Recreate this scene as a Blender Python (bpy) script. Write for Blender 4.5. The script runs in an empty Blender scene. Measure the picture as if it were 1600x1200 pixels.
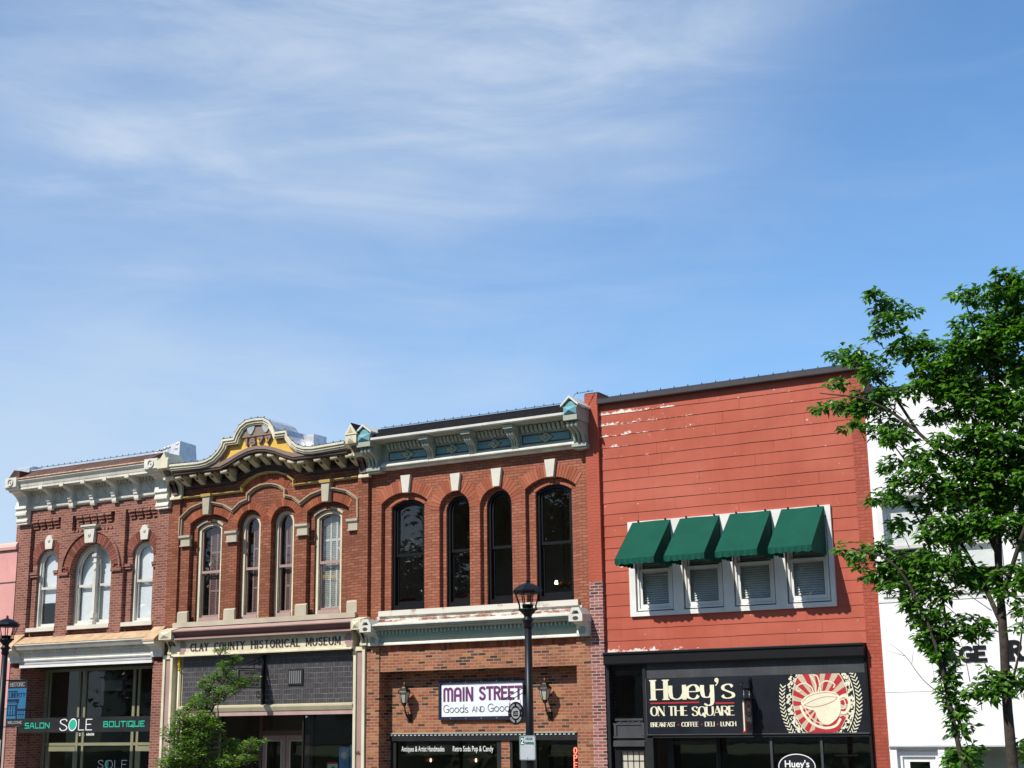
import bpy, bmesh, math, random
from mathutils import Vector
from mathutils.geometry import tessellate_polygon
R = math.radians
random.seed(11)
sc = bpy.context.scene

# ---------------------------------------------------------------- camera, sky, sun, exposure
cam_d = bpy.data.cameras.new("camera")
cam = bpy.data.objects.new("camera", cam_d)
sc.collection.objects.link(cam)
sc.camera = cam
cam_d.sensor_width = 36.0
cam_d.lens = 36.0 * 2213.877 / 1600.0
cam_d.clip_end = 3000.0
cam_d.clip_start = 0.1
from mathutils import Matrix
_right = Vector((0.86482689, 0.50187854, -0.01387019))
_down = Vector((-0.12754807, 0.19290084, -0.97289298))
_fwd = Vector((-0.48559854, 0.84315313, 0.23083947))
_m = Matrix((_right, -_down, -_fwd)).transposed().to_4x4()
_m.translation = (0.0, -29.2344, 2.8)
cam.matrix_world = _m

SUN = Vector((-0.378, -0.945, 1.103)).normalized()
sun_d = bpy.data.lights.new("sun", 'SUN')
sun_d.energy = 5.0
sun_d.angle = R(0.53)
sun_d.color = (1.0, 0.95, 0.87)
sun = bpy.data.objects.new("sun", sun_d)
sc.collection.objects.link(sun)
sun.location = (-20, -40, 50)
sun.rotation_euler = SUN.to_track_quat('Z', 'Y').to_euler()

sc.view_settings.view_transform = 'Standard'
sc.view_settings.look = 'None'
sc.view_settings.gamma = 1.0
sc.view_settings.exposure = 0.13

world = bpy.data.worlds.new("World")
sc.world = world
world.use_nodes = True


class NT:
    """small node-tree helper"""
    def __init__(s, tree):
        s.t = tree
        s.n = tree.nodes
        s.l = tree.links

    def node(s, kind, ins=None, **kw):
        n = s.n.new(kind)
        for k, v in kw.items():
            setattr(n, k, v)
        for k, v in (ins or {}).items():
            s.put(n, k, v)
        return n

    def put(s, n, k, v):
        i = n.inputs[k]
        if isinstance(v, bpy.types.NodeSocket):
            s.l.new(v, i)
        elif isinstance(v, (tuple, list)) and i.type == 'RGBA' and len(v) == 3:
            i.default_value = (v[0], v[1], v[2], 1.0)
        else:
            i.default_value = v

    def math(s, op, a, b=0.0, c=0.0):
        n = s.node('ShaderNodeMath', {0: a, 1: b, 2: c}, operation=op)
        return n.outputs[0]

    def mix(s, f, a, b, mode='MIX'):
        n = s.node('ShaderNodeMix', data_type='RGBA', blend_type=mode)
        s.put(n, 0, f)
        s.put(n, 6, a)
        s.put(n, 7, b)
        return n.outputs[2]

    def noise(s, vec, scale, detail=4.0, rough=0.55, dist=0.0):
        n = s.node('ShaderNodeTexNoise', {'Vector': vec, 'Scale': scale, 'Detail': detail,
                                          'Roughness': rough, 'Distortion': dist})
        return n.outputs[0]

    def ramp(s, f, stops, interp='LINEAR'):
        n = s.node('ShaderNodeValToRGB', {0: f})
        n.color_ramp.interpolation = interp
        e = n.color_ramp.elements
        while len(e) < len(stops):
            e.new(0.5)
        for i, (p, c) in enumerate(stops):
            e[i].position = p
            if not isinstance(c, (tuple, list)):
                c = (c, c, c)
            e[i].color = (c[0], c[1], c[2], 1.0)
        return n.outputs[0]

    def mapping(s, vec, scale=(1, 1, 1), loc=(0, 0, 0), rot=(0, 0, 0)):
        n = s.node('ShaderNodeMapping', {'Vector': vec, 'Location': loc, 'Rotation': rot, 'Scale': scale})
        return n.outputs[0]


def make_sky():
    w = NT(world.node_tree)
    w.n.clear()
    out = w.node('ShaderNodeOutputWorld')
    bg = w.node('ShaderNodeBackground')
    w.l.new(bg.outputs[0], out.inputs[0])
    sky = w.node('ShaderNodeTexSky', sky_type='NISHITA')
    sky.sun_disc = False
    sky.sun_elevation = math.asin(SUN.z)
    sky.sun_rotation = math.atan2(SUN.x, SUN.y)
    sky.altitude = 250.0
    sky.air_density = 1.0
    sky.dust_density = 0.7
    sky.ozone_density = 2.4
    tc = w.node('ShaderNodeTexCoord')
    d = tc.outputs['Generated']
    sep = w.node('ShaderNodeSeparateXYZ', {0: d})
    x, y, z = sep.outputs
    az = w.math('MULTIPLY', w.math('ARCTAN2', x, y), 57.2958)
    el = w.math('MULTIPLY', w.math('ARCSINE', z), 57.2958)
    sky_v = w.node('ShaderNodeCombineXYZ', {0: az, 1: el, 2: 0.0}).outputs[0]

    def patch(a0, e0, ra, re, amp, tilt=0.0):
        da = w.math('SUBTRACT', az, a0)
        de = w.math('SUBTRACT', w.math('SUBTRACT', el, e0), w.math('MULTIPLY', da, tilt))
        q = w.math('ADD', w.math('POWER', w.math('ABSOLUTE', w.math('DIVIDE', da, ra)), 2.0), w.math('POWER', w.math('ABSOLUTE', w.math('DIVIDE', de, re)), 2.0))
        return w.math('MULTIPLY', w.math('EXPONENT', w.math('MULTIPLY', q, -1.0)), amp)
    cov = None
    for args in CIRRUS:
        p = patch(*args)
        cov = p if cov is None else w.math('ADD', cov, p)
    n1 = w.noise(w.mapping(sky_v, scale=(0.085, 0.30, 1.0), loc=(4.2, 1.1, 0), rot=(0, 0, R(-5))), 1.0, 8.0, 0.58, 1.1)
    n2 = w.noise(w.mapping(sky_v, scale=(0.05, 0.11, 1.0), loc=(1.7, 6.4, 0), rot=(0, 0, R(8))), 1.0, 5.0, 0.5, 0.6)
    n3 = w.noise(w.mapping(sky_v, scale=(0.22, 1.3, 1.0), loc=(0.3, 2.4, 0), rot=(0, 0, R(-9))), 1.0, 8.0, 0.62, 1.4)
    wisp = w.math('ADD', w.math('MULTIPLY', w.ramp(n1, [(0.25, 0.0), (0.78, 1.0)], 'EASE'), 0.70), w.math('MULTIPLY', w.ramp(n3, [(0.35, 0.0), (0.75, 1.0)]), 0.12))
    wisp = w.math('MULTIPLY', wisp, w.math('ADD', 0.55, w.ramp(n2, [(0.32, 0.0), (0.66, 0.75)])))
    cl = w.math('MULTIPLY', cov, w.math('ADD', w.math('MULTIPLY', wisp, 0.60), 0.34))
    n4 = w.noise(w.mapping(sky_v, scale=(0.06, 0.30, 1.0), loc=(7.7, 3.4, 0), rot=(0, 0, R(-4))), 1.0, 7.0, 0.6, 0.9)
    far_west = w.ramp(w.math('DIVIDE', w.math('ADD', az, 60.0), 60.0), [(0.25, 1.0), (0.85, 0.25)], 'EASE')
    cl = w.math('ADD', cl, w.math('MULTIPLY', w.math('MULTIPLY', w.ramp(n4, [(0.36, 0.0), (0.80, 1.0)], 'EASE'), far_west), 0.34))
    # pale air low down, stronger towards the left (west) of the street
    west = w.ramp(w.math('DIVIDE', w.math('ADD', az, 60.0), 60.0), [(0.0, 1.0), (0.75, 0.16)], 'EASE')
    low = w.ramp(w.math('DIVIDE', el, 40.0), [(0.05, 0.95), (0.25, 0.74), (0.42, 0.32), (0.68, 0.06)])
    low = w.math('MULTIPLY', low, w.math('ADD', w.math('MULTIPLY', west, 0.86), 0.09))
    tot = w.math('SUBTRACT', 1.0, w.math('MULTIPLY', w.math('SUBTRACT', 1.0, w.math('MINIMUM', cl, 0.9)), w.math('SUBTRACT', 1.0, low)))
    base = w.mix(1.0, sky.outputs[0], SKY_TINT, 'MULTIPLY')
    col = w.mix(tot, base, CLOUD_COL)
    # the half of the sky behind the viewpoint is dimmed to cut ambient fill
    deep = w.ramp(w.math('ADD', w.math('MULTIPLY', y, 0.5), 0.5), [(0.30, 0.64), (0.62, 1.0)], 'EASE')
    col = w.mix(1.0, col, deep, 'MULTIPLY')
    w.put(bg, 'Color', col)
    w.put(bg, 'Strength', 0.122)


CIRRUS = [(-38.0, 26.5, 15.0, 4.8, 0.56, -0.03), (-26.0, 26.8, 9.0, 3.4, 0.62, 0.02), (-27.5, 23.3, 5.5, 0.8, 0.45, -0.05), (-44.0, 22.5, 7.0, 1.0, 0.40, 0.03),
          (-36.0, 21.0, 5.5, 1.5, 0.75, 0.0), (-38.5, 13.8, 3.0, 1.2, 0.62, 0.0), (-44.5, 14.4, 4.0, 1.3, 0.50, 0.0), (-31.0, 13.2, 3.4, 1.0, 0.45, 0.0), (-19.5, 28.0, 6.0, 1.8, 0.42, 0.10),
          (-25.0, 21.6, 4.0, 0.5, 0.22, 0.0), (-33.0, 17.5, 14.0, 3.0, 0.14, 0.0), (-46.0, 25.0, 18.0, 8.0, 0.34, 0.0), (-46.0, 10.5, 12.0, 3.6, 0.46, 0.0)]
SKY_TINT = (0.80, 1.17, 1.40)
CLOUD_COL = (4.7, 5.5, 6.6)
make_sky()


# ---------------------------------------------------------------- materials
MATS = {}


def new_mat(name):
    m = bpy.data.materials.new(name)
    m.use_nodes = True
    t = NT(m.node_tree)
    t.n.clear()
    out = t.node('ShaderNodeOutputMaterial')
    MATS[name] = m
    return m, t, out


def worldpos(t):
    return t.node('ShaderNodeNewGeometry').outputs['Position']


def paint(name, col, rough=0.55, var=0.10, scale=1.6, bump=0.0, metallic=0.0, spec=0.4, dirt=0.0,
          dirt_col=(0.10, 0.08, 0.06), grain=0.05):
    m, t, out = new_mat(name)
    p = worldpos(t)
    n1 = t.noise(p, scale, 5.0, 0.6)
    n2 = t.noise(p, 34.0, 3.0, 0.6)
    lo = tuple(c * (1 - var) for c in col)
    hi = tuple(min(1.0, c * (1 + var)) for c in col)
    base = t.mix(t.ramp(n1, [(0.3, 0.0), (0.7, 1.0)]), lo, hi)
    g = t.ramp(n2, [(0.3, 1.0 - grain), (0.7, 1.0)])
    base = t.mix(1.0, base, g, 'MULTIPLY')
    if dirt:
        st = t.noise(t.mapping(p, scale=(5.0, 5.0, 0.7)), 1.3, 6.0, 0.65)
        base = t.mix(t.math('MULTIPLY', t.ramp(st, [(0.52, 0.0), (0.78, 1.0)]), dirt), base, dirt_col)
    bs = t.node('ShaderNodeBsdfPrincipled', {'Base Color': base, 'Roughness': rough, 'Metallic': metallic,
                                             'Specular IOR Level': spec})
    if bump:
        bn = t.node('ShaderNodeBump', {'Strength': bump, 'Distance': 0.01, 'Height': n2})
        t.l.new(bn.outputs[0], bs.inputs['Normal'])
    t.l.new(bs.outputs[0], out.inputs[0])
    return m


def brick_nodes(t, p, stops, mortar, bw=0.215, bh=0.0705, ms=0.010, stain=0.18, horiz=None):
    s = t.node('ShaderNodeSeparateXYZ', {0: p})
    u = horiz if horiz is not None else t.math('ADD', s.outputs[0], s.outputs[1])
    wob = t.math('MULTIPLY', t.math('SUBTRACT', t.noise(p, 2.3, 2.0), 0.5), 0.012)
    v = t.node('ShaderNodeCombineXYZ', {0: t.math('ADD', u, 60.0), 1: t.math('ADD', s.outputs[2], wob), 2: 0.0}).outputs[0]
    b = t.node('ShaderNodeTexBrick', {'Vector': v, 'Color1': (0, 0, 0), 'Color2': (1, 1, 1), 'Mortar': (0.5, 0.5, 0.5),
                                      'Scale': 1.0, 'Mortar Size': ms, 'Mortar Smooth': 0.25, 'Bias': 0.0,
                                      'Brick Width': bw, 'Row Height': bh}, offset=0.5, squash=1.0)
    tint = t.ramp(b.outputs[0], stops)
    n1 = t.noise(p, 0.9, 6.0, 0.62)
    n2 = t.noise(p, 26.0, 4.0, 0.65)
    tint = t.mix(1.0, tint, t.ramp(n1, [(0.3, 1.0 - stain), (0.7, 1.0 + stain * 0.5)]), 'MULTIPLY')
    n0 = t.noise(p, 0.33, 5.0, 0.6, 0.6)
    tint = t.mix(t.ramp(n0, [(0.42, 0.0), (0.62, 1.0)]), tint, t.mix(1.0, tint, (0.88, 0.92, 0.98), 'MULTIPLY'))
    soot = t.ramp(t.noise(t.mapping(p, scale=(2.2, 2.2, 0.5)), 1.0, 6.0, 0.65), [(0.54, 1.0), (0.82, 0.70)])
    tint = t.mix(1.0, tint, soot, 'MULTIPLY')
    tint = t.mix(1.0, tint, t.ramp(n2, [(0.25, 0.80), (0.7, 1.06)]), 'MULTIPLY')
    mort = t.mix(t.ramp(n1, [(0.35, 0.0), (0.65, 1.0)]), tuple(c * 0.72 for c in mortar), mortar)
    col = t.mix(b.outputs[1], tint, mort)
    h = t.math('SUBTRACT', t.math('MULTIPLY', n2, 0.35), b.outputs[1])
    return col, h, n1, n2, s


def brick(name, stops, mortar, rough=0.85, bump=0.45, flecks=None, **kw):
    m, t, out = new_mat(name)
    p = worldpos(t)
    col, h, n1, n2, s = brick_nodes(t, p, stops, mortar, **kw)
    if flecks:
        f = t.ramp(t.noise(p, flecks[1], 5.0, 0.7), [(flecks[2], 0.0), (flecks[2] + 0.05, 1.0)])
        col = t.mix(t.math('MULTIPLY', f, flecks[3] if len(flecks) > 3 else 1.0), col, flecks[0])
    bs = t.node('ShaderNodeBsdfPrincipled', {'Base Color': col, 'Roughness': rough, 'Specular IOR Level': 0.25})
    bn = t.node('ShaderNodeBump', {'Strength': bump, 'Distance': 0.008, 'Height': h})
    t.l.new(bn.outputs[0], bs.inputs['Normal'])
    t.l.new(bs.outputs[0], out.inputs[0])
    return m


def glass(name, tint=(0.85, 0.9, 0.9), refl=0.9, through=0.8):
    """thin window pane: mostly clear, mirror-like by Fresnel"""
    m, t, out = new_mat(name)
    p = worldpos(t)
    g = t.node('ShaderNodeNewGeometry')
    ca = t.math('ABSOLUTE', t.node('ShaderNodeVectorMath', {0: g.outputs['Normal'], 1: g.outputs['Incoming']}, operation='DOT_PRODUCT').outputs['Value'])
    fr = t.math('ADD', 0.06, t.math('MULTIPLY', 0.9, t.math('POWER', t.math('SUBTRACT', 1.0, ca), 5.0)))
    wav = t.node('ShaderNodeBump', {'Strength': 0.03, 'Distance': 0.02, 'Height': t.noise(p, 1.7, 2.0)})
    gl = t.node('ShaderNodeBsdfGlossy', {'Color': (refl, refl, refl), 'Roughness': 0.01, 'Normal': wav.outputs[0]})
    tr = t.node('ShaderNodeBsdfTransparent', {'Color': tuple(c * through for c in tint)})
    mx = t.node('ShaderNodeMixShader', {0: fr, 1: tr.outputs[0], 2: gl.outputs[0]})
    t.l.new(mx.outputs[0], out.inputs[0])
    return m


def emit(name, col, strength):
    m, t, out = new_mat(name)
    e = t.node('ShaderNodeEmission', {'Color': col, 'Strength': strength})
    t.l.new(e.outputs[0], out.inputs[0])
    return m


def leaf_mat(name, dark, light, trans):
    m, t, out = new_mat(name)
    g = t.node('ShaderNodeNewGeometry')
    r = g.outputs['Random Per Island']
    col = t.ramp(r, [(0.0, dark), (0.55, tuple((a + b) / 2 for a, b in zip(dark, light))), (1.0, light)])
    bs = t.node('ShaderNodeBsdfPrincipled', {'Base Color': col, 'Roughness': 0.38, 'Specular IOR Level': 0.45})
    tl = t.node('ShaderNodeBsdfTranslucent', {'Color': t.mix(1.0, col, (1.2, 1.5, 0.5), 'MULTIPLY')})
    mx = t.node('ShaderNodeMixShader', {0: trans, 1: bs.outputs[0], 2: tl.outputs[0]})
    t.l.new(mx.outputs[0], out.inputs[0])
    return m


def random_mat(name, stops, rough=0.85):
    """each loose piece (one arch brick) takes its own tone"""
    m, t, out = new_mat(name)
    g = t.node('ShaderNodeNewGeometry')
    n2 = t.noise(g.outputs['Position'], 26.0, 4.0, 0.65)
    col = t.ramp(g.outputs['Random Per Island'], stops)
    col = t.mix(1.0, col, t.ramp(n2, [(0.25, 0.8), (0.7, 1.06)]), 'MULTIPLY')
    bs = t.node('ShaderNodeBsdfPrincipled', {'Base Color': col, 'Roughness': rough, 'Specular IOR Level': 0.25})
    t.l.new(bs.outputs[0], out.inputs[0])
    return m


# bricks
brick('sole_brick', [(0.0, (0.185, 0.064, 0.048)), (0.5, (0.255, 0.092, 0.068)), (1.0, (0.335, 0.132, 0.097))], (0.40, 0.24, 0.18), stain=0.22)
brick('museum_brick', [(0.0, (0.24, 0.079, 0.039)), (0.5, (0.315, 0.105, 0.054)), (1.0, (0.38, 0.138, 0.076))], (0.15, 0.06, 0.04), stain=0.2)
brick('main_brick', [(0.0, (0.33, 0.105, 0.056)), (0.5, (0.39, 0.132, 0.072)), (1.0, (0.45, 0.16, 0.092))], (0.20, 0.075, 0.048), stain=0.16,
      flecks=((0.58, 0.42, 0.33), 3.1, 0.70, 0.55))
brick('shop_brick', [(0.0, (0.055, 0.030, 0.022)), (0.10, (0.12, 0.05, 0.034)), (0.20, (0.28, 0.090, 0.050)), (0.45, (0.40, 0.138, 0.064)),
                     (0.7, (0.29, 0.080, 0.050)), (0.9, (0.46, 0.195, 0.085)), (1.0, (0.34, 0.14, 0.09))], (0.38, 0.27, 0.18), ms=0.009, stain=0.12)
brick('pier_brick', [(0.0, (0.11, 0.04, 0.04)), (0.3, (0.26, 0.075, 0.07)), (0.7, (0.36, 0.115, 0.10)), (1.0, (0.42, 0.17, 0.15))], (0.55, 0.42, 0.36),
      flecks=((0.75, 0.70, 0.62), 7.0, 0.70, 0.8))
random_mat('sole_voussoir', [(0.0, (0.15, 0.046, 0.034)), (1.0, (0.29, 0.10, 0.07))])
random_mat('museum_voussoir', [(0.0, (0.22, 0.06, 0.03)), (1.0, (0.40, 0.125, 0.064))])
random_mat('main_voussoir', [(0.0, (0.30, 0.085, 0.045)), (1.0, (0.46, 0.15, 0.088))])


def painted_wear(name, kind):
    """red paint over brick or over boards, gone in ragged patches"""
    m, t, out = new_mat(name)
    p = worldpos(t)
    red_lo, red_hi = (0.375, 0.075, 0.041), (0.455, 0.100, 0.058)
    n1 = t.noise(p, 1.1, 6.0, 0.6)
    n3 = t.noise(p, 7.0, 6.0, 0.7)
    red = t.mix(t.ramp(n1, [(0.3, 0.0), (0.7, 1.0)]), red_lo, red_hi)
    s = t.node('ShaderNodeSeparateXYZ', {0: p})
    bs = t.node('ShaderNodeBsdfPrincipled', {'Roughness': 0.62, 'Specular IOR Level': 0.3})
    if kind == 'pier':
        col, h, a, b, s = brick_nodes(t, p, [(0.0, (0.11, 0.04, 0.04)), (0.3, (0.26, 0.075, 0.07)), (0.7, (0.36, 0.115, 0.10)), (1.0, (0.42, 0.17, 0.15))],
                                      (0.55, 0.42, 0.36))
        fl = t.ramp(t.noise(p, 7.0, 5.0, 0.7), [(0.66, 0.0), (0.70, 1.0)])
        col = t.mix(t.math('MULTIPLY', fl, 0.8), col, (0.75, 0.70, 0.62))
        _, h2, _, _, _ = brick_nodes(t, p, [(0, 0.0), (1, 1.0)], (0.3, 0.3, 0.3))
        edge = t.math('ADD', s.outputs[2], t.math('MULTIPLY', t.math('SUBTRACT', n3, 0.5), 1.1))
        f = t.ramp(t.math('MULTIPLY', edge, 0.1), [(0.583, 0.0), (0.590, 1.0)])
        rb = t.mix(t.ramp(h, [(0.0, 0.62), (0.2, 1.0)]), (0.30, 0.055, 0.035), red)
        bn = t.node('ShaderNodeBump', {'Strength': 0.5, 'Distance': 0.008, 'Height': h})
        t.put(bs, 'Base Color', t.mix(f, col, rb))
        t.l.new(bn.outputs[0], bs.inputs['Normal'])
    elif kind == 'strip':
        col, h, a, b, s = brick_nodes(t, p, [(0.0, red_lo), (1.0, red_hi)], (0.34, 0.065, 0.042), stain=0.1)
        fl = t.ramp(t.noise(p, 5.0, 5.0, 0.7), [(0.73, 0.0), (0.76, 1.0)])
        bn = t.node('ShaderNodeBump', {'Strength': 0.5, 'Distance': 0.008, 'Height': h})
        t.put(bs, 'Base Color', t.mix(fl, col, (0.22, 0.06, 0.045)))
        t.l.new(bn.outputs[0], bs.inputs['Normal'])
    else:
        # boards: bare patches gather along the laps near the top left corner and along the sill of the shop front
        lap = t.math('FRACT', t.math('DIVIDE', t.math('SUBTRACT', s.outputs[2], 4.24), 0.262))
        near = t.ramp(lap, [(0.0, 1.0), (0.30, 0.35), (0.75, 0.0)])
        top = t.ramp(t.math('MULTIPLY', s.outputs[2], 0.1), [(0.80, 0.0), (0.93, 0.75), (0.97, 1.0)])
        left = t.ramp(t.math('MULTIPLY', t.math('ADD', s.outputs[0], 14.6), 0.17), [(0.02, 1.0), (0.35, 0.55), (0.6, 0.12), (1.0, 0.22)])
        foot = t.ramp(s.outputs[2], [(4.24 / 10, 1.0), (0.441, 0.0)])
        foot = t.ramp(t.math('MULTIPLY', s.outputs[2], 0.1), [(0.424, 1.0), (0.433, 0.35), (0.46, 0.0)])
        w = t.math('MULTIPLY', t.math('MULTIPLY', top, left), near)
        w = t.math('ADD', w, t.math('MULTIPLY', foot, t.ramp(t.math('MULTIPLY', t.math('ADD', s.outputs[0], 14.6), 0.17), [(0.05, 0.85), (0.45, 0.30)])))
        n4 = t.noise(t.mapping(p, scale=(1.0, 1.0, 1.6)), 5.5, 8.0, 0.72)
        f = t.ramp(t.math('ADD', n4, t.math('MULTIPLY', w, 0.30)), [(0.676, 0.0), (0.692, 1.0)])
        sp = t.ramp(t.noise(p, 19.0, 3.0, 0.6), [(0.775, 0.0), (0.79, 1.0)])
        sp = t.math('MULTIPLY', sp, t.math('ADD', 0.12, top))
        f = t.math('MAXIMUM', f, sp)
        run = t.noise(t.mapping(p, scale=(7.0, 7.0, 0.5)), 1.0, 5.0, 0.6)
        red = t.mix(t.ramp(run, [(0.42, 0.0), (0.8, 0.75)]), red, (0.36, 0.070, 0.042))
        fade = t.noise(t.mapping(p, scale=(0.35, 1.0, 0.6)), 1.0, 5.0, 0.6)
        red = t.mix(t.ramp(fade, [(0.45, 0.0), (0.7, 0.5)]), red, (0.52, 0.145, 0.098))
        t.put(bs, 'Base Color', t.mix(f, red, (0.78, 0.68, 0.60)))
        bn = t.node('ShaderNodeBump', {'Strength': 0.15, 'Distance': 0.01, 'Height': n3})
        t.l.new(bn.outputs[0], bs.inputs['Normal'])
    t.l.new(bs.outputs[0], out.inputs[0])


painted_wear('red_pier', 'pier')
painted_wear('red_strip', 'strip')
painted_wear('red_boards', 'boards')

# plain paints and metals
paint('sole_trim', (0.69, 0.665, 0.58), var=0.16, dirt=0.55, dirt_col=(0.30, 0.24, 0.17))
paint('sole_white', (0.65, 0.63, 0.56), var=0.15, dirt=0.3)
paint('stone_white', (0.64, 0.61, 0.53), rough=0.8, bump=0.2)
paint('rust_roof', (0.10, 0.050, 0.036), rough=0.8, var=0.5, scale=3.0, dirt=0.6, dirt_col=(0.10, 0.05, 0.035))
paint('rust_orange', (0.50, 0.33, 0.19), rough=0.75, var=0.25, scale=4.0, dirt=0.45, dirt_col=(0.70, 0.55, 0.38))
paint('rust_line', (0.60, 0.36, 0.22), rough=0.8, var=0.4, scale=9.0, dirt=0.8, dirt_col=(0.30, 0.11, 0.05))
paint('coating', (0.60, 0.61, 0.63), rough=0.35, var=0.2, scale=5.0, metallic=0.25, bump=0.4)
paint('cream', (0.68, 0.62, 0.45), var=0.15, dirt=0.3)
paint('cream_deep', (0.55, 0.49, 0.33), dirt=0.1)
paint('hood_tan', (0.40, 0.30, 0.20), rough=0.85, var=0.18, bump=0.3)
paint('stone_tan', (0.46, 0.41, 0.31), rough=0.85, var=0.15, bump=0.3)
paint('brown_trim', (0.25, 0.175, 0.14), dirt=0.1)
paint('dark_brown', (0.075, 0.045, 0.038), rough=0.7)
paint('mauve', (0.37, 0.25, 0.22), dirt=0.12)
paint('mauve_roof', (0.45, 0.30, 0.27), dirt=0.2)
paint('mauve_dark', (0.14, 0.075, 0.072))
paint('gold', (0.46, 0.31, 0.085), rough=0.35, spec=0.6)
paint('gold_bright', (0.72, 0.50, 0.05), rough=0.3, metallic=0.4)
paint('yellow', (0.74, 0.46, 0.085))
paint('vent_grey', (0.17, 0.17, 0.18))
paint('scroll_grey', (0.36, 0.41, 0.42))
paint('main_white', (0.65, 0.65, 0.58), var=0.14, dirt=0.32)
paint('sage', (0.36, 0.385, 0.32), dirt=0.25)
paint('sage_light', (0.37, 0.405, 0.30), dirt=0.1)
paint('teal', (0.15, 0.34, 0.38))
paint('teal_dark', (0.03, 0.07, 0.08))
paint('shingle', (0.013, 0.0125, 0.014), spec=0.1, rough=0.95, var=0.3, scale=8.0, bump=0.5)
paint('coping', (0.050, 0.040, 0.043), rough=0.6, var=0.2)
paint('black', (0.010, 0.010, 0.012), rough=0.5, spec=0.2)
paint('black_frame', (0.009, 0.009, 0.011), rough=0.4, spec=0.25)
paint('charcoal', (0.020, 0.0205, 0.022), spec=0.2, rough=0.55, var=0.25, scale=2.5)
paint('charcoal_light', (0.055, 0.058, 0.064), spec=0.25, rough=0.55, var=0.25, scale=2.2, dirt=0.25, dirt_col=(0.14, 0.14, 0.14))
paint('iron', (0.007, 0.007, 0.009), rough=0.42, spec=0.3)
paint('bronze', (0.035, 0.029, 0.023), rough=0.4, metallic=0.5)
paint('frost', (0.55, 0.52, 0.42), rough=0.4)
paint('sign_navy', (0.013, 0.015, 0.022), spec=0.3, rough=0.4, var=0.45, scale=0.9)
paint('sign_white', (0.80, 0.83, 0.88), rough=0.4)
paint('sign_cream', (0.78, 0.74, 0.55), rough=0.5)
paint('sign_red', (0.46, 0.022, 0.035), rough=0.5)
paint('sign_tan', (0.56, 0.46, 0.32), rough=0.5)
paint('purple', (0.14, 0.035, 0.13), rough=0.5)
paint('grey_ink', (0.07, 0.085, 0.10), rough=0.5)
paint('sign_green', (0.02, 0.42, 0.27), rough=0.5)
paint('white_ink', (0.82, 0.82, 0.82), rough=0.5)
paint('road_green', (0.0, 0.12, 0.09), rough=0.5)
paint('sign_metal', (0.52, 0.54, 0.58), rough=0.45, metallic=0.2)
paint('banner_blue', (0.02, 0.15, 0.30), rough=0.7)
paint('banner_navy', (0.005, 0.010, 0.040), rough=0.7)
paint('banner_black', (0.016, 0.014, 0.016), rough=0.7)
paint('banner_text', (0.30, 0.30, 0.33), rough=0.7)
paint('pink_stucco', (0.68, 0.33, 0.30), rough=0.85, var=0.10, bump=0.3, dirt=0.2, dirt_col=(0.45, 0.22, 0.19))
paint('pink_light', (0.74, 0.43, 0.38), rough=0.7, var=0.06)
paint('white_wall', (0.84, 0.84, 0.84), rough=0.6, var=0.04, dirt=0.14, dirt_col=(0.55, 0.55, 0.55))
paint('white_grey', (0.45, 0.46, 0.49), rough=0.6)
paint('white_frame', (0.74, 0.73, 0.70), rough=0.5, dirt=0.15)
paint('olive', (0.24, 0.24, 0.15), rough=0.5)
paint('shade', (0.74, 0.77, 0.80), rough=0.8, var=0.05)
paint('blind', (0.80, 0.81, 0.79), rough=0.6)
paint('shutter_mauve', (0.27, 0.165, 0.155), rough=0.6)
paint('shutter_white', (0.60, 0.60, 0.56), rough=0.6)
paint('awning', (0.0065, 0.076, 0.050), rough=0.85, var=0.10, scale=2.0, spec=0.15)
paint('inside', (0.30, 0.27, 0.24), rough=0.9)
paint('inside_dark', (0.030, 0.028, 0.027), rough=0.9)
paint('red_plastic', (0.55, 0.02, 0.03), rough=0.4)
paint('copper', (0.48, 0.14, 0.05), rough=0.4)
paint('bark', (0.055, 0.042, 0.034), rough=0.95, var=0.4, scale=14.0, bump=1.0)
paint('twig', (0.13, 0.10, 0.075), rough=0.9)
paint('poster_blue', (0.06, 0.16, 0.33), rough=0.5, var=0.5, scale=5.0)
paint('poster_green', (0.22, 0.42, 0.34), rough=0.5, var=0.3, scale=6.0)
paint('paper', (0.42, 0.45, 0.43), rough=0.7)
paint('wire', (0.05, 0.05, 0.05), rough=0.6)
paint('bulb', (0.10, 0.09, 0.08), rough=0.3)
paint('asphalt', (0.05, 0.05, 0.052), rough=0.9, bump=0.6)
paint('concrete', (0.18, 0.175, 0.16), rough=0.9, bump=0.4, dirt=0.3)
paint('lawn', (0.045, 0.08, 0.022), rough=0.95, var=0.4, scale=8.0, bump=0.8)
paint('road_paint', (0.75, 0.74, 0.70), rough=0.7)
glass('pane', tint=(0.97, 0.98, 0.98), through=1.0)
glass('pane_dark', tint=(0.72, 0.74, 0.74), through=0.95)
glass('pane_lamp', refl=0.5, through=0.97)
emit('neon', (1.0, 0.16, 0.10), 2.6)
emit('lit_bulb', (1.0, 0.86, 0.6), 4.0)
leaf_mat('leaf_dark', (0.028, 0.098, 0.010), (0.145, 0.315, 0.033), 0.38)
leaf_mat('leaf_fresh', (0.050, 0.125, 0.014), (0.20, 0.32, 0.04), 0.36)
leaf_mat('leaf_far', (0.018, 0.040, 0.010), (0.04, 0.08, 0.018), 0.2)


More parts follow.
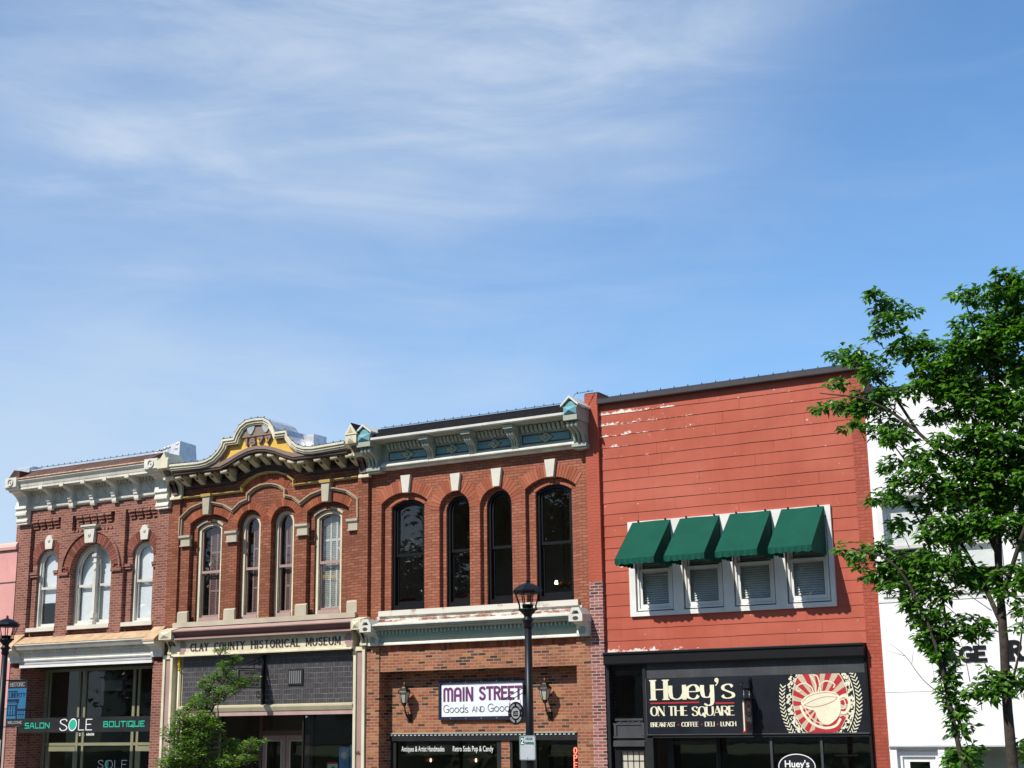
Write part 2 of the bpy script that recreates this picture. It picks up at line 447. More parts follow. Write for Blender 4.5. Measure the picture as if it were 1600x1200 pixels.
def whitewash():
    m, t, out = new_mat('whitewash')
    p = worldpos(t)
    col, h, n1, n2, s = brick_nodes(t, p, [(0, (0.26, 0.085, 0.06)), (1, (0.42, 0.14, 0.1))], (0.45, 0.36, 0.3))
    f = t.ramp(t.noise(t.mapping(p, scale=(1, 1, 2.2)), 3.6, 7.0, 0.68), [(0.44, 1.0), (0.53, 0.0)])
    up = t.ramp(t.math('MULTIPLY', t.math('SUBTRACT', s.outputs[2], 5.18), 3.2), [(0.30, 0.0), (0.62, 1.0)])
    f = t.math('MAXIMUM', f, t.math('MULTIPLY', up, t.ramp(t.noise(p, 2.0, 4.0), [(0.36, 0.2), (0.44, 1.0)])))
    c = t.mix(f, col, (0.62, 0.59, 0.52))
    bs = t.node('ShaderNodeBsdfPrincipled', {'Base Color': c, 'Roughness': 0.85, 'Specular IOR Level': 0.2})
    t.l.new(bs.outputs[0], out.inputs[0])


def prism_glass():
    """dark leaded tiles of the transom: pale came lines, broad dark lights"""
    m, t, out = new_mat('transom_tile')
    p = worldpos(t)
    s = t.node('ShaderNodeSeparateXYZ', {0: p})
    v = t.node('ShaderNodeCombineXYZ', {0: t.math('ADD', s.outputs[0], 40.0), 1: s.outputs[2], 2: 0.0}).outputs[0]
    b = t.node('ShaderNodeTexBrick', {'Vector': v, 'Color1': (0, 0, 0), 'Color2': (1, 1, 1), 'Mortar': (0.5, 0.5, 0.5), 'Scale': 1.0,
                                      'Mortar Size': 0.010, 'Mortar Smooth': 0.2, 'Bias': 0.0, 'Brick Width': 0.077, 'Row Height': 0.13},
               offset=0.0)
    band = t.ramp(t.math('FRACT', t.math('DIVIDE', s.outputs[2], 0.13)), [(0.0, 1.0), (0.10, 1.0), (0.22, 0.0), (1.0, 0.0)])
    tint = t.ramp(b.outputs[0], [(0.0, (0.058, 0.054, 0.056)), (1.0, (0.090, 0.084, 0.087))])
    n = t.noise(p, 1.5, 4.0)
    band = t.math('MULTIPLY', band, t.ramp(n, [(0.35, 0.05), (0.65, 0.75)]))
    col = t.mix(band, tint, (0.30, 0.29, 0.31))
    col = t.mix(t.math('MULTIPLY', b.outputs[1], 0.75), col, (0.035, 0.032, 0.035))
    bs = t.node('ShaderNodeBsdfPrincipled', {'Base Color': col, 'Roughness': 0.35})
    bn = t.node('ShaderNodeBump', {'Strength': 0.6, 'Distance': 0.01, 'Height': b.outputs[0]})
    t.l.new(bn.outputs[0], bs.inputs['Normal'])
    t.l.new(bs.outputs[0], out.inputs[0])


whitewash()
prism_glass()


# ---------------------------------------------------------------- mesh helpers
def arch(cx, hw, z0, zs, rise, n=14):
    """left foot, up, over the arch, down to the right foot"""
    r = (hw * hw + rise * rise) / (2 * rise)
    cz = zs + rise - r
    a0 = math.atan2(zs - cz, hw)
    pts = [(cx - hw, z0)] if z0 < zs - 1e-6 else []
    for i in range(n + 1):
        a = (math.pi - a0) + (2 * a0 - math.pi) * i / n
        pts.append((cx + r * math.cos(a), cz + r * math.sin(a)))
    if z0 < zs - 1e-6:
        pts.append((cx + hw, z0))
    return pts


def spline(pts, n=6, closed=False):
    out = []
    m = len(pts)
    rng = range(m if closed else m - 1)
    for i in rng:
        if closed:
            p0, p1, p2, p3 = pts[(i - 1) % m], pts[i], pts[(i + 1) % m], pts[(i + 2) % m]
        else:
            p1, p2 = pts[i], pts[i + 1]
            p0 = pts[i - 1] if i > 0 else tuple(2 * a - b for a, b in zip(p1, p2))
            p3 = pts[i + 2] if i + 2 < m else tuple(2 * a - b for a, b in zip(p2, p1))
        for k in range(n):
            t = k / n
            out.append(tuple(0.5 * (2 * b + (c - a) * t + (2 * a - 5 * b + 4 * c - d) * t * t + (3 * b - a - 3 * c + d) * t ** 3)
                             for a, b, c, d in zip(p0, p1, p2, p3)))
    if not closed:
        out.append(tuple(pts[-1]))
    return out


def offset(path, d, closed=False):
    n = len(path)
    res = []
    for i in range(n):
        p = path[i]
        a = path[i - 1] if (i > 0 or closed) else None
        b = path[(i + 1) % n] if (i < n - 1 or closed) else None
        ns = []
        for q, r in ((a, p), (p, b)):
            if q is None or r is None:
                continue
            dx, dz = r[0] - q[0], r[1] - q[1]
            l = math.hypot(dx, dz)
            if l > 1e-9:
                ns.append((-dz / l, dx / l))
        nx = sum(v[0] for v in ns) / len(ns)
        nz = sum(v[1] for v in ns) / len(ns)
        l = math.hypot(nx, nz) or 1.0
        k = min(1.0 / max(l, 0.35), 1.9)
        res.append((p[0] + nx / l * k * d, p[1] + nz / l * k * d))
    return res


WL = {}


class MB:
    def __init__(s):
        s.v = []
        s.f = []
        s.sm = []

    def add(s, verts, faces, smooth=False):
        o = len(s.v)
        s.v += [tuple(p) for p in verts]
        s.f += [tuple(i + o for i in f) for f in faces]
        s.sm += [smooth] * len(faces)
        return s

    def box(s, x0, x1, y0, y1, z0, z1):
        return s.add([(x, y, z) for z in (z0, z1) for y in (y0, y1) for x in (x0, x1)],
                     [(0, 1, 3, 2), (4, 6, 7, 5), (0, 4, 5, 1), (2, 3, 7, 6), (0, 2, 6, 4), (1, 5, 7, 3)])

    def prism(s, poly, y0, y1, holes=()):
        loops = [list(poly)] + [list(h) for h in holes]
        flat = [p for l in loops for p in l]
        tris = tessellate_polygon([[Vector((p[0], p[1], 0)) for p in l] for l in loops])
        n = len(flat)
        vs = [(p[0], y0, p[1]) for p in flat] + [(p[0], y1, p[1]) for p in flat]
        fs = [tuple(t) for t in tris] + [tuple(i + n for i in reversed(t)) for t in tris]
        k = 0
        for l in loops:
            m = len(l)
            for i in range(m):
                a, b = k + i, k + (i + 1) % m
                fs.append((a, b, b + n, a + n))
            k += m
        return s.add(vs, fs)

    def prof(s, poly, x0, x1, smooth=False):
        """profile in (y, z) run along x"""
        n = len(poly)
        vs = [(x0, p[0], p[1]) for p in poly] + [(x1, p[0], p[1]) for p in poly]
        tris = tessellate_polygon([[Vector((p[0], p[1], 0)) for p in poly]])
        fs = [tuple(t) for t in tris] + [tuple(i + n for i in reversed(t)) for t in tris]
        fs += [(i, (i + 1) % n, (i + 1) % n + n, i + n) for i in range(n)]
        return s.add(vs, fs)

    def band(s, path, a, b, y0, y1, closed=False):
        """ribbon beside a path in the facade plane, with depth"""
        pa, pb = offset(path, a, closed), offset(path, b, closed)
        n = len(path)
        vs = []
        for i in range(n):
            vs += [(pa[i][0], y0, pa[i][1]), (pb[i][0], y0, pb[i][1]), (pb[i][0], y1, pb[i][1]), (pa[i][0], y1, pa[i][1])]
        fs = []
        for i in range(n if closed else n - 1):
            o, q = 4 * i, 4 * ((i + 1) % n)
            fs += [(o + k, o + (k + 1) % 4, q + (k + 1) % 4, q + k) for k in range(4)]
        if not closed:
            fs += [(0, 3, 2, 1), (4 * n - 4, 4 * n - 3, 4 * n - 2, 4 * n - 1)]
        return s.add(vs, fs)

    def tube(s, pts, r, n=6, smooth=True):
        pts = [Vector(p) for p in pts]
        m = len(pts)
        rs = r if isinstance(r, (list, tuple)) else [r] * m
        vs, fs = [], []
        ref = None
        for i in range(m):
            t = (pts[min(i + 1, m - 1)] - pts[max(i - 1, 0)])
            t = t.normalized() if t.length > 1e-9 else Vector((0, 0, 1))
            if ref is None:
                ref = Vector((1, 0, 0)) if abs(t.x) < 0.8 else Vector((0, 1, 0))
            u = (ref - t * ref.dot(t)).normalized()
            ref = u
            w = t.cross(u)
            for k in range(n):
                a = 2 * math.pi * k / n
                vs.append(pts[i] + (u * math.cos(a) + w * math.sin(a)) * rs[i])
        for i in range(m - 1):
            for k in range(n):
                fs.append((i * n + k, i * n + (k + 1) % n, (i + 1) * n + (k + 1) % n, (i + 1) * n + k))
        fs.append(tuple(range(n - 1, -1, -1)))
        fs.append(tuple((m - 1) * n + k for k in range(n)))
        return s.add(vs, fs, smooth)

    def lathe(s, cx, cy, cz, prof, n=16, smooth=True, ph=0.0):
        vs, fs = [], []
        for (r, z) in prof:
            for k in range(n):
                a = 2 * math.pi * k / n + ph
                vs.append((cx + r * math.cos(a), cy + r * math.sin(a), cz + z))
        m = len(prof)
        for i in range(m - 1):
            for k in range(n):
                fs.append((i * n + k, i * n + (k + 1) % n, (i + 1) * n + (k + 1) % n, (i + 1) * n + k))
        fs.append(tuple(range(n - 1, -1, -1)))
        fs.append(tuple((m - 1) * n + k for k in range(n)))
        return s.add(vs, fs, smooth)

    def disc(s, cx, cz, r, y0, y1, n=14, rz=None):
        rz = rz or r
        return s.prism([(cx + r * math.cos(2 * math.pi * k / n), cz + rz * math.sin(2 * math.pi * k / n)) for k in range(n)], y0, y1)

    def wedges(s, path, a, b, y0, y1, w=0.075, gap=0.010):
        """radial bricks standing along a path: each its own loose piece"""
        L = [0.0]
        for i in range(1, len(path)):
            L.append(L[-1] + math.dist(path[i], path[i - 1]))
        n = max(3, int(L[-1] / w))
        pa, pb = offset(path, a), offset(path, b)

        def at(pp, d):
            for i in range(1, len(L)):
                if d <= L[i] or i == len(L) - 1:
                    t = (d - L[i - 1]) / max(L[i] - L[i - 1], 1e-9)
                    return tuple(p + (q - p) * t for p, q in zip(pp[i - 1], pp[i]))
        for k in range(n):
            d0, d1 = L[-1] * k / n + gap / 2, L[-1] * (k + 1) / n - gap / 2
            s.prism([at(pa, d0), at(pb, d0), at(pb, d1), at(pa, d1)], y0, y1)
        return s

    def turn(s, cx, cy, ang):
        c, q = math.cos(ang), math.sin(ang)
        s.v = [(cx + (x - cx) * c - (y - cy) * q, cy + (x - cx) * q + (y - cy) * c, z) for x, y, z in s.v]
        return s

    def move(s, dx, dy, dz):
        s.v = [(x + dx, y + dy, z + dz) for x, y, z in s.v]
        return s

    def build(s, name, mat, parent=None, label=None):
        xs = [p[0] for p in s.v]
        ys = [p[1] for p in s.v]
        o = ((min(xs) + max(xs)) / 2, (min(ys) + max(ys)) / 2, min(p[2] for p in s.v))
        me = bpy.data.meshes.new(name)
        me.from_pydata([(p[0] - o[0], p[1] - o[1], p[2] - o[2]) for p in s.v], [], s.f)
        me.polygons.foreach_set('use_smooth', s.sm)
        bm = bmesh.new()
        bm.from_mesh(me)
        bmesh.ops.recalc_face_normals(bm, faces=bm.faces)
        bm.to_mesh(me)
        bm.free()
        me.materials.append(MATS[mat])
        ob = bpy.data.objects.new(name, me)
        sc.collection.objects.link(ob)
        w = WL.get(parent.name, (0, 0, 0)) if parent else (0, 0, 0)
        ob.parent = parent
        ob.location = tuple(a - b for a, b in zip(o, w))
        WL[ob.name] = o
        if label:
            ob['label'] = label
        return ob


def tag(o, label, cat, group=None, kind=None):
    o['label'] = label
    o['category'] = cat
    if group:
        o['group'] = group
    if kind:
        o['kind'] = kind
    return o


def thing(name, label, cat, loc, group=None):
    o = bpy.data.objects.new(name, None)
    o.empty_display_size = 0.3
    sc.collection.objects.link(o)
    o.location = loc
    WL[o.name] = tuple(loc)
    return tag(o, label, cat, group)


def copy_tree(o, delta=(0, 0, 0), parent=None):
    c = o.copy()
    sc.collection.objects.link(c)
    if parent is None:
        c.location = tuple(a + b for a, b in zip(o.location, delta))
    else:
        c.parent = parent
    for ch in list(o.children):
        copy_tree(ch, parent=c)
    return c


def structure(o):
    o['kind'] = 'structure'
    return o


# ---------------------------------------------------------------- lettering
GL = {
    'A': "8|t 0,0 4,10|b 4,10 8,0|h 1.4,3.2 6.6,3.2", 'B': "6.6|- 0,0 0,10|~ 0,10 3.6,9.9 5.6,8.6 5.3,6.2 3.4,5.3 0,5.3|~ 0,5.3 3.4,5.3 6,4.6 6.6,2.4 5.4,.4 3.4,0 0,0",
    'C': "7.2|~ 7.2,8 6.2,9.6 4,10 1.4,8.8 0,5 1.4,1.2 4,0 6.2,.4 7.2,2", 'D': "7.4|- 0,0 0,10|~ 0,10 3.4,10 6.4,8.4 7.4,5 6.4,1.6 3.4,0 0,0",
    'E': "5.8|- 0,0 0,10|h 0,10 5.6,10|h 0,5.2 4.6,5.2|h 0,0 5.8,0", 'F': "5.6|- 0,0 0,10|h 0,10 5.6,10|h 0,5.2 4.4,5.2",
    'G': "7.6|~ 7.2,8 6.2,9.6 4,10 1.4,8.8 0,5 1.4,1.2 4,0 6.4,.6 7.4,2|- 7.4,.4 7.4,4.4|h 4.6,4.4 7.6,4.4", 'H': "7.4|- 0,0 0,10|- 7.4,0 7.4,10|h 0,5.2 7.4,5.2",
    'I': "0.6|- .3,0 .3,10", 'K': "7|- 0,0 0,10|t 0,4 6.4,10|b 2.2,5.6 7,0", 'L': "5.4|- 0,0 0,10|h 0,0 5.4,0",
    'M': "9|t 0,0 0,10|b 0,10 4.5,1.5|t 4.5,1.5 9,10|- 9,0 9,10", 'N': "7.6|t 0,0 0,10|b 0,10 7.6,0|t 7.6,0 7.6,10",
    'O': "8|~c 4,10 6.9,8.6 8,5 6.9,1.4 4,0 1.1,1.4 0,5 1.1,8.6", 'P': "6.4|- 0,0 0,10|~ 0,10 3.6,10 6,8.8 6.2,6.6 4,4.8 0,4.8",
    'Q': "8|~c 4,10 6.9,8.6 8,5 6.9,1.4 4,0 1.1,1.4 0,5 1.1,8.6|b 4.4,2.6 7.8,-1.6", 'R': "7|- 0,0 0,10|~ 0,10 3.6,10 5.8,9 6,6.6 4,5.2 0,5.2|b 3.2,5.2 7,0",
    'S': "6.2|~ 6,8.2 5,9.7 3,10 .8,9 .5,7.2 2,5.8 4.4,4.6 6,3 5.6,1 3.2,0 1,.5 0,2.2", 'T': "7|- 3.5,0 3.5,10|h 0,10 7,10",
    'U': "7.4|~ 0,10 0,5 0,3.2 1.2,.8 3.7,0 6.2,.8 7.4,3.2 7.4,5 7.4,10", 'W': "10|b 0,10 2.6,0|t 2.6,0 5,10|b 5,10 7.4,0|t 7.4,0 10,10",
    'Y': "7.6|b 0,10 3.8,4.6|t 7.6,10 3.8,4.6|- 3.8,0 3.8,4.6",
    '1': "2|- 1.6,0 1.6,10|h 0,8.4 1.6,10", '2': "6|~ 0,7.6 .8,9.4 3,10 5.4,9.2 5.7,7 4,4.2 0,0|h 0,0 6,0", '4': "6|- 4.4,0 4.4,10|t 4.4,10 0,3|h 0,3 6,3",
    '7': "6|h 0,10 6,10|b 6,10 2.2,0", '8': "6|~c 3,10 5.2,8.8 5,6.4 3,5.3 1,6.4 .8,8.8|~c 3,5.3 5.6,4 6,2 4.6,.3 3,0 1.4,.3 0,2 .4,4",
    'u': "6|~ 0,6.4 0,3 .6,.8 2.6,0 4.6,.8 6,3|- 6,0 6,6.4", 'e': "5.8|h .2,3.4 5.6,3.4|~ 5.6,3.4 5.4,5 4.2,6.3 2.6,6.4 .6,5.2 0,3.2 .6,1 2.8,0 4.6,.4 5.7,1.6",
    'y': "6|~ 0,6.4 0,3.4 .8,1.2 2.8,.6 4.8,1.2 6,3.2|~ 6,6.4 6,0 5.4,-2.4 3.4,-3.2 1,-2.4",
    's': "4.8|~ 4.5,5.2 3.6,6.2 2.2,6.4 .6,5.6 .6,4.2 2.4,3.2 4.4,2.2 4.6,.8 2.6,0 .9,.3 0,1.4",
    'o': "6|~c 3,6.4 5.1,5.4 6,3.2 5.1,1 3,0 .9,1 0,3.2 .9,5.4", 'd': "6|~c 3,6.4 5.1,5.4 6,3.2 5.1,1 3,0 .9,1 0,3.2 .9,5.4|- 6,0 6,10",
    'a': "6|~c 3,6.4 5.1,5.4 6,3.2 5.1,1 3,0 .9,1 0,3.2 .9,5.4|- 6,0 6,6.4", 'i': "0.6|- .3,0 .3,6.4|- .3,8.2 .3,9.2", 'r': "3.6|- 0,0 0,6.4|~ 0,3.6 .8,5.6 2.2,6.4 3.6,6.2",
    'g': "6|~c 3,6.4 5.1,5.4 6,3.2 5.1,1 3,0 .9,1 0,3.2 .9,5.4|~ 6,6.4 6,-.4 5,-2.6 3,-3 1,-2.2", 't': "3.4|- 1.6,0 1.6,9|h 0,6.4 3.4,6.4",
    "'": "1|- .5,7.4 .5,10", '.': "1|- .5,0 .5,1", '*': "2|- 1,4 1,6.4", ' ': "3.5|",
}
DECO = {
    'M': "8|- 0,0 0,8|~ 0,7.4 .3,9.3 1.6,10 3,9.5 4,7.6|- 4,0 4,8|~ 4,7.4 4.5,9.3 5.8,10 7.3,9.5 8,7.6|- 8,0 8,8",
    'A': "5.6|- 0,0 0,7|~ 0,6.4 .6,9 2.8,10 5,9 5.6,6.4|- 5.6,0 5.6,7|h 0,4 5.6,4", 'N': "5.6|- 0,0 0,10|- 0,10 5.6,0|- 5.6,0 5.6,10",
    'T': "6|- 3,0 3,10|h 0,10 6,10", 'E': "5|- 0,0 0,10|h 0,10 5,10|h 0,5.2 4.2,5.2|h 0,0 5,0",
    'R': "5.6|- 0,0 0,10|~ 0,10 3,10 5.2,9 5.4,7 4,5.4 0,5.2|b 3,5.2 5.6,0", 'S': "5.4|~ 5.4,8 4.6,9.6 2.7,10 .6,9.2 .2,7.2 1.6,5.9 3.8,4.6 5.3,3 4.8,.8 2.7,0 .7,.6 0,2.2",
}
SQUARE = {
    'S': "6|h 6,10 0,10|- 0,10 0,5.2|h 0,5.2 6,5.2|- 6,5.2 6,0|h 0,0 6,0", 'O': "7|h 0,10 7,10|h 0,0 7,0|- 0,0 0,10|- 7,0 7,10",
    'U': "7|- 0,0 0,10|h 0,0 7,0|- 7,0 7,10", 'Q': "7|h 0,10 7,10|h 0,0 7,0|- 0,0 0,10|- 7,0 7,10|b 4.5,2.5 7.6,-1.4",
    'B': "6.6|h 0,10 6,10|h 0,5.2 6.6,5.2|h 0,0 6.6,0|- 0,0 0,10|- 6,5.2 6,10|- 6.6,0 6.6,5.2", 'N': "7|- 0,0 0,10|- 0,10 7,0|- 7,0 7,10",
    'A': "7.4|- 0,0 2.4,10|h 2.4,10 5,10|- 5,10 7.4,0|h 1,3.6 6.4,3.6",
}


def text(mb, s, x0, x1, z0, h, y, thick, thin=None, serif=0.0, sp=2.4, alt=None, depth=0.004, shear=0.0):
    thin = thick if thin is None else thin
    gl = dict(GL)
    gl.update(alt or {})
    parsed = []
    tot = 0.0
    for i, c in enumerate(s):
        parts = gl[c].split('|')
        w = float(parts[0])
        parsed.append((tot, parts[1:]))
        tot += w + (sp if i < len(s) - 1 else 0)
    kx = (x1 - x0 - thick) / tot
    kz = (h - min(thick, thin)) / 10.0
    e = min(thick, thin) / 2
    lay = [0]

    def X(p, o):
        return (x0 + thick / 2 + (p[0] + o) * kx + shear * p[1] * kz, z0 + e + p[1] * kz)

    def ribbon(pts, ws, closed=False):
        n = len(pts)
        L, Rr = [], []
        for i in range(n):
            a = pts[(i - 1) % n] if closed else pts[max(i - 1, 0)]
            b = pts[(i + 1) % n] if closed else pts[min(i + 1, n - 1)]
            dx, dz = b[0] - a[0], b[1] - a[1]
            l = math.hypot(dx, dz) or 1
            nx, nz = -dz / l * ws[i] / 2, dx / l * ws[i] / 2
            L.append((pts[i][0] + nx, pts[i][1] + nz))
            Rr.append((pts[i][0] - nx, pts[i][1] - nz))
        yy = y - 0.00025 * (lay[0] % 8)
        lay[0] += 1
        vs = [(p[0], yy, p[1]) for p in L] + [(p[0], yy, p[1]) for p in Rr] + [(p[0], yy + depth, p[1]) for p in L] + [(p[0], yy + depth, p[1]) for p in Rr]
        fs = []
        for i in range(n if closed else n - 1):
            j = (i + 1) % n
            fs += [(i, j, n + j, n + i), (2 * n + i, 3 * n + i, 3 * n + j, 2 * n + j), (i, 2 * n + i, 2 * n + j, j), (n + i, n + j, 3 * n + j, 3 * n + i)]
        if not closed:
            fs += [(0, n, 3 * n, 2 * n), (n - 1, 3 * n - 1, 4 * n - 1, 2 * n - 1)]
        mb.add(vs, fs)

    for o, strokes in parsed:
        for st in strokes:
            if not st.strip():
                continue
            tk = st.split()
            fl = tk[0]
            pts = [X(tuple(float(q) for q in p.split(',')), o) for p in tk[1:]]
            if fl[0] == '~':
                cl = 'c' in fl
                pts = spline(pts, 5, cl)
                n = len(pts)
                ws = []
                for i in range(n):
                    a = pts[(i - 1) % n] if cl else pts[max(i - 1, 0)]
                    b = pts[(i + 1) % n] if cl else pts[min(i + 1, n - 1)]
                    q = abs(b[1] - a[1]) / (math.dist(a, b) or 1)
                    ws.append(thin + (thick - thin) * q ** 1.6)
                ribbon(pts, ws, cl)
            else:
                w = {'t': thin if thin < thick * 0.8 else thick, 'b': thick, 'h': thin, '-': thick}[fl[0]]
                (ax, az), (bx, bz) = pts[0], pts[-1]
                if fl[0] == 'h' or (thin >= thick * 0.8 and fl[0] != '-'):
                    l = math.dist(pts[0], pts[-1])
                    ux, uz = (bx - ax) / l * w * 0.45, (bz - az) / l * w * 0.45
                    pts = [(ax - ux, az - uz), (bx + ux, bz + uz)]
                elif fl[0] == '-' and abs(bz - az) > abs(bx - ax):
                    d = e if bz > az else -e
                    pts = [(ax, az - d), (bx, bz + d)]
                ribbon(pts, [w, w])
                if serif and fl[0] in 'bt-' and abs(bz - az) > 0.3 * h:
                    for (px, pz) in ((ax, az), (bx, bz)):
                        u = (pz - z0 - e) / kz
                        if min(abs(u), abs(u - 10), abs(u - 6.4)) < 0.05:
                            ribbon([(px - serif, pz), (px + serif, pz)], [thin, thin])
    return mb


def bfont(mb, s, x0, x1, z0, z1, y, depth=0.003, bold=0.0, keep=False):
    """plain sans lettering from the built-in font, fitted to a box"""
    cu = bpy.data.curves.new('tmp_text', 'FONT')
    cu.body = s
    cu.offset = bold
    cu.resolution_u = 3
    ob = bpy.data.objects.new('tmp_text', cu)
    me = ob.to_mesh()
    vs = [tuple(v.co) for v in me.vertices]
    fs = [tuple(p.vertices) for p in me.polygons]
    ob.to_mesh_clear()
    bpy.data.objects.remove(ob)
    bpy.data.curves.remove(cu)
    if not vs:
        return mb
    a0, a1 = min(v[0] for v in vs), max(v[0] for v in vs)
    b0, b1 = min(v[1] for v in vs), max(v[1] for v in vs)
    kx, kz = (x1 - x0) / (a1 - a0), (z1 - z0) / (b1 - b0)
    return mb.add([(x0 + (v[0] - a0) * kx, y, z0 + (v[1] - b0) * kz) for v in vs], fs)


# ---------------------------------------------------------------- ground
def flat(name, x0, x1, y0, y1, z, mat):
    return structure(MB().box(x0, x1, y0, y1, z - 0.5, z).build(name, mat))


structure(MB().add([(-1500, -1500, -0.19), (1500, -1500, -0.19), (1500, 1500, -0.19), (-1500, 1500, -0.19)], [(0, 1, 2, 3)]).build('ground', 'lawn'))
flat('road', -200, 200, -25.0, -10.95, -0.13, 'asphalt')
flat('sidewalk', -200, 200, -10.8, 0.6, 0.0, 'concrete')
flat('kerb', -200, 200, -10.95, -10.8, 0.012, 'stone_white')
structure(MB().box(-200, 200, -25.3, -25.0, -0.6, 0.02).build('kerb', 'stone_white'))
structure(MB().prof([(-25.3, 0.0), (-28.0, 1.15), (-60, 1.2), (-60, -0.4), (-25.3, -0.4)], -200, 200).build('lawn', 'lawn'))
lines = MB()
for k in range(-30, 12):
    lines.box(k * 2.9, k * 2.9 + 0.1, -15.5, -11.1, -0.129, -0.126)
structure(lines.build('road_markings', 'road_paint'))


# ---------------------------------------------------------------- shared building pieces
def shell(root, x0, x1, z, mat='inside', yf=0.5, depth=13.0, floor=4.95):
    """party walls, floors, roof and back wall, so the rooms behind the glass are real and dark"""
    m = MB()
    m.box(x0, x0 + 0.2, yf, depth, 0, z)
    m.box(x1 - 0.2, x1, yf, depth, 0, z)
    m.box(x0 + 0.2, x1 - 0.2, depth - 0.2, depth, 0, z)
    m.box(x0 + 0.2, x1 - 0.2, yf, depth - 0.2, floor, floor + 0.25)
    m.box(x0 + 0.2, x1 - 0.2, yf, depth - 0.2, z - 0.25, z)
    m.box(x0 + 0.2, x1 - 0.2, yf + 0.6, depth - 0.2, 0.0, 0.08)
    m.box(x0 + 0.2, x1 - 0.2, 4.4, 4.5, 0.08, floor)
    m.box(x0 + 0.2, x1 - 0.2, 4.4, 4.5, floor + 0.25, z - 0.25)
    m.build('shell', mat, root)


def window(root, cx, hw, z0, zs, rise, y, fw, fmat, smat, sw=0.05, rail=None, pane='pane', label=None, sillh=0.06):
    path = arch(cx, hw, z0, zs, rise)
    m = MB().band(path, -fw, 0.0, y, y + 0.14)
    m.box(cx - hw + fw, cx + hw - fw, y - 0.01, y + 0.14, z0, z0 + sillh)
    w = m.build('window', fmat, root, label)
    inner = offset(path, -fw)
    inner[0] = (inner[0][0], z0 + sillh)
    inner[-1] = (inner[-1][0], z0 + sillh)
    s = MB()
    if rail is None:
        s.band(inner, -sw, 0.0, y + 0.05, y + 0.11)
    else:
        up = [(inner[0][0], rail)] + inner[1:-1] + [(inner[-1][0], rail)]
        s.band(up, -sw, 0.0, y + 0.045, y + 0.09)
        s.box(cx - hw + fw, cx + hw - fw, y + 0.043, y + 0.10, rail - 0.035, rail + 0.035)
        s.box(cx - hw + fw, cx - hw + fw + sw, y + 0.085, y + 0.125, z0 + sillh, rail - 0.035)
        s.box(cx + hw - fw - sw, cx + hw - fw, y + 0.085, y + 0.125, z0 + sillh, rail - 0.035)
    s.box(cx - hw + fw, cx + hw - fw, y + 0.083, y + 0.13, z0 + sillh, z0 + sillh + sw * 1.6)
    s.build('sash', smat, w)
    MB().prism(inner, y + 0.100, y + 0.104).build('pane', pane, w)
    return w, inner


def keystone(root, cx, z0, z1, w0, w1, y, mat, boss=False, d=0.06):
    m = MB()
    if boss:
        c = 0.10
        pts = [(cx - w0 / 2, z0), (cx + w0 / 2, z0), (cx + w1 / 2, z1 - 0.14), (cx + w1 * 0.40, z1 - 0.12)]
        pts += [(cx + w1 * 0.36 * math.cos(a), z1 - 0.10 + c * math.sin(a)) for a in (0.3, 0.8, 1.57, 2.34, 2.84)]
        pts += [(cx - w1 * 0.40, z1 - 0.12), (cx - w1 / 2, z1 - 0.14)]
        m.prism(pts, y - d, y + 0.05)
        m.disc(cx, (z0 + z1) / 2 + 0.04, 0.05, y - d - 0.02, y - d)
        m.disc(cx, (z0 + z1) / 2 + 0.04, 0.02, y - d - 0.035, y - d - 0.02, 8)
    else:
        m.prism([(cx - w0 / 2, z0), (cx + w0 / 2, z0), (cx + w1 / 2, z1), (cx - w1 / 2, z1)], y - d, y + 0.05)
    return m.build('keystone', mat, root)


def lights_string(pts, label, n, hang=0.0, y=0.0):
    """a thin cord of small bulbs stapled along a roof edge"""
    root = thing('string_lights', label, 'string lights', pts[0], 'strings of small bulbs along the rooflines')
    MB().tube(pts, 0.008, 5).build('cord', 'wire', root)
    L = [0.0]
    for i in range(1, len(pts)):
        L.append(L[-1] + math.dist(pts[i], pts[i - 1]))
    for k in range(n):
        d = L[-1] * (k + 0.5) / n
        for i in range(1, len(L)):
            if d <= L[i]:
                t = (d - L[i - 1]) / (L[i] - L[i - 1])
                p = [a + (b - a) * t for a, b in zip(pts[i - 1], pts[i])]
                break
        MB().lathe(p[0], p[1], p[2], [(0.006, -0.01), (0.012, 0.0), (0.016, 0.02), (0.011, 0.038), (0.003, 0.046)], 6).build('bulb', 'bulb', root)


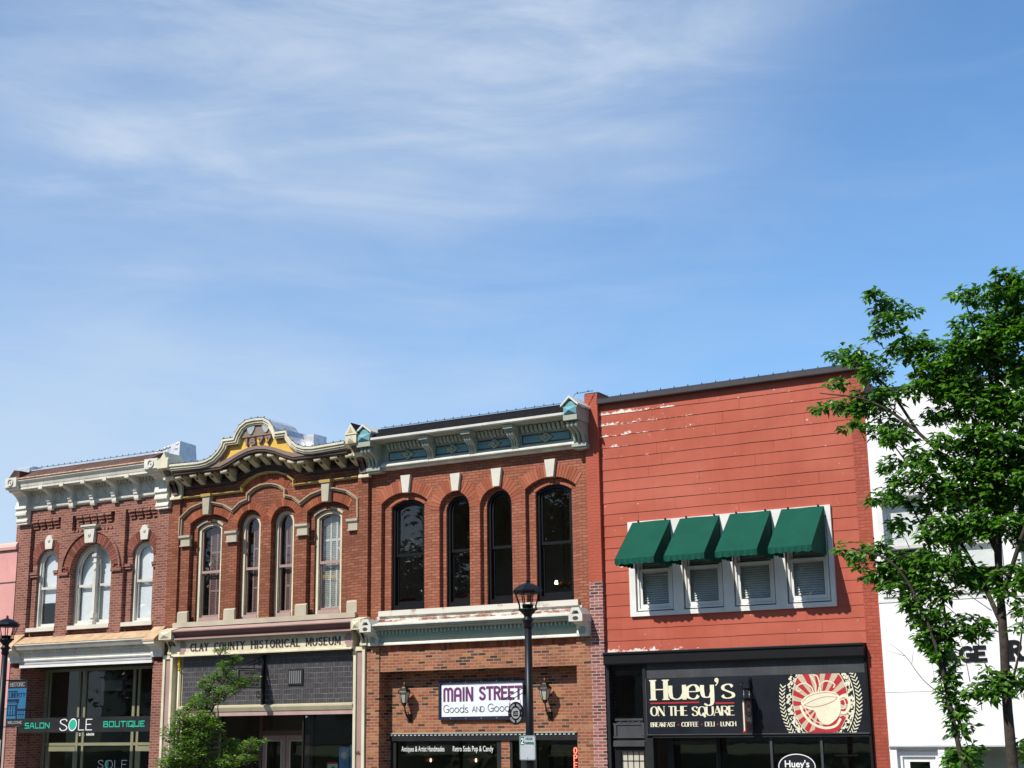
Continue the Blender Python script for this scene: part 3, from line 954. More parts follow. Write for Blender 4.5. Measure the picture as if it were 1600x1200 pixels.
# ---------------------------------------------------------------- salon building (dark red brick, cream cornice)
def salon():
    b = thing('brick_building', 'dark red brick building with white arched windows and a rusty edged cream cornice', 'building', (-31.0, 0.3, 0.0))
    W1 = arch(-32.78, 0.425, 5.5, 7.47, 0.425)
    WR = arch(-28.97, 0.40, 5.5, 7.46, 0.40)
    WC = arch(-30.87, 0.81, 5.5, 7.13, 0.81, 20)
    wall = MB()
    wall.prism([(-33.5, 4.5), (-27.92, 4.5), (-27.92, 10.2), (-33.5, 10.2)], 0.12, 0.45, [W1, WC, WR])
    wall.box(-34.22, -33.5, 0.14, 0.45, 8.2, 10.2)
    wall.box(-33.93, -33.43, 0.0, 0.119, 5.4, 8.8)                      # corner piers
    wall.box(-28.37, -27.93, 0.0, 0.119, 5.1, 8.8)
    wall.box(-33.93, -27.93, 0.0, 0.119, 8.8, 9.1)                      # head band
    wall.prism([(-32.2, 5.35), (-29.6, 5.35), (-29.6, 8.8), (-32.2, 8.8)], 0.0, 0.119,
               [WC[:0] + arch(-30.87, 0.815, 5.351, 7.13, 0.815, 20), [(-31.72, 8.35), (-30.02, 8.35), (-30.02, 8.79), (-31.72, 8.79)]])
    for cx in (-31.95, -29.83):                                         # foot ledge of the middle piers
        wall.box(cx - 0.25, cx + 0.25, -0.04, 0.0, 5.33, 5.43)
    for x0, x1, z0, z1 in ((-32.14, -31.74, 7.06, 7.17), (-30.03, -29.63, 7.06, 7.17)):
        wall.box(x0, x1, -0.06, -0.001, z0, z1)
    for x0, x1 in ((-33.43, -33.12), (-32.44, -32.26), (-29.59, -29.38), (-28.56, -28.42)):
        wall.box(x0, x1, 0.06, 0.119, 7.10, 7.25)
        wall.box(x0, x1, 0.03, 0.06, 7.17, 7.25)
    for cx, s in ((-32.02, 1), (-29.74, -1)):                           # brick hooks above the imposts
        wall.box(cx - 0.02, cx + 0.02, -0.05, -0.001, 7.17, 7.31)
        wall.box(cx + (0.02 if s > 0 else -0.22), cx + (0.22 if s > 0 else -0.02), -0.05, -0.001, 7.27, 7.31)
        wall.box(cx + s * 0.2 - 0.02, cx + s * 0.2 + 0.02, -0.05, -0.001, 7.21, 7.27)
    for x0, n, y in ((-33.40, 4, 0.12), (-31.57, 5, 0.12), (-29.49, 4, 0.12)):   # stepped corbel teeth
        for k in range(n):
            for j in range(3):
                wall.box(x0 + 0.29 * k, x0 + 0.29 * k + 0.25 - 0.05 * (2 - j) * 0.5, 0.115 - 0.045 * (j + 1), 0.119, 8.53 + 0.085 * j, 8.595 + 0.085 * j)
            wall.box(x0 + 0.29 * k, x0 + 0.29 * k + 0.25, 0.0, 0.119, 8.775, 8.80)
    for k in range(11):                                                 # saw tooth course under the middle box
        wall.box(-31.65 + 0.15 * k, -31.58 + 0.15 * k, -0.03, 0.0, 8.31, 8.36)
    wall.box(-33.93, -33.5, 0.0, 0.45, 0.0, 4.5)                        # shop front piers
    wall.box(-28.30, -27.93, 0.0, 0.45, 0.0, 4.5)
    wall.box(-33.93, -33.45, 0.45, 1.0, 0.0, 4.5)
    wall.box(-28.32, -27.93, 0.45, 1.0, 0.0, 4.5)
    wall.build('wall', 'sole_brick', b)
    for path, a, c, y in ((arch(-32.78, 0.43, 7.47, 7.47, 0.43), 0.0, 0.30, 0.10), (arch(-28.97, 0.405, 7.46, 7.46, 0.405), 0.0, 0.30, 0.10),
                          (arch(-30.87, 0.82, 7.18, 7.13, 0.82, 22), 0.0, 0.30, -0.02)):
        MB().wedges(path, a, c, y, y + 0.06, 0.072).build('brick_arch', 'sole_voussoir', b)
    MB().band(arch(-30.87, 0.82, 7.18, 7.13, 0.82, 22), 0.305, 0.375, -0.06, 0.0).build('arch_roll', 'sole_brick', b)

    def shaded(cx, hw, zs, rise, zlow=None):
        w, inner = window(b, cx, hw, 5.6, zs, rise, 0.20, 0.07, 'sole_white', 'sole_white', 0.045, 6.77)
        poly = inner
        if zlow:
            poly = [(inner[0][0], zlow)] + inner[1:-1] + [(inner[-1][0], zlow)]
        MB().prism(offset(poly, -0.012), 0.36, 0.366).build('roller_shade', 'shade', w)
        return w
    shaded(-32.78, 0.42, 7.47, 0.42, 6.34)
    shaded(-28.97, 0.395, 7.46, 0.395)
    # the twin window under the big arch
    path = arch(-30.90, 0.80, 5.6, 7.13, 0.80, 20)
    w = MB().band(path, -0.10, 0.0, 0.20, 0.36).box(-31.62, -30.18, 0.19, 0.36, 5.6, 5.68).build('window', 'sole_white', b)
    s = MB()
    for x0, x1, r in ((-31.60, -30.92, 6.75), (-30.78, -30.12, 6.75)):
        s.box(x0, x1, 0.25, 0.30, r - 0.035, r + 0.035)
        for q in (x0, x1):
            s.box(q - 0.03, q + 0.03, 0.25, 0.30, 5.68, 7.35)
        s.box(x0, x1, 0.26, 0.31, 5.68, 5.76)
    s.band(offset(path, -0.10)[1:-1], -0.05, 0.0, 0.25, 0.30)
    s.build('sash', 'sole_white', w)
    inner = offset(path, -0.11)
    MB().prism(inner, 0.305, 0.309).build('pane', 'pane', w)
    MB().prism(offset(inner, -0.02), 0.37, 0.376).build('roller_shade', 'shade', w)
    m = MB().box(-30.90, -30.79, 0.12, 0.26, 5.62, 7.92)
    m.box(-30.93, -30.76, 0.08, 0.26, 7.55, 7.62).box(-30.92, -30.77, 0.10, 0.26, 7.38, 7.42)
    m.box(-30.93, -30.76, 0.06, 0.26, 5.62, 5.72).box(-30.925, -30.765, 0.08, 0.26, 5.80, 5.95)
    m.disc(-30.845, 7.20, 0.045, 0.10, 0.12)
    m.build('mullion', 'sole_white', w)
    for x0, x1, z0, y in ((-33.37, -32.20, 5.50, 0.0), (-31.70, -30.06, 5.50, 0.02), (-29.57, -28.40, 5.50, 0.0)):
        MB().box(x0, x1, y - 0.03, 0.30, z0, z0 + 0.11).build('sill', 'stone_white', b)
    keystone(b, -32.70, 7.90, 8.31, 0.27, 0.33, 0.10, 'stone_white', True)
    keystone(b, -28.89, 7.90, 8.32, 0.26, 0.33, 0.10, 'stone_white', True)
    k = MB().prism([(-31.04, 7.94), (-30.71, 7.94), (-30.67, 8.36), (-31.09, 8.36)], -0.13, 0.02)
    k.box(-31.15, -30.60, -0.16, 0.02, 8.36, 8.40).box(-31.18, -30.56, -0.19, 0.02, 8.40, 8.45)
    k.disc(-30.88, 8.17, 0.07, -0.15, -0.13).disc(-30.88, 8.17, 0.03, -0.17, -0.15, 8)
    k.build('keystone', 'stone_white', b)

    # main cornice
    c = MB()
    c.prof([(0.12, 9.08), (-0.02, 9.08), (-0.02, 9.66), (0.12, 9.66)], -33.6, -28.0)
    c.prof([(-0.02, 9.10), (-0.09, 9.12), (-0.10, 9.16), (-0.06, 9.20), (-0.03, 9.24), (-0.02, 9.24)], -33.5, -28.1)
    c.prof([(0.12, 9.66), (-0.50, 9.66), (-0.50, 9.71), (0.12, 9.71)], -33.5, -28.0)
    c.prof([(0.12, 9.71), (-0.46, 9.71), (-0.50, 9.74), (-0.53, 9.84), (-0.60, 9.90), (-0.60, 9.95), (0.12, 9.95)], -33.46, -28.3)
    for x in [-32.57 + 0.865 * k for k in range(-1, 5)]:
        for q in (0.22, 0.62):
            cx = x + q * 0.865 + 0.02
            if -33.3 < cx < -28.5:
                ring = [(cx + 0.13 * math.cos(a), 9.40 + 0.13 * math.sin(a)) for a in [2 * math.pi * i / 16 for i in range(16)]]
                c.band(ring, -0.02, 0.0, -0.045, -0.021, True)
        for q in range(5):
            c.box(x + 0.13 + 0.12 * q, x + 0.19 + 0.12 * q, -0.10, -0.021, 9.56, 9.66)
    cor = c.build('cornice', 'sole_trim', b)
    for k in range(5):
        x = -32.57 + 0.865 * k
        m = MB()
        m.prof([(0.0, 9.02), (-0.10, 9.02), (-0.12, 9.07), (-0.12, 9.18), (-0.15, 9.19), (-0.16, 9.26), (-0.19, 9.28), (-0.18, 9.34), (-0.14, 9.42),
                (-0.20, 9.50), (-0.36, 9.58), (-0.44, 9.60), (-0.44, 9.66), (0.0, 9.66)], x - 0.085, x + 0.085)
        m.box(x - 0.075, x + 0.075, -0.53, -0.44, 9.60, 9.69)
        m.build('bracket', 'sole_trim', cor)
    for x in (-33.72, -28.10):
        m = MB()
        m.prof([(0.0, 8.68), (-0.12, 8.68), (-0.12, 8.74), (-0.15, 8.75), (-0.15, 8.80), (-0.12, 8.82), (-0.12, 8.93), (-0.20, 8.95), (-0.20, 9.02), (-0.17, 9.04),
                (-0.17, 9.12), (-0.22, 9.14), (-0.20, 9.22), (-0.16, 9.36), (-0.20, 9.50), (-0.34, 9.60), (-0.46, 9.62), (-0.48, 9.66), (-0.53, 9.68), (0.0, 9.68)],
               x - 0.235, x + 0.235)
        m.prof([(0.0, 9.68), (-0.58, 9.68), (-0.60, 9.72), (-0.64, 9.74), (-0.64, 10.02), (0.0, 10.02)], x - 0.24, x + 0.24)
        ring = [(x + 0.085 * math.cos(a), 9.88 + 0.085 * math.sin(a)) for a in [2 * math.pi * i / 16 for i in range(16)]]
        m.band(ring, -0.035, 0.0, -0.67, -0.641, True)
        m.disc(x, 9.88, 0.025, -0.67, -0.641, 8)
        m.build('end_bracket', 'sole_trim', cor)
        g = MB().box(x - 0.07, x + 0.07, -0.47, -0.15, 9.20, 9.56)
    MB().prof([(-0.60, 9.952), (-0.635, 9.955), (-0.635, 9.985), (-0.58, 10.0), (0.0, 10.0), (0.0, 9.952)], -33.46, -28.36).build('gutter', 'rust_line', b)
    m = MB().prof([(-0.57, 9.99), (0.03, 10.30), (0.12, 10.30), (0.12, 9.99)], -33.46, -28.36)
    m.prism([(-33.95, 10.0), (-33.46, 10.0), (-33.46, 10.22), (-33.7, 10.26)], -0.55, 0.1)
    m.build('roof', 'rust_roof', b)
    m = MB().prof([(0.0, 10.302), (0.0, 10.33), (0.10, 10.345), (0.5, 10.36), (0.5, 10.302)], -33.6, -28.2)
    m.prof([(-0.05, 10.27), (-0.05, 10.40), (0.1, 10.47), (0.6, 10.44), (0.6, 10.2)], -34.25, -33.62)
    m.build('coping', 'coating', b)
    bm_ = MB().add([(-28.9, 0.15, 10.2), (-27.75, 0.1, 9.9), (-27.75, 0.85, 9.9), (-28.9, 0.85, 10.2),
                    (-28.75, 0.25, 10.46), (-27.83, 0.2, 10.63), (-27.83, 0.85, 10.60), (-28.75, 0.85, 10.48)],
                   [(0, 1, 5, 4), (1, 2, 6, 5), (2, 3, 7, 6), (3, 0, 4, 7), (4, 5, 6, 7), (0, 3, 2, 1)])
    rq = random.Random(9)
    lump = MB()
    for k in range(26):
        x, z = rq.uniform(-28.7, -27.9), rq.uniform(10.2, 10.42)
        lump.lathe(x, 0.24 if rq.random() < 0.5 else rq.uniform(0.2, 0.8), z if rq.random() < 0.4 else 10.40 + 0.185 * (x + 28.75), [(0.03, -0.05), (rq.uniform(0.07, 0.13), 0.0), (0.05, rq.uniform(0.02, 0.05))], 9)
    bm_.add(lump.v, lump.f, True)
    bm_.build('parapet', 'coating', b, 'silver coated parapet block')

    # shop front cornice
    c = MB()
    c.prof([(0.0, 4.64), (-0.08, 4.64), (-0.10, 4.68), (-0.07, 4.73), (-0.09, 4.74), (-0.09, 4.89), (-0.14, 4.90), (-0.14, 4.95), (-0.28, 4.97), (-0.30, 5.00),
            (-0.34, 5.06), (-0.37, 5.09), (-0.37, 5.12), (0.0, 5.12)], -33.45, -28.30)
    for k in range(58):
        c.box(-33.40 + 0.088 * k, -33.355 + 0.088 * k, -0.20, -0.141, 4.90, 4.955)
    cor = c.build('shop_cornice', 'sole_white', b)
    MB().prof([(0.0, 4.56), (-0.06, 4.56), (-0.06, 4.64), (0.0, 4.64)], -33.5, -28.3).build('fascia', 'white_grey', cor)
    MB().prof([(0.0, 4.47), (-0.07, 4.47), (-0.07, 4.545), (0.0, 4.545)], -33.48, -28.28).build('fascia', 'white_frame', cor)
    MB().prof([(-0.37, 5.121), (-0.38, 5.135), (0.0, 5.35), (0.0, 5.121)], -33.42, -28.30).build('roof', 'rust_orange', cor)
    for x0, x1 in ((-33.93, -33.44), (-28.29, -27.90)):
        m = MB().prof([(0.0, 4.62), (-0.10, 4.62), (-0.12, 4.70), (-0.10, 4.78), (-0.20, 4.90), (-0.30, 4.93), (-0.42, 4.96), (-0.42, 5.03), (0.0, 5.03)], x0, x1)
        m.build('end_bracket', 'sole_white', cor)
        MB().prof([(-0.44, 5.031), (-0.44, 5.08), (-0.10, 5.36), (0.0, 5.44), (0.0, 5.031)], x0 - 0.02, x1 + 0.02).build('cap', 'rust_orange', cor)

    # recessed shop front
    f = MB()
    y0, y1 = 0.90, 0.98
    for x0, x1 in ((-33.45, -33.32), (-33.26, -33.20), (-32.06, -31.98), (-31.82, -31.74), (-29.90, -29.80), (-29.70, -29.62), (-28.42, -28.32)):
        f.box(x0, x1, y0, y1, 0.05, 4.42)
    for z0, z1 in ((4.36, 4.44), (2.26, 2.34), (0.05, 0.45)):
        f.box(-33.45, -28.32, y0 + 0.005, y1 - 0.005, z0, z1)
    fr = f.build('shop_window', 'olive', b)
    MB().box(-33.44, -28.33, 0.935, 0.939, 0.45, 4.36).build('pane', 'pane_dark', fr)
    text(MB(), 'SOLE', -31.15, -30.0, 1.62, 0.24, 0.92, 0.018).build('lettering', 'white_ink', fr, 'small white shop name on the glass')
    text(MB(), '12 N. MAIN', -32.00, -31.36, 2.535, 0.075, 0.925, 0.016, sp=3.2).build('lettering', 'white_ink', fr, 'small white street number on the glass')
    MB().disc(-30.80, 1.74, 0.075, 0.925, 0.932, 18, 0.12).build('logo', 'sign_green', fr)
    d = MB()
    for x0, x1 in ((-33.20, -32.04), (-29.62, -28.44)):
        d.box(x0, x0 + 0.10, 0.90, 0.95, 0.08, 2.24).box(x1 - 0.10, x1, 0.90, 0.95, 0.08, 2.24).box(x0 + 0.1, x1 - 0.1, 0.90, 0.95, 2.10, 2.24)
    d.build('door_frame', 'olive', b)
    MB().box(-31.25, -30.45, 1.02, 1.03, 3.78, 4.08).build('notice', 'paper', b, 'pale sheet of paper behind the upper glass')
    shell(b, -33.93, -27.93, 9.9, yf=1.0, floor=4.6)
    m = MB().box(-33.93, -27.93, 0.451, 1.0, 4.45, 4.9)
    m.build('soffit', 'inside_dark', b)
    lights_string([(-33.5, 0.0, 10.375), (-30.9, 0.0, 10.37), (-28.3, 0.0, 10.375)], 'string of small bulbs along the white roof edge of the dark red salon building', 22)
    return b


salon()


# ---------------------------------------------------------------- museum (1877 gable, yellow panel)
MC = -24.43


def museum():
    b = thing('brick_building', 'orange brick museum building with curved gable dated 1877 and yellow panel', 'building', (MC, 0.3, 0.0))
    yA, yB = 0.07, 0.20
    cA, cB = MC * 1.0024, MC * 1.0055
    A = [arch(cA - 2.03, 0.68, 5.5, 8.20, 0.215), arch(cA - 0.58, 0.43, 5.5, 7.99, 0.43), arch(cA + 0.58, 0.43, 5.5, 7.99, 0.43), arch(cA + 2.03, 0.68, 5.5, 8.20, 0.215)]
    Bp = [(-2.03, 0.44, 8.06, 0.15), (-0.57, 0.33, 7.99, 0.33), (0.57, 0.33, 7.99, 0.33), (2.03, 0.44, 8.06, 0.15)]
    B = [arch(cB + dx, hw, 5.5, zs, r) for dx, hw, zs, r in Bp]
    wall = MB()
    wall.box(-27.925, -27.54, 0.0, 0.5, 5.30, 9.4)
    wall.box(-21.45, -21.13, 0.0, 0.5, 5.30, 9.4)
    wall.prism([(-27.54, 5.3), (-21.45, 5.3), (-21.45, 9.5), (-27.54, 9.5)], yA, yB, A)
    wall.prism([(-27.54, 5.3), (-21.45, 5.3), (-21.45, 9.5), (-27.54, 9.5)], yB + 0.001, 0.5, B)
    wall.build('wall', 'museum_brick', b)
    for i, (dx, hw, zs, r) in enumerate(((-2.03, 0.68, 8.20, 0.215), (-0.58, 0.43, 7.99, 0.43), (0.58, 0.43, 7.99, 0.43), (2.03, 0.68, 8.20, 0.215))):
        p = arch(cA + dx, hw + 0.005, zs, zs, r)
        MB().wedges(p, 0.0, 0.215, yA - 0.006 - 0.004 * (i % 2), yA + 0.03, 0.072, 0.007).build('brick_arch', 'museum_voussoir', b)
    half = [(3.02, 7.9), (3.01, 8.37), (2.66, 8.61), (2.27, 8.71), (1.92, 8.71), (1.5, 8.61), (1.155, 8.42)]
    mid = [(0.89, 8.61), (0.62, 8.68), (0.615, 8.83), (0.41, 8.96), (0.2, 9.02)]
    hood = [(-x, z) for x, z in half] + [(-x, z) for x, z in mid] + [(0, 9.03)] + [(x, z) for x, z in reversed(mid)] + [(x, z) for x, z in reversed(half)]
    hood = [(cA + x, z) for x, z in hood]
    m = MB().band(hood, -0.035, 0.01, 0.01, yA).band(hood, 0.01, 0.042, -0.03, yA)
    m.build('hood_mould', 'hood_tan', b)
    MB().wedges([p for p in hood if abs(p[0] - cA) < 0.616], 0.065, 0.30, yA - 0.01, yA + 0.02, 0.072, 0.007).build('brick_arch', 'museum_voussoir', b)
    for s in (-1, 1):
        keystone(b, cA + s * 2.04, 8.40, 8.88, 0.20, 0.26, yA, 'stone_tan', d=0.15)
    for x0, x1 in ((-27.50, -27.12), (-25.85, -25.45), (-23.44, -23.05), (-21.78, -21.44)):
        m = MB().box(x0 + 0.03, x1 - 0.02, yA - 0.07, yA, 7.59, 7.77)
        m.prof([(yA, 7.76), (yA - 0.06, 7.76), (yA - 0.12, 7.82), (yA - 0.12, 7.88), (yA, 7.88)], x0 - 0.01, x1 + 0.01)
        m.box(x0 + 0.01, x1, yA - 0.09, yA, 7.58, 7.61)
        m.build('impost', 'stone_tan', b)
        m = MB().box(x0 + 0.01, x1 - 0.01, yA - 0.07, yA, 5.49, 5.77)
        m.prof([(yA, 5.77), (yA - 0.07, 5.77), (yA - 0.02, 5.81), (yA, 5.81)], x0 + 0.01, x1 - 0.01)
        m.build('pier_base', 'stone_tan', b)
    MB().box(-27.56, -21.44, -0.09, 0.35, 5.37, 5.50).build('sill', 'stone_tan', b)

    def shutters(w, inner, cols, rails, y, mat, gapcol=None):
        x0, x1 = inner[0][0], inner[-1][0]
        z1 = max(p[1] for p in inner)
        m = MB()
        st = 0.05
        n = len(cols) - 1
        def top(x):
            best = z1
            for i in range(1, len(inner)):
                a, c = inner[i - 1], inner[i]
                if min(a[0], c[0]) - 1e-6 <= x <= max(a[0], c[0]) + 1e-6 and abs(a[0] - c[0]) > 1e-6:
                    t = (x - a[0]) / (c[0] - a[0])
                    best = a[1] + (c[1] - a[1]) * t
            return best
        xs = [x0 + (x1 - x0) * c for c in cols]
        for x in xs:
            t = min(top(x - 0.02), top(x + 0.02)) - 0.02
            m.box(x - 0.025, x + 0.025, y, y + 0.03, 5.62, t)
        for z in rails:
            m.box(xs[0], xs[-1], y + 0.002, y + 0.028, z - 0.03, z + 0.03)
        z = 5.66
        while z < z1 - 0.05:
            for i in range(n):
                if gapcol == i and z > 7.45:
                    continue
                if z < min(top(xs[i] + 0.02), top(xs[i + 1] - 0.02)) - 0.03:
                    m.add([(xs[i], y + 0.022, z), (xs[i + 1], y + 0.022, z), (xs[i + 1], y + 0.006, z + 0.034), (xs[i], y + 0.006, z + 0.034),
                           (xs[i], y + 0.028, z + 0.004), (xs[i + 1], y + 0.028, z + 0.004), (xs[i + 1], y + 0.012, z + 0.038), (xs[i], y + 0.012, z + 0.038)],
                          [(0, 1, 2, 3), (4, 7, 6, 5), (0, 4, 5, 1), (3, 2, 6, 7)])
            z += 0.05
        m.build('shutter', mat, w)
    for i, (dx, hw, zs, r) in enumerate(Bp):
        w, inner = window(b, cB + dx, hw - 0.005, 5.5, zs, r - 0.004, yB + 0.06, 0.085, 'cream', 'mauve', 0.04, 6.86, 'pane', sillh=0.13)
        MB().box(cB + dx - hw + 0.09, cB + dx + hw - 0.09, yB + 0.045, yB + 0.2, 5.50, 5.63).build('sill', 'mauve_roof', w)
        if i == 3:
            shutters(w, inner, [0.03, 0.38, 0.66, 0.97], [5.68, 7.45], yB + 0.24, 'shutter_white')
        else:
            shutters(w, inner, [[0.30, 0.62, 0.97], [0.35, 0.68, 0.97], [0.30, 0.62, 0.97]][i], [5.68, 6.35, 7.4], yB + 0.24, 'shutter_mauve')
        if i in (0, 3):
            p = arch(cB + dx, hw, zs, zs, r)
            k = len(p) // 2
            m = MB().band(p[:k], 0.02, 0.085, yB - 0.012, yB).band(p[k + 1:], 0.02, 0.085, yB - 0.012, yB)
            m.build('arch_band', 'stone_tan', b)
    bfont(MB(), 'Dr Bogart', cB + 1.76, cB + 2.24, 6.44, 6.54, yB + 0.155).build('lettering', 'gold_bright', b, 'worn yellow name on the window glass')

    # gold string course stepping over the middle
    g = [(-3.0, 8.93), (-0.89, 8.93), (-0.89, 9.06), (-0.62, 9.24), (-0.32, 9.335), (0, 9.365), (0.32, 9.335), (0.62, 9.24), (0.87, 9.06), (0.87, 8.93), (2.98, 8.95)]
    g = [(MC + x, z) for x, z in g]
    m = MB().band(g, -0.024, 0.004, -0.02, yA).band(g, 0.004, 0.026, -0.045, yA)
    for s in (-1, 1):
        m.box(cA + s * 2.04 - 0.17, cA + s * 2.04 + 0.17, -0.11, yA, 8.885, 8.965)
    m.build('string_course', 'gold', b)
    # dark frieze band and soffit
    low = [(-2.98, 9.50), (-1.25, 9.50), (-0.95, 9.60), (-0.62, 9.73), (-0.30, 9.82), (0, 9.85), (0.30, 9.82), (0.62, 9.73), (0.95, 9.60), (1.25, 9.50), (2.98, 9.50)]
    low = [(MC + x, z) for x, z in low]
    m = MB().band([(x, z - 0.27) for x, z in low], -0.05, 0.05, 0.0, yA)
    m.band([(x, z - 0.18) for x, z in low], -0.02, 0.0, -0.03, yA)
    m.prism([(-27.54, 9.35), (-21.45, 9.35)] + [(x, z) for x, z in reversed(low)], 0.03, 0.3)
    m.band(low, 0.005, 0.06, -0.50, 0.25)
    m.build('frieze', 'dark_brown', b)
    # fascia with the curved gable
    hg = [(0.0, 10.72), (0.30, 10.70), (0.52, 10.58), (0.66, 10.40), (0.72, 10.27), (1.10, 10.27), (1.15, 10.12), (1.28, 9.97), (1.46, 9.84), (1.68, 9.765), (1.95, 9.74), (2.98, 9.77)]
    top = [(MC - x, z) for x, z in reversed(hg)] + [(MC + x, z) for x, z in hg[1:]]
    tymp = [(-0.57, 10.27), (0.57, 10.27), (0.66, 10.10), (0.98, 10.10), (1.07, 9.92), (1.31, 9.665), (0.95, 9.775), (0.62, 9.895), (0.30, 9.985), (0, 10.01),
            (-0.30, 9.985), (-0.62, 9.895), (-0.95, 9.775), (-1.29, 9.675), (-1.07, 9.92), (-0.98, 10.10), (-0.66, 10.10)]
    tymp = [(MC + x, z) for x, z in tymp]
    lowf = [(x, z + 0.07) for x, z in low]
    outer = [(x, z - 0.02) for x, z in top]
    MB().prism(outer + list(reversed(lowf)), -0.52, -0.455, [tymp]).build('fascia', 'brown_trim', b)
    MB().prism([(MC - 1.45, 9.70), (MC - 1.2, 9.62), (MC, 9.95), (MC + 1.2, 9.62), (MC + 1.45, 9.70), (MC + 1.1, 10.2), (MC + 0.6, 10.4), (MC - 0.6, 10.4), (MC - 1.1, 10.2)], -0.45, -0.38).build('gable_panel', 'yellow', b)
    mol = MB().band(top, -0.045, 0.0, -0.64, -0.3).band(top, -0.105, -0.045, -0.605, -0.3).band(top, -0.15, -0.105, -0.57, -0.3)
    mol.build('cornice', 'cream', b)
    text(MB(), '1877', MC - 0.40, MC + 0.50, 10.035, 0.20, -0.53, 0.052, sp=4.0, depth=0.079).build('lettering', 'brown_trim', b, 'raised brown date numerals')
    for dx in (-0.19, 0.33):
        o = spline([(MC + dx - 0.14, 10.62), (MC + dx - 0.02, 10.66), (MC + dx + 0.12, 10.60), (MC + dx + 0.13, 10.48), (MC + dx + 0.02, 10.33), (MC + dx - 0.09, 10.42)], 4, True)
        MB().prism(o, -0.55, -0.521).build('scroll', 'scroll_grey', b)
    # gable body and white coated top behind the moulding
    body = [(x, z + 0.002) for x, z in top]
    m = MB().prism(body + [(x, z + 0.065) for x, z in reversed(low)], -0.299, 0.25)
    m.band(body, 0.0, 0.02, -0.62, 0.45)
    m.build('parapet', 'coating', b, 'silver coated back of the gable')
    MB().box(MC + 1.0, MC + 1.48, 0.05, 0.6, 9.7, 10.26).build('parapet', 'coating', b, 'grey coated block behind the gable')
    for dx in (-2.81, -2.27, -1.73, -1.18, 1.45, 1.99, 2.52, 3.0):
        m = MB()
        x = MC + dx
        m.prof([(0.05, 9.22), (-0.02, 9.24), (-0.22, 9.34), (-0.30, 9.40), (-0.30, 9.56), (0.05, 9.56)], x - 0.085, x + 0.085)
        m.tube([(x - 0.11, -0.40, 9.44), (x + 0.11, -0.40, 9.44)], 0.055, 10)
        m.box(x - 0.11, x + 0.11, -0.42, -0.1, 9.44, 9.50)
        br = m.build('bracket', 'cream_deep', b)
        MB().add([(x - 0.04, -0.245, 9.345), (x + 0.04, -0.245, 9.345), (x + 0.04, -0.305, 9.40), (x - 0.04, -0.305, 9.40), (x - 0.04, -0.2, 9.36), (x + 0.04, -0.2, 9.36), (x + 0.04, -0.2, 9.42), (x - 0.04, -0.2, 9.42)],
                 [(0, 1, 2, 3), (4, 7, 6, 5), (0, 4, 5, 1), (2, 6, 7, 3), (0, 3, 7, 4), (1, 5, 6, 2)]).build('inset', 'dark_brown', br)
    for dx in (-0.74, -0.36, 0.05, 0.46, 0.88, 1.10 if False else 1.16):
        m = MB()
        x = MC + dx - 0.02
        z = 9.85 - 0.255 * dx * dx - 0.02
        if abs(dx) > 1.0:
            z = 9.52
        ang = 0.45 * dx
        q = MB()
        q.prof([(0.05, z - 0.28), (-0.02, z - 0.26), (-0.22, z - 0.16), (-0.30, z - 0.10), (-0.30, z + 0.03), (0.05, z + 0.03)], x - 0.085, x + 0.085)
        q.tube([(x - 0.11, -0.40, z - 0.06), (x + 0.11, -0.40, z - 0.06)], 0.055, 10)
        q.box(x - 0.11, x + 0.11, -0.42, -0.1, z - 0.06, z)
        ca, sa = math.cos(-ang * 0.8), math.sin(-ang * 0.8)
        q.v = [(x + (p[0] - x) * ca - (p[2] - z) * sa, p[1], z + (p[0] - x) * sa + (p[2] - z) * ca) for p in q.v]
        q.build('bracket', 'cream_deep', b)
    for x0, x1, gable in ((-27.82, -27.43, False), (-21.36, -21.03, True)):
        x = (x0 + x1) / 2
        m = MB()
        m.prof([(0.0, 8.90), (-0.12, 8.90), (-0.12, 8.96), (-0.07, 9.0), (-0.07, 9.16), (-0.12, 9.30), (-0.28, 9.40), (-0.42, 9.42), (-0.42, 9.49), (-0.38, 9.50), (-0.42, 9.60), (-0.54, 9.66), (-0.56, 9.70), (0.0, 9.70)], x0, x1)
        m.box(x0, x1, -0.68, 0.0, 9.70, 9.92)
        if gable:
            m.prism([(x0 - 0.03, 9.92), (x1 + 0.03, 9.92), (x, 10.20)], -0.70, 0.05)
            m.add([(x - 0.10, -0.69, 9.72), (x + 0.10, -0.69, 9.72), (x, -0.74, 9.82), (x, -0.69, 9.9)], [(0, 1, 2), (1, 3, 2), (3, 0, 2), (0, 3, 1)])
        else:
            m.prism([(x0 - 0.02, 9.92), (x1 + 0.02, 9.92), (x1 + 0.02, 9.98), (x + 0.12, 9.98), (x + 0.06, 10.14), (x - 0.1, 9.96)], -0.68, 0.0)
        e = m.build('end_bracket', 'cream', b)
        q = MB()
        q.prof([(-0.08, 9.02), (-0.135, 9.02), (-0.10, 9.16), (-0.15, 9.28), (-0.30, 9.375), (-0.20, 9.40)], x - 0.09, x + 0.09)
        q.prof([(-0.40, 9.52), (-0.415, 9.52), (-0.55, 9.645), (-0.45, 9.66)], x - 0.09, x + 0.09)
        q.move(0, -0.006, -0.006)
        q.build('inset', 'mauve_dark', e)
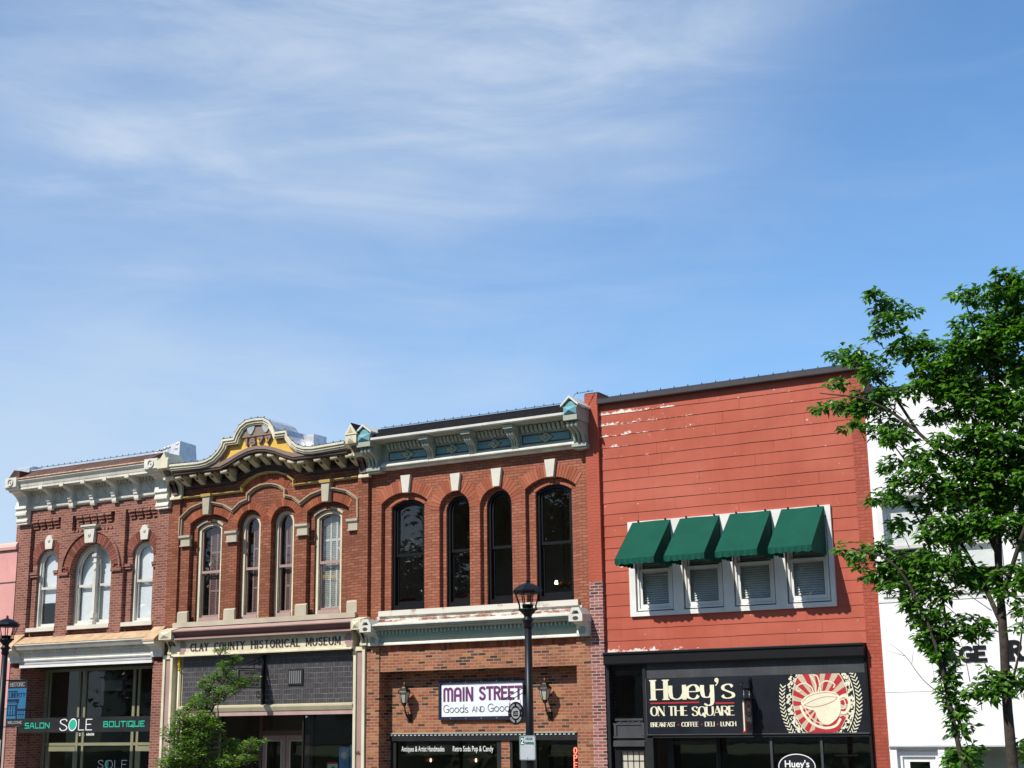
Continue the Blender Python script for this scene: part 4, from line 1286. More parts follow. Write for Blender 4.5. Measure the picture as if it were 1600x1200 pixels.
        if gable:
            MB().prism([(x - 0.075, 9.97), (x + 0.075, 9.97), (x, 10.12)], -0.706, -0.70).build('inset', 'stone_tan', e)
            MB().add([(x - 0.01, -0.68, 10.21), (x1 + 0.05, -0.68, 9.93), (x1 + 0.05, 0.1, 9.93), (x - 0.01, 0.1, 10.21), (x, -0.68, 10.23), (x1 + 0.06, -0.68, 9.95), (x1 + 0.06, 0.1, 9.95), (x, 0.1, 10.23)],
                     [(0, 1, 2, 3), (4, 7, 6, 5), (0, 4, 5, 1), (1, 5, 6, 2), (2, 6, 7, 3), (3, 7, 4, 0)]).build('cap', 'shingle', e)

    # shop front cornice with the name board
    c = MB().prof([(0.0, 5.02), (-0.30, 5.02), (-0.30, 5.065), (-0.26, 5.08), (-0.26, 5.11), (-0.32, 5.14), (-0.38, 5.20), (-0.40, 5.225), (0.0, 5.225)], -27.42, -21.34)
    cor = c.build('shop_cornice', 'mauve_dark', b)
    MB().prof([(-0.40, 5.226), (-0.41, 5.25), (0.0, 5.37), (0.0, 5.226)], -27.44, -21.33).build('roof', 'mauve_roof', cor)
    MB().prof([(-0.30, 5.02), (-0.335, 5.02), (-0.335, 5.06), (-0.301, 5.064)], -27.40, -21.36).build('fascia', 'mauve', cor)
    m = MB().box(-27.52, -21.46, -0.14, 0.3, 4.61, 5.02).prof([(-0.14, 4.585), (-0.19, 4.585), (-0.19, 4.62), (-0.14, 4.635)], -27.40, -21.46)
    m.build('name_board', 'cream', b)
    t = MB()
    for s, x0, x1 in (('CLAY', -26.83, -26.19), ('COUNTY', -25.99, -24.94), ('HISTORICAL', -24.73, -23.11), ('MUSEUM', -22.93, -21.83)):
        text(t, s, x0, x1, 4.71, 0.205, -0.152, 0.040, 0.024, serif=0.026, depth=0.012, sp=4.2)
    t.build('lettering', 'dark_brown', b, 'dark serif letters of the museum name')
    head = [(0, 0), (0.18, 0.0), (0.17, 0.06), (0.23, 0.10), (0.21, 0.16), (0.25, 0.22), (0.22, 0.27), (0.20, 0.31), (0.10, 0.34), (0.03, 0.30), (0.02, 0.22), (0.06, 0.14)]
    MB().prism([(-27.22 + x, 4.65 + z) for x, z in head], -0.150, -0.141).build('silhouette', 'mauve', b)
    MB().prism([(-21.47 - x, 4.65 + z) for x, z in head] + [(-21.44, 4.80)], -0.150, -0.141).build('silhouette', 'mauve', b)
    for x0, x1 in ((-27.73, -27.28), (-21.32, -21.02)):
        xc = (x0 + x1) / 2
        m = MB().box(x0, x1, -0.42, 0.0, 5.04, 5.28)
        m.add([(x0 + 0.05, -0.421, 5.07), (x1 - 0.05, -0.421, 5.07), (x1 - 0.05, -0.421, 5.25), (x0 + 0.05, -0.421, 5.25), (xc, -0.48, 5.16)], [(0, 1, 4), (1, 2, 4), (2, 3, 4), (3, 0, 4), (0, 3, 2, 1)])
        m.prof([(0.0, 5.28), (-0.42, 5.28), (-0.1, 5.36), (0.0, 5.36)], x0, x1)
        m.prof([(0.0, 4.66), (-0.14, 4.66), (-0.14, 4.72), (-0.10, 4.74), (-0.12, 4.90), (-0.24, 5.0), (-0.32, 5.04), (0.0, 5.04)], x0 + 0.08, x1 - 0.02)
        e = m.build('end_bracket', 'cream', b)
        MB().prof([(-0.08, 4.76), (-0.115, 4.76), (-0.135, 4.89), (-0.255, 4.995), (-0.2, 5.0)], x0 + 0.17, x1 - 0.10).build('inset', 'mauve_dark', e)
    for x0, x1 in ((-27.88, -27.53), (-21.49, -21.14)):
        m = MB().box(x0, x0 + 0.08, -0.06, 0.25, 0.0, 4.64).box(x1 - 0.08, x1, -0.06, 0.25, 0.0, 4.64).box(x0 + 0.08, x1 - 0.08, -0.06, 0.25, 4.54, 4.64)
        p = m.build('pilaster', 'cream', b)
        MB().box(x0 + 0.08, x1 - 0.08, -0.02, 0.25, 0.0, 4.54).build('inset', 'mauve', p)
    text(MB(), '14', -21.40, -21.26, 2.02, 0.10, -0.026, 0.03, shear=-0.5).build('lettering', 'dark_brown', b, 'small dark house number on the right pilaster')
    MB().box(-27.53, -27.26, 0.12, 0.3, 0.0, 4.6).build('jamb', 'cream_deep', b)
    m = MB().lathe(-27.38, 0.05, 4.22, [(0.03, 0.0), (0.05, 0.02), (0.03, 0.05), (0.035, 0.14), (0.06, 0.18), (0.03, 0.2), (0.065, 0.25), (0.02, 0.33), (0.0, 0.36)], 10)
    col = MB().tube([(-27.38, 0.05, 0.0), (-27.38, 0.05, 4.22)], 0.03, 8).build('colonette', 'cream', b)
    m.build('finial', 'gold_bright', col)
    MB().lathe(-21.55, 0.05, 4.4, [(0.02, 0.0), (0.05, 0.03), (0.03, 0.08), (0.05, 0.12), (0.0, 0.18)], 10).build('finial', 'gold_bright', col)
    MB().box(-27.25, -21.48, 0.06, 0.20, 3.27, 4.61).build('transom', 'transom_tile', b)
    v = MB().box(-23.62, -23.14, 0.03, 0.058, 3.75, 4.15)
    vt = v.build('vent', 'charcoal', b)
    lv = MB()
    for k in range(6):
        lv.box(-23.58 + 0.07 * k, -23.535 + 0.07 * k, 0.015, 0.03, 3.79, 4.11)
    lv.build('slat', 'vent_grey', vt)
    m = MB().prof([(0.25, 3.12), (-0.05, 3.12), (-0.07, 3.16), (-0.10, 3.22), (-0.10, 3.26), (0.06, 3.29), (0.25, 3.29)], -27.26, -21.49)
    bm_ = m.build('beam', 'cream_deep', b)
    MB().prof([(0.25, 3.01), (-0.03, 3.01), (-0.03, 3.12), (0.25, 3.12)], -27.26, -21.49).build('fascia', 'mauve_roof', bm_)
    # display windows either side of a deep entrance
    f = MB()
    for x in (-27.2, -23.16, -21.53):
        f.box(x - 0.02, x + 0.02, 0.10, 0.16, 0.5, 3.0)
    f.box(-27.2, -25.9, 0.10, 0.16, 0.4, 0.5).box(-23.16, -21.53, 0.10, 0.16, 0.4, 0.5)
    for x in (-25.9,):
        f.box(x - 0.04, x + 0.04, 0.10, 0.18, 0.5, 3.0)
    sw = f.build('shop_window', 'bronze', b)
    MB().box(-27.18, -25.9, 0.13, 0.134, 0.5, 3.0).build('pane', 'pane_dark', sw)
    MB().box(-23.16, -21.53, 0.13, 0.134, 0.5, 3.0).build('pane', 'pane_dark', sw)
    m = MB()
    m.add([(-25.9, 0.13, 0.5), (-25.5, 1.25, 0.5), (-25.5, 1.25, 3.0), (-25.9, 0.13, 3.0)], [(0, 1, 2, 3)])
    m.build('pane', 'pane_dark', sw)
    m = MB()
    m.add([(-23.16, 0.13, 0.5), (-23.9, 1.25, 0.5), (-23.9, 1.25, 3.0), (-23.16, 0.13, 3.0)], [(0, 1, 2, 3)])
    m.build('pane', 'pane_dark', sw)
    dx = (-25.36, -24.58, -23.80)
    d = MB().box(-25.5, -25.40, 1.2, 1.32, 0.05, 3.0).box(-23.80, -23.70, 1.2, 1.32, 0.05, 3.0).box(-25.4, -23.8, 1.2, 1.32, 2.50, 2.62)
    d.build('door_frame', 'mauve_dark', b)
    for x0, x1 in ((-25.39, -24.61), (-24.59, -23.81)):
        m = MB().box(x0, x0 + 0.13, 1.22, 1.28, 0.05, 2.49).box(x1 - 0.13, x1, 1.22, 1.28, 0.05, 2.49).box(x0 + 0.13, x1 - 0.13, 1.22, 1.28, 2.36, 2.49).box(x0 + 0.13, x1 - 0.13, 1.22, 1.28, 0.05, 0.5)
        dr = m.build('door', 'mauve', b)
        MB().band([(x0 + 0.13, 0.5), (x0 + 0.13, 2.36), (x1 - 0.13, 2.36), (x1 - 0.13, 0.5)], -0.018, 0.0, 1.20, 1.23).build('bead', 'cream', dr)
        MB().box(x0 + 0.13, x1 - 0.13, 1.25, 1.254, 0.5, 2.36).build('pane', 'pane_dark', dr)
    shell(b, -27.92, -21.14, 9.45, yf=0.51, floor=4.75)
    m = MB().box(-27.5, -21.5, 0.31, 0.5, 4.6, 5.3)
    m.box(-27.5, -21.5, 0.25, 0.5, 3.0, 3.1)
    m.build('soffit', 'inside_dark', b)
    pts = [(x, -0.62, z + 0.03) for x, z in top]
    lights_string(pts, 'string of small bulbs following the curved gable of the 1877 museum', 30)
    return b


museum()

# things in the museum's display window
for (x0, x1, z0, z1, y, m, l) in ((-22.16, -21.86, 1.45, 2.20, 0.30, 'poster_blue', 'narrow blue poster in the museum display window'),
                                  (-21.84, -21.56, 1.30, 2.26, 0.32, 'poster_blue', 'larger blue poster at the right edge of the museum display window')):
    p = tag(MB().box(x0, x1, y, y + 0.01, z0, z1).build('poster', m), l, 'poster')
    MB().disc((x0 + x1) / 2, z1 - 0.2, 0.09, y - 0.004, y, 10).build('picture', 'banner_text', p)
p = tag(MB().box(-22.52, -22.20, 0.30, 0.31, 1.2, 1.82).build('poster', 'poster_green'), 'green poster with a dark oval portrait in the museum display window', 'poster')
MB().disc(-22.33, 1.62, 0.075, 0.292, 0.30, 14, 0.12).build('picture', 'mauve_dark', p)
MB().box(-22.52, -22.20, 0.292, 0.30, 1.80, 1.83).build('border', 'sign_red', p)


# ---------------------------------------------------------------- gift shop building (sage and teal cornice, black windows)
def gift_shop():
    b = thing('brick_building', 'orange brick building with four tall black arched windows and a sage and teal bracketed cornice', 'building', (-18.0, 0.3, 0.0))
    k = 1.0038
    yA, yB = 0.11, 0.22
    outer = [(-20.015, 0.695, 8.20, 0.245), (-18.52, 0.44, 7.89, 0.44), (-17.34, 0.45, 7.87, 0.45), (-15.835, 0.685, 8.19, 0.245)]
    A = [arch(cx * k, hw, 5.5, zs, r) for cx, hw, zs, r in outer]
    inn = [(-20.05, 0.50, 8.10, 0.16), (-18.53, 0.37, 7.86, 0.37), (-17.36, 0.37, 7.88, 0.37), (-15.87, 0.49, 8.10, 0.16)]
    B = [arch(cx, hw, 5.5, zs, r) for cx, hw, zs, r in inn]
    wall = MB()
    face = [(-21.12, 4.66), (-14.87, 4.66), (-14.87, 9.2), (-21.12, 9.2)]
    wall.prism(face, yA, yB, A)
    wall.prism(face, yB + 0.001, 0.5, B)
    wall.box(-21.12, -14.87, 0.2, 0.5, 9.2, 9.95)
    wall.build('wall', 'main_brick', b)
    for q, (cx, hw, zs, r) in enumerate(outer):
        p = arch(cx * k, hw + 0.005, zs, zs, r)
        MB().wedges(p, 0.0, 0.30, yA - 0.006 - 0.004 * (q % 2), yA + 0.03, 0.072, 0.009).build('brick_arch', 'main_voussoir', b)
    for cx, z0, z1 in ((-20.0, 8.42, 8.86), (-18.52, 8.33, 8.76), (-17.34, 8.33, 8.77), (-15.85, 8.42, 8.84)):
        keystone(b, cx, z0, z1, 0.175, 0.29, yA, 'stone_white', d=0.09)
    for i, (cx, hw, zs, r) in enumerate(inn):
        window(b, cx, hw, 5.5, zs, r, yB + 0.07, 0.075, 'black_frame', 'black_frame', 0.055, 6.88, 'pane', sillh=0.13)
        if i in (0, 3):
            p = arch(cx, hw, zs, zs, r)
            q = len(p) // 2
            m = MB().band(p[:q], 0.01, 0.075, yB - 0.012, yB).band(p[q + 1:], 0.01, 0.075, yB - 0.012, yB)
            m.build('arch_band', 'main_voussoir', b)
    m = MB().box(-20.80, -15.18, 0.02, 0.40, 5.36, 5.49)
    m.box(-20.88, -15.10, 0.075, 0.109, 5.19, 5.36)
    m.build('sill', 'whitewash', b)

    # cornice
    c = MB()
    c.prof([(0.12, 9.03), (0.0, 9.03), (-0.05, 9.06), (-0.05, 9.09), (-0.16, 9.10), (-0.16, 9.13), (-0.02, 9.235), (0.12, 9.235)], -20.95, -15.0)
    cor = c.build('cornice', 'main_white', b)
    m = MB().prof([(0.12, 9.235), (-0.02, 9.235), (-0.02, 9.50), (-0.06, 9.51), (-0.06, 9.68), (-0.10, 9.69), (-0.52, 9.70), (-0.52, 9.71), (0.12, 9.71)], -20.95, -14.98)
    m.build('frieze', 'sage', cor)
    MB().prof([(0.12, 9.71), (-0.56, 9.71), (-0.60, 9.73), (-0.60, 9.785), (0.12, 9.785)], -20.75, -15.05).build('fascia', 'main_white', cor)
    MB().prof([(-0.58, 9.786), (-0.56, 9.80), (-0.18, 10.06), (-0.10, 10.06), (0.3, 9.9), (0.3, 9.786)], -20.73, -15.06).build('roof', 'shingle', b)
    MB().prof([(-0.20, 10.062), (-0.20, 10.075), (-0.05, 10.085), (0.2, 10.0), (0.2, 9.97), (-0.08, 10.062)], -20.7, -15.06).build('coping', 'charcoal_light', b)
    d = MB()
    for x0, x1 in ((-20.48, -19.30), (-19.00, -18.08), (-17.78, -16.87), (-16.56, -15.30)):
        n = int((x1 - x0 + 0.1) / 0.125)
        for q in range(n):
            x = x0 + 0.02 + (x1 - x0 - 0.04) * (q + 0.5) / n
            d.prof([(-0.06, 9.525), (-0.10, 9.525), (-0.16, 9.57), (-0.20, 9.67), (-0.06, 9.67)], x - 0.038, x + 0.038)
    d.build('dentil', 'sage', cor)
    for x0, x1 in ((-20.46, -19.30), (-19.04, -18.06), (-17.82, -16.86), (-16.55, -15.26)):
        xc, z0, z1 = (x0 + x1) / 2, 9.265, 9.465
        zc = (z0 + z1) / 2
        p = MB().band([(x0, z0), (x0, z1), (x1, z1), (x1, z0)], -0.015, 0.012, -0.031, -0.0205, True)
        pn = p.build('panel_trim', 'teal_dark', cor)
        MB().box(x0 + 0.045, xc - 0.21, -0.026, -0.0205, z0 + 0.035, z1 - 0.035).box(xc + 0.21, x1 - 0.045, -0.026, -0.0205, z0 + 0.035, z1 - 0.035).build('panel', 'teal', cor)
        dia = lambda r, rz: [(xc - r, zc), (xc, zc + rz), (xc + r, zc), (xc, zc - rz)]
        MB().prism(dia(0.215, 0.145), -0.032, -0.0206).build('diamond', 'teal_dark', cor)
        mm = MB().prism(dia(0.19, 0.128), -0.045, -0.0322)
        mm.prism(dia(0.13, 0.088), -0.065, -0.0455)
        mm.build('diamond', 'sage_light', cor)
        MB().prism(dia(0.085, 0.058), -0.068, -0.0655).build('diamond', 'teal_dark', cor)
        MB().prism(dia(0.06, 0.04), -0.085, -0.0685).build('diamond', 'sage_light', cor)
    for x in (-19.13, -17.90, -16.70):
        m = MB().box(x - 0.13, x + 0.13, -0.50, -0.02, 9.60, 9.69)
        m.box(x - 0.10, x + 0.10, -0.40, -0.02, 9.545, 9.60)
        for q in (-0.065, 0.0, 0.065):
            m.tube([(x + q, -0.34, 9.56), (x + q, -0.36, 9.50), (x + q, -0.30, 9.44), (x + q, -0.21, 9.40), (x + q, -0.16, 9.34), (x + q, -0.14, 9.26), (x + q, -0.12, 9.15)], [0.04, 0.045, 0.04, 0.032, 0.03, 0.03, 0.03], 8)
        m.prof([(-0.02, 9.14), (-0.11, 9.14), (-0.14, 9.34), (-0.28, 9.44), (-0.30, 9.55), (-0.02, 9.55)], x - 0.085, x + 0.085)
        m.build('bracket', 'sage', cor)
    for x0, x1 in ((-21.05, -20.64), (-15.12, -14.76)):
        x = (x0 + x1) / 2
        m = MB().box(x0, x1, -0.62, 0.1, 9.58, 9.70)
        m.box(x0, x1, -0.60, 0.1, 9.70, 9.92)
        m.prof([(0.1, 9.02), (-0.09, 9.02), (-0.11, 9.14), (-0.16, 9.28), (-0.34, 9.42), (-0.44, 9.50), (-0.44, 9.58), (0.1, 9.58)], x0 + 0.03, x1 - 0.03)
        for q in (-0.11, 0.0, 0.11):
            m.tube([(x + q, -0.48, 9.56), (x + q, -0.50, 9.49), (x + q, -0.42, 9.43), (x + q, -0.27, 9.38), (x + q, -0.20, 9.28), (x + q, -0.17, 9.18), (x + q, -0.15, 9.08)], [0.05, 0.058, 0.05, 0.045, 0.042, 0.04, 0.04], 8)
        m.box(x0 - 0.01, x1 + 0.01, -0.20, 0.1, 9.02, 9.09).box(x0 + 0.02, x1, -0.16, 0.1, 8.97, 9.02)
        e = m.build('end_bracket', 'sage', cor)
        MB().box(x0 + 0.02, x1 - 0.02, -0.19, 0.0, 9.09, 9.10).prism([(x0 - 0.05, 9.90), (x0 - 0.05, 9.95), (x, 10.16), (x1 + 0.05, 9.95), (x1 + 0.05, 9.90), (x, 10.10)], -0.66, 0.1).build('cap', 'main_white', e)
        MB().prism([(x0 + 0.03, 9.90), (x1 - 0.03, 9.90), (x + 0.08, 10.02), (x - 0.08, 10.02)], -0.61, -0.58).build('inset', 'teal', e)
        MB().add([(x0 + 0.01, -0.621, 9.71), (x1 - 0.01, -0.621, 9.71), (x1 - 0.01, -0.621, 9.90), (x0 + 0.01, -0.621, 9.90), (x, -0.70, 9.80)], [(0, 1, 4), (1, 2, 4), (2, 3, 4), (3, 0, 4), (0, 3, 2, 1)]).build('inset', 'teal', e)

    # lower cornice
    c = MB().prof([(0.11, 5.10), (-0.40, 5.10), (-0.40, 5.125), (-0.05, 5.205), (0.11, 5.205)], -20.72, -15.08)
    c.prof([(0.11, 4.64), (-0.11, 4.64), (-0.11, 4.665), (-0.08, 4.705), (0.11, 4.705)], -20.72, -15.08)
    cor = c.build('shop_cornice', 'main_white', b)
    MB().prof([(0.11, 4.99), (-0.24, 4.99), (-0.25, 5.01), (-0.31, 5.03), (-0.31, 5.05), (-0.36, 5.06), (-0.37, 5.10), (0.11, 5.10)], -20.72, -15.08).build('bed_mould', 'sage', cor)
    MB().prof([(0.11, 4.705), (-0.06, 4.705), (-0.06, 4.85), (0.11, 4.85)], -20.72, -15.08).build('frieze', 'sage_light', cor)
    MB().prof([(0.11, 4.85), (-0.10, 4.85), (-0.11, 4.875), (-0.14, 4.88), (-0.14, 4.985), (0.11, 4.985)], -20.72, -15.08).build('frieze', 'teal', cor)
    d = MB()
    for q in range(52):
        x = -20.63 + 0.108 * q
        d.box(x - 0.03, x + 0.03, -0.20, -0.141, 4.90, 4.985)
    d.build('dentil', 'sage_light', cor)
    for x0, x1 in ((-21.02, -20.68), (-15.18, -14.83)):
        x = (x0 + x1) / 2
        m = MB().box(x0, x1, -0.46, 0.0, 4.96, 5.10)
        m.prism([(x0, 5.10), (x1, 5.10), (x1, 5.12), (x + 0.09, 5.27), (x - 0.09, 5.27), (x0, 5.12)], -0.46, -0.06, [[(x - 0.10, 5.125), (x + 0.10, 5.125), (x + 0.05, 5.20), (x - 0.05, 5.20)]])
        m.prof([(0.0, 4.64), (-0.14, 4.64), (-0.14, 4.70), (-0.12, 4.80), (-0.18, 4.90), (-0.34, 4.96), (0.0, 4.96)], x0 + 0.03, x1 - 0.02)
        e = m.build('end_bracket', 'main_white', cor)
        MB().disc(x, 5.03, 0.075, -0.465, -0.461, 12, 0.045).build('inset', 'dark_brown', e)
        MB().prism([(x - 0.08, 5.13), (x + 0.08, 5.13), (x, 5.19)], -0.3, -0.28).build('inset', 'sage', e)
        MB().box(x - 0.07, x + 0.07, -0.155, -0.13, 4.70, 4.80).disc(x, 4.80, 0.07, -0.16, -0.13, 12).build('inset', 'sage', e)

    # shop front of variegated brick, set back under a brick lintel
    m = MB().box(-21.12, -20.74, 0.0, 0.6, 0.0, 4.66).box(-15.24, -14.87, 0.0, 0.6, 0.0, 4.66)
    m.box(-20.74, -15.24, 0.03, 0.36, 4.0, 4.66)
    m.prism([(-20.74, 0.0), (-20.66, 0.0), (-20.66, 2.52), (-15.46, 2.52), (-15.46, 0.0), (-15.24, 0.0), (-15.24, 4.0), (-20.74, 4.0)], 0.37, 0.6)
    m.box(-17.50, -17.27, 0.40, 0.6, 0.0, 2.34)
    m.build('shop_wall', 'shop_brick', b)
    s = MB()
    for q in range(70):
        x = -20.72 + 5.46 * q / 70
        s.box(x + 0.004, x + 0.074, 0.018, 0.03, 4.50, 4.655)
    s.build('soldier_course', 'museum_voussoir', b)
    f = MB().box(-20.66, -15.46, 0.36, 0.55, 2.34, 2.50)
    for x0, x1 in ((-20.66, -20.50), (-17.62, -17.50), (-17.27, -17.20), (-16.97, -16.84), (-16.66, -16.55)):
        f.box(x0, x1, 0.40, 0.5, 0.0, 2.34)
    f.box(-20.5, -17.6, 0.42, 0.48, 0.4, 0.5)
    fr = f.build('shop_window', 'charcoal', b)
    d = MB()
    for q in range(44):
        x = -20.64 + 0.1178 * q
        d.box(x, x + 0.06, 0.345, 0.36, 2.462, 2.492)
    d.build('dash_strip', 'sign_metal', fr)
    MB().box(-20.66, -15.46, 0.33, 0.40, 2.505, 2.525).build('drip_cap', 'sage_light', fr)
    for x0, x1, z0 in ((-20.5, -17.62, 0.5), (-17.2, -16.97, 0.1), (-16.55, -15.46, 0.1)):
        MB().box(x0, x1, 0.44, 0.444, z0, 2.34).build('pane', 'pane_dark', fr)
    t = MB()
    bfont(t, 'Antiques & Artist Handmades', -20.36, -19.11, 2.05, 2.215, 0.432, bold=0.003)
    bfont(t, 'Retro Soda Pop & Candy', -18.87, -17.74, 2.05, 2.215, 0.432, bold=0.003)
    t.build('lettering', 'white_ink', fr, 'white lettering on the shop window')
    dr = MB().box(-16.50, -16.40, 0.9, 0.95, 0.05, 2.2).box(-15.75, -15.65, 0.9, 0.95, 0.05, 2.2).box(-16.4, -15.75, 0.9, 0.95, 2.1, 2.2).box(-16.4, -15.75, 0.9, 0.95, 1.7, 1.74).box(-16.1, -16.06, 0.9, 0.95, 0.2, 2.1)
    dr.build('door', 'charcoal', b)
    shell(b, -21.12, -14.87, 9.7, yf=0.61, floor=4.5)
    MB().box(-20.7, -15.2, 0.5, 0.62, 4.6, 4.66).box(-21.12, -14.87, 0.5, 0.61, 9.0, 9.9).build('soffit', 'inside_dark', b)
    lights_string([(-20.6, -0.20, 10.10), (-18.0, -0.2, 10.095), (-15.15, -0.20, 10.10), (-14.95, -0.3, 10.26), (-14.6, -0.05, 10.34)], 'string of small bulbs along the black shingled roof edge', 24)
    return b


gift_shop()

# upstairs rooms of the gift shop
chair0 = thing('chair', 'red cafe chair behind the first tall black window from the left', 'chair', (-20.55, 1.15, 4.78), 'red chairs behind the black arched windows')
MB().box(-20.75, -20.35, 0.95, 1.35, 5.22, 5.25).build('seat', 'red_plastic', chair0)
m = MB().tube([(-20.74, 1.34, 5.25), (-20.76, 1.40, 5.77), (-20.34, 1.40, 5.80), (-20.36, 1.34, 5.25)], 0.014, 6)
m.box(-20.75, -20.35, 1.38, 1.42, 5.74, 5.80)
m.build('backrest', 'red_plastic', chair0)
for sx in (-20.74, -20.36):
    for sy in (0.97, 1.33):
        MB().tube([(sx, sy, 5.22), (sx + (sx + 20.55) * 0.2, sy, 4.78)], 0.014, 6).build('leg', 'red_plastic', chair0)
chair0.location.y -= 0.42
chair0.location.z += 0.06
c2 = copy_tree(chair0, (1.66, 0.0, 0.0))
c2['label'] = 'red cafe chair behind the second tall black window from the left'
ch = thing('chandelier', 'small lit chandelier behind the rightmost tall black window', 'chandelier', (-16.25, 1.4, 5.95))
m = MB().tube([(-16.25, 1.4, 9.4), (-16.25, 1.4, 6.05)], 0.008, 5)
for q in range(5):
    a = 1.2566 * q
    m.tube([(-16.25, 1.4, 6.0), (-16.25 + 0.12 * math.cos(a), 1.4 + 0.12 * math.sin(a), 5.92), (-16.25 + 0.2 * math.cos(a), 1.4 + 0.2 * math.sin(a), 6.0)], 0.010, 5)
m.build('frame', 'bronze', ch)
for q in range(5):
    a = 1.2566 * q
    MB().lathe(-16.25 + 0.2 * math.cos(a), 1.4 + 0.2 * math.sin(a), 6.0, [(0.045, 0.0), (0.03, 0.09)], 10).build('lamp_shade', 'lit_bulb' if q in (3,) else 'copper', ch)

# hanging shades in the gift shop window
def pendant(x, y, z, label):
    p = thing('pendant_lamp', label, 'lamp', (x, y, z), 'copper pendant lamps in the gift shop window')
    MB().lathe(x, y, z, [(0.05, -0.10), (0.12, -0.09), (0.17, 0.0), (0.165, 0.004)], 16).build('lamp_shade', 'copper', p)
    MB().tube([(x, y, z - 0.02), (x, y, 4.4)], 0.006, 5).build('cord', 'wire', p)
    MB().lathe(x + 0.13, y - 0.14, z - 0.06, [(0.01, 0.06), (0.025, 0.03), (0.025, 0.0), (0.01, -0.03)], 8).build('bulb', 'lit_bulb', p)


pendant(-19.85, 0.9, 1.92, 'copper bowl pendant lamp on the left in the gift shop window')
pendant(-18.55, 0.9, 1.92, 'copper bowl pendant lamp on the right in the gift shop window')
ne = thing('neon_sign', 'vertical red neon sign reading OPEN beside the gift shop door', 'neon sign', (-15.53, 0.40, 1.5))
t = MB()
for q, chx in enumerate('OPEN'):
    text(t, chx, -15.58, -15.49, 2.03 - 0.165 * q, 0.15, 0.39, 0.02, depth=0.02)
t.build('tube', 'neon', ne)
MB().box(-15.60, -15.47, 0.412, 0.43, 1.5, 2.2).build('backing', 'black', ne)


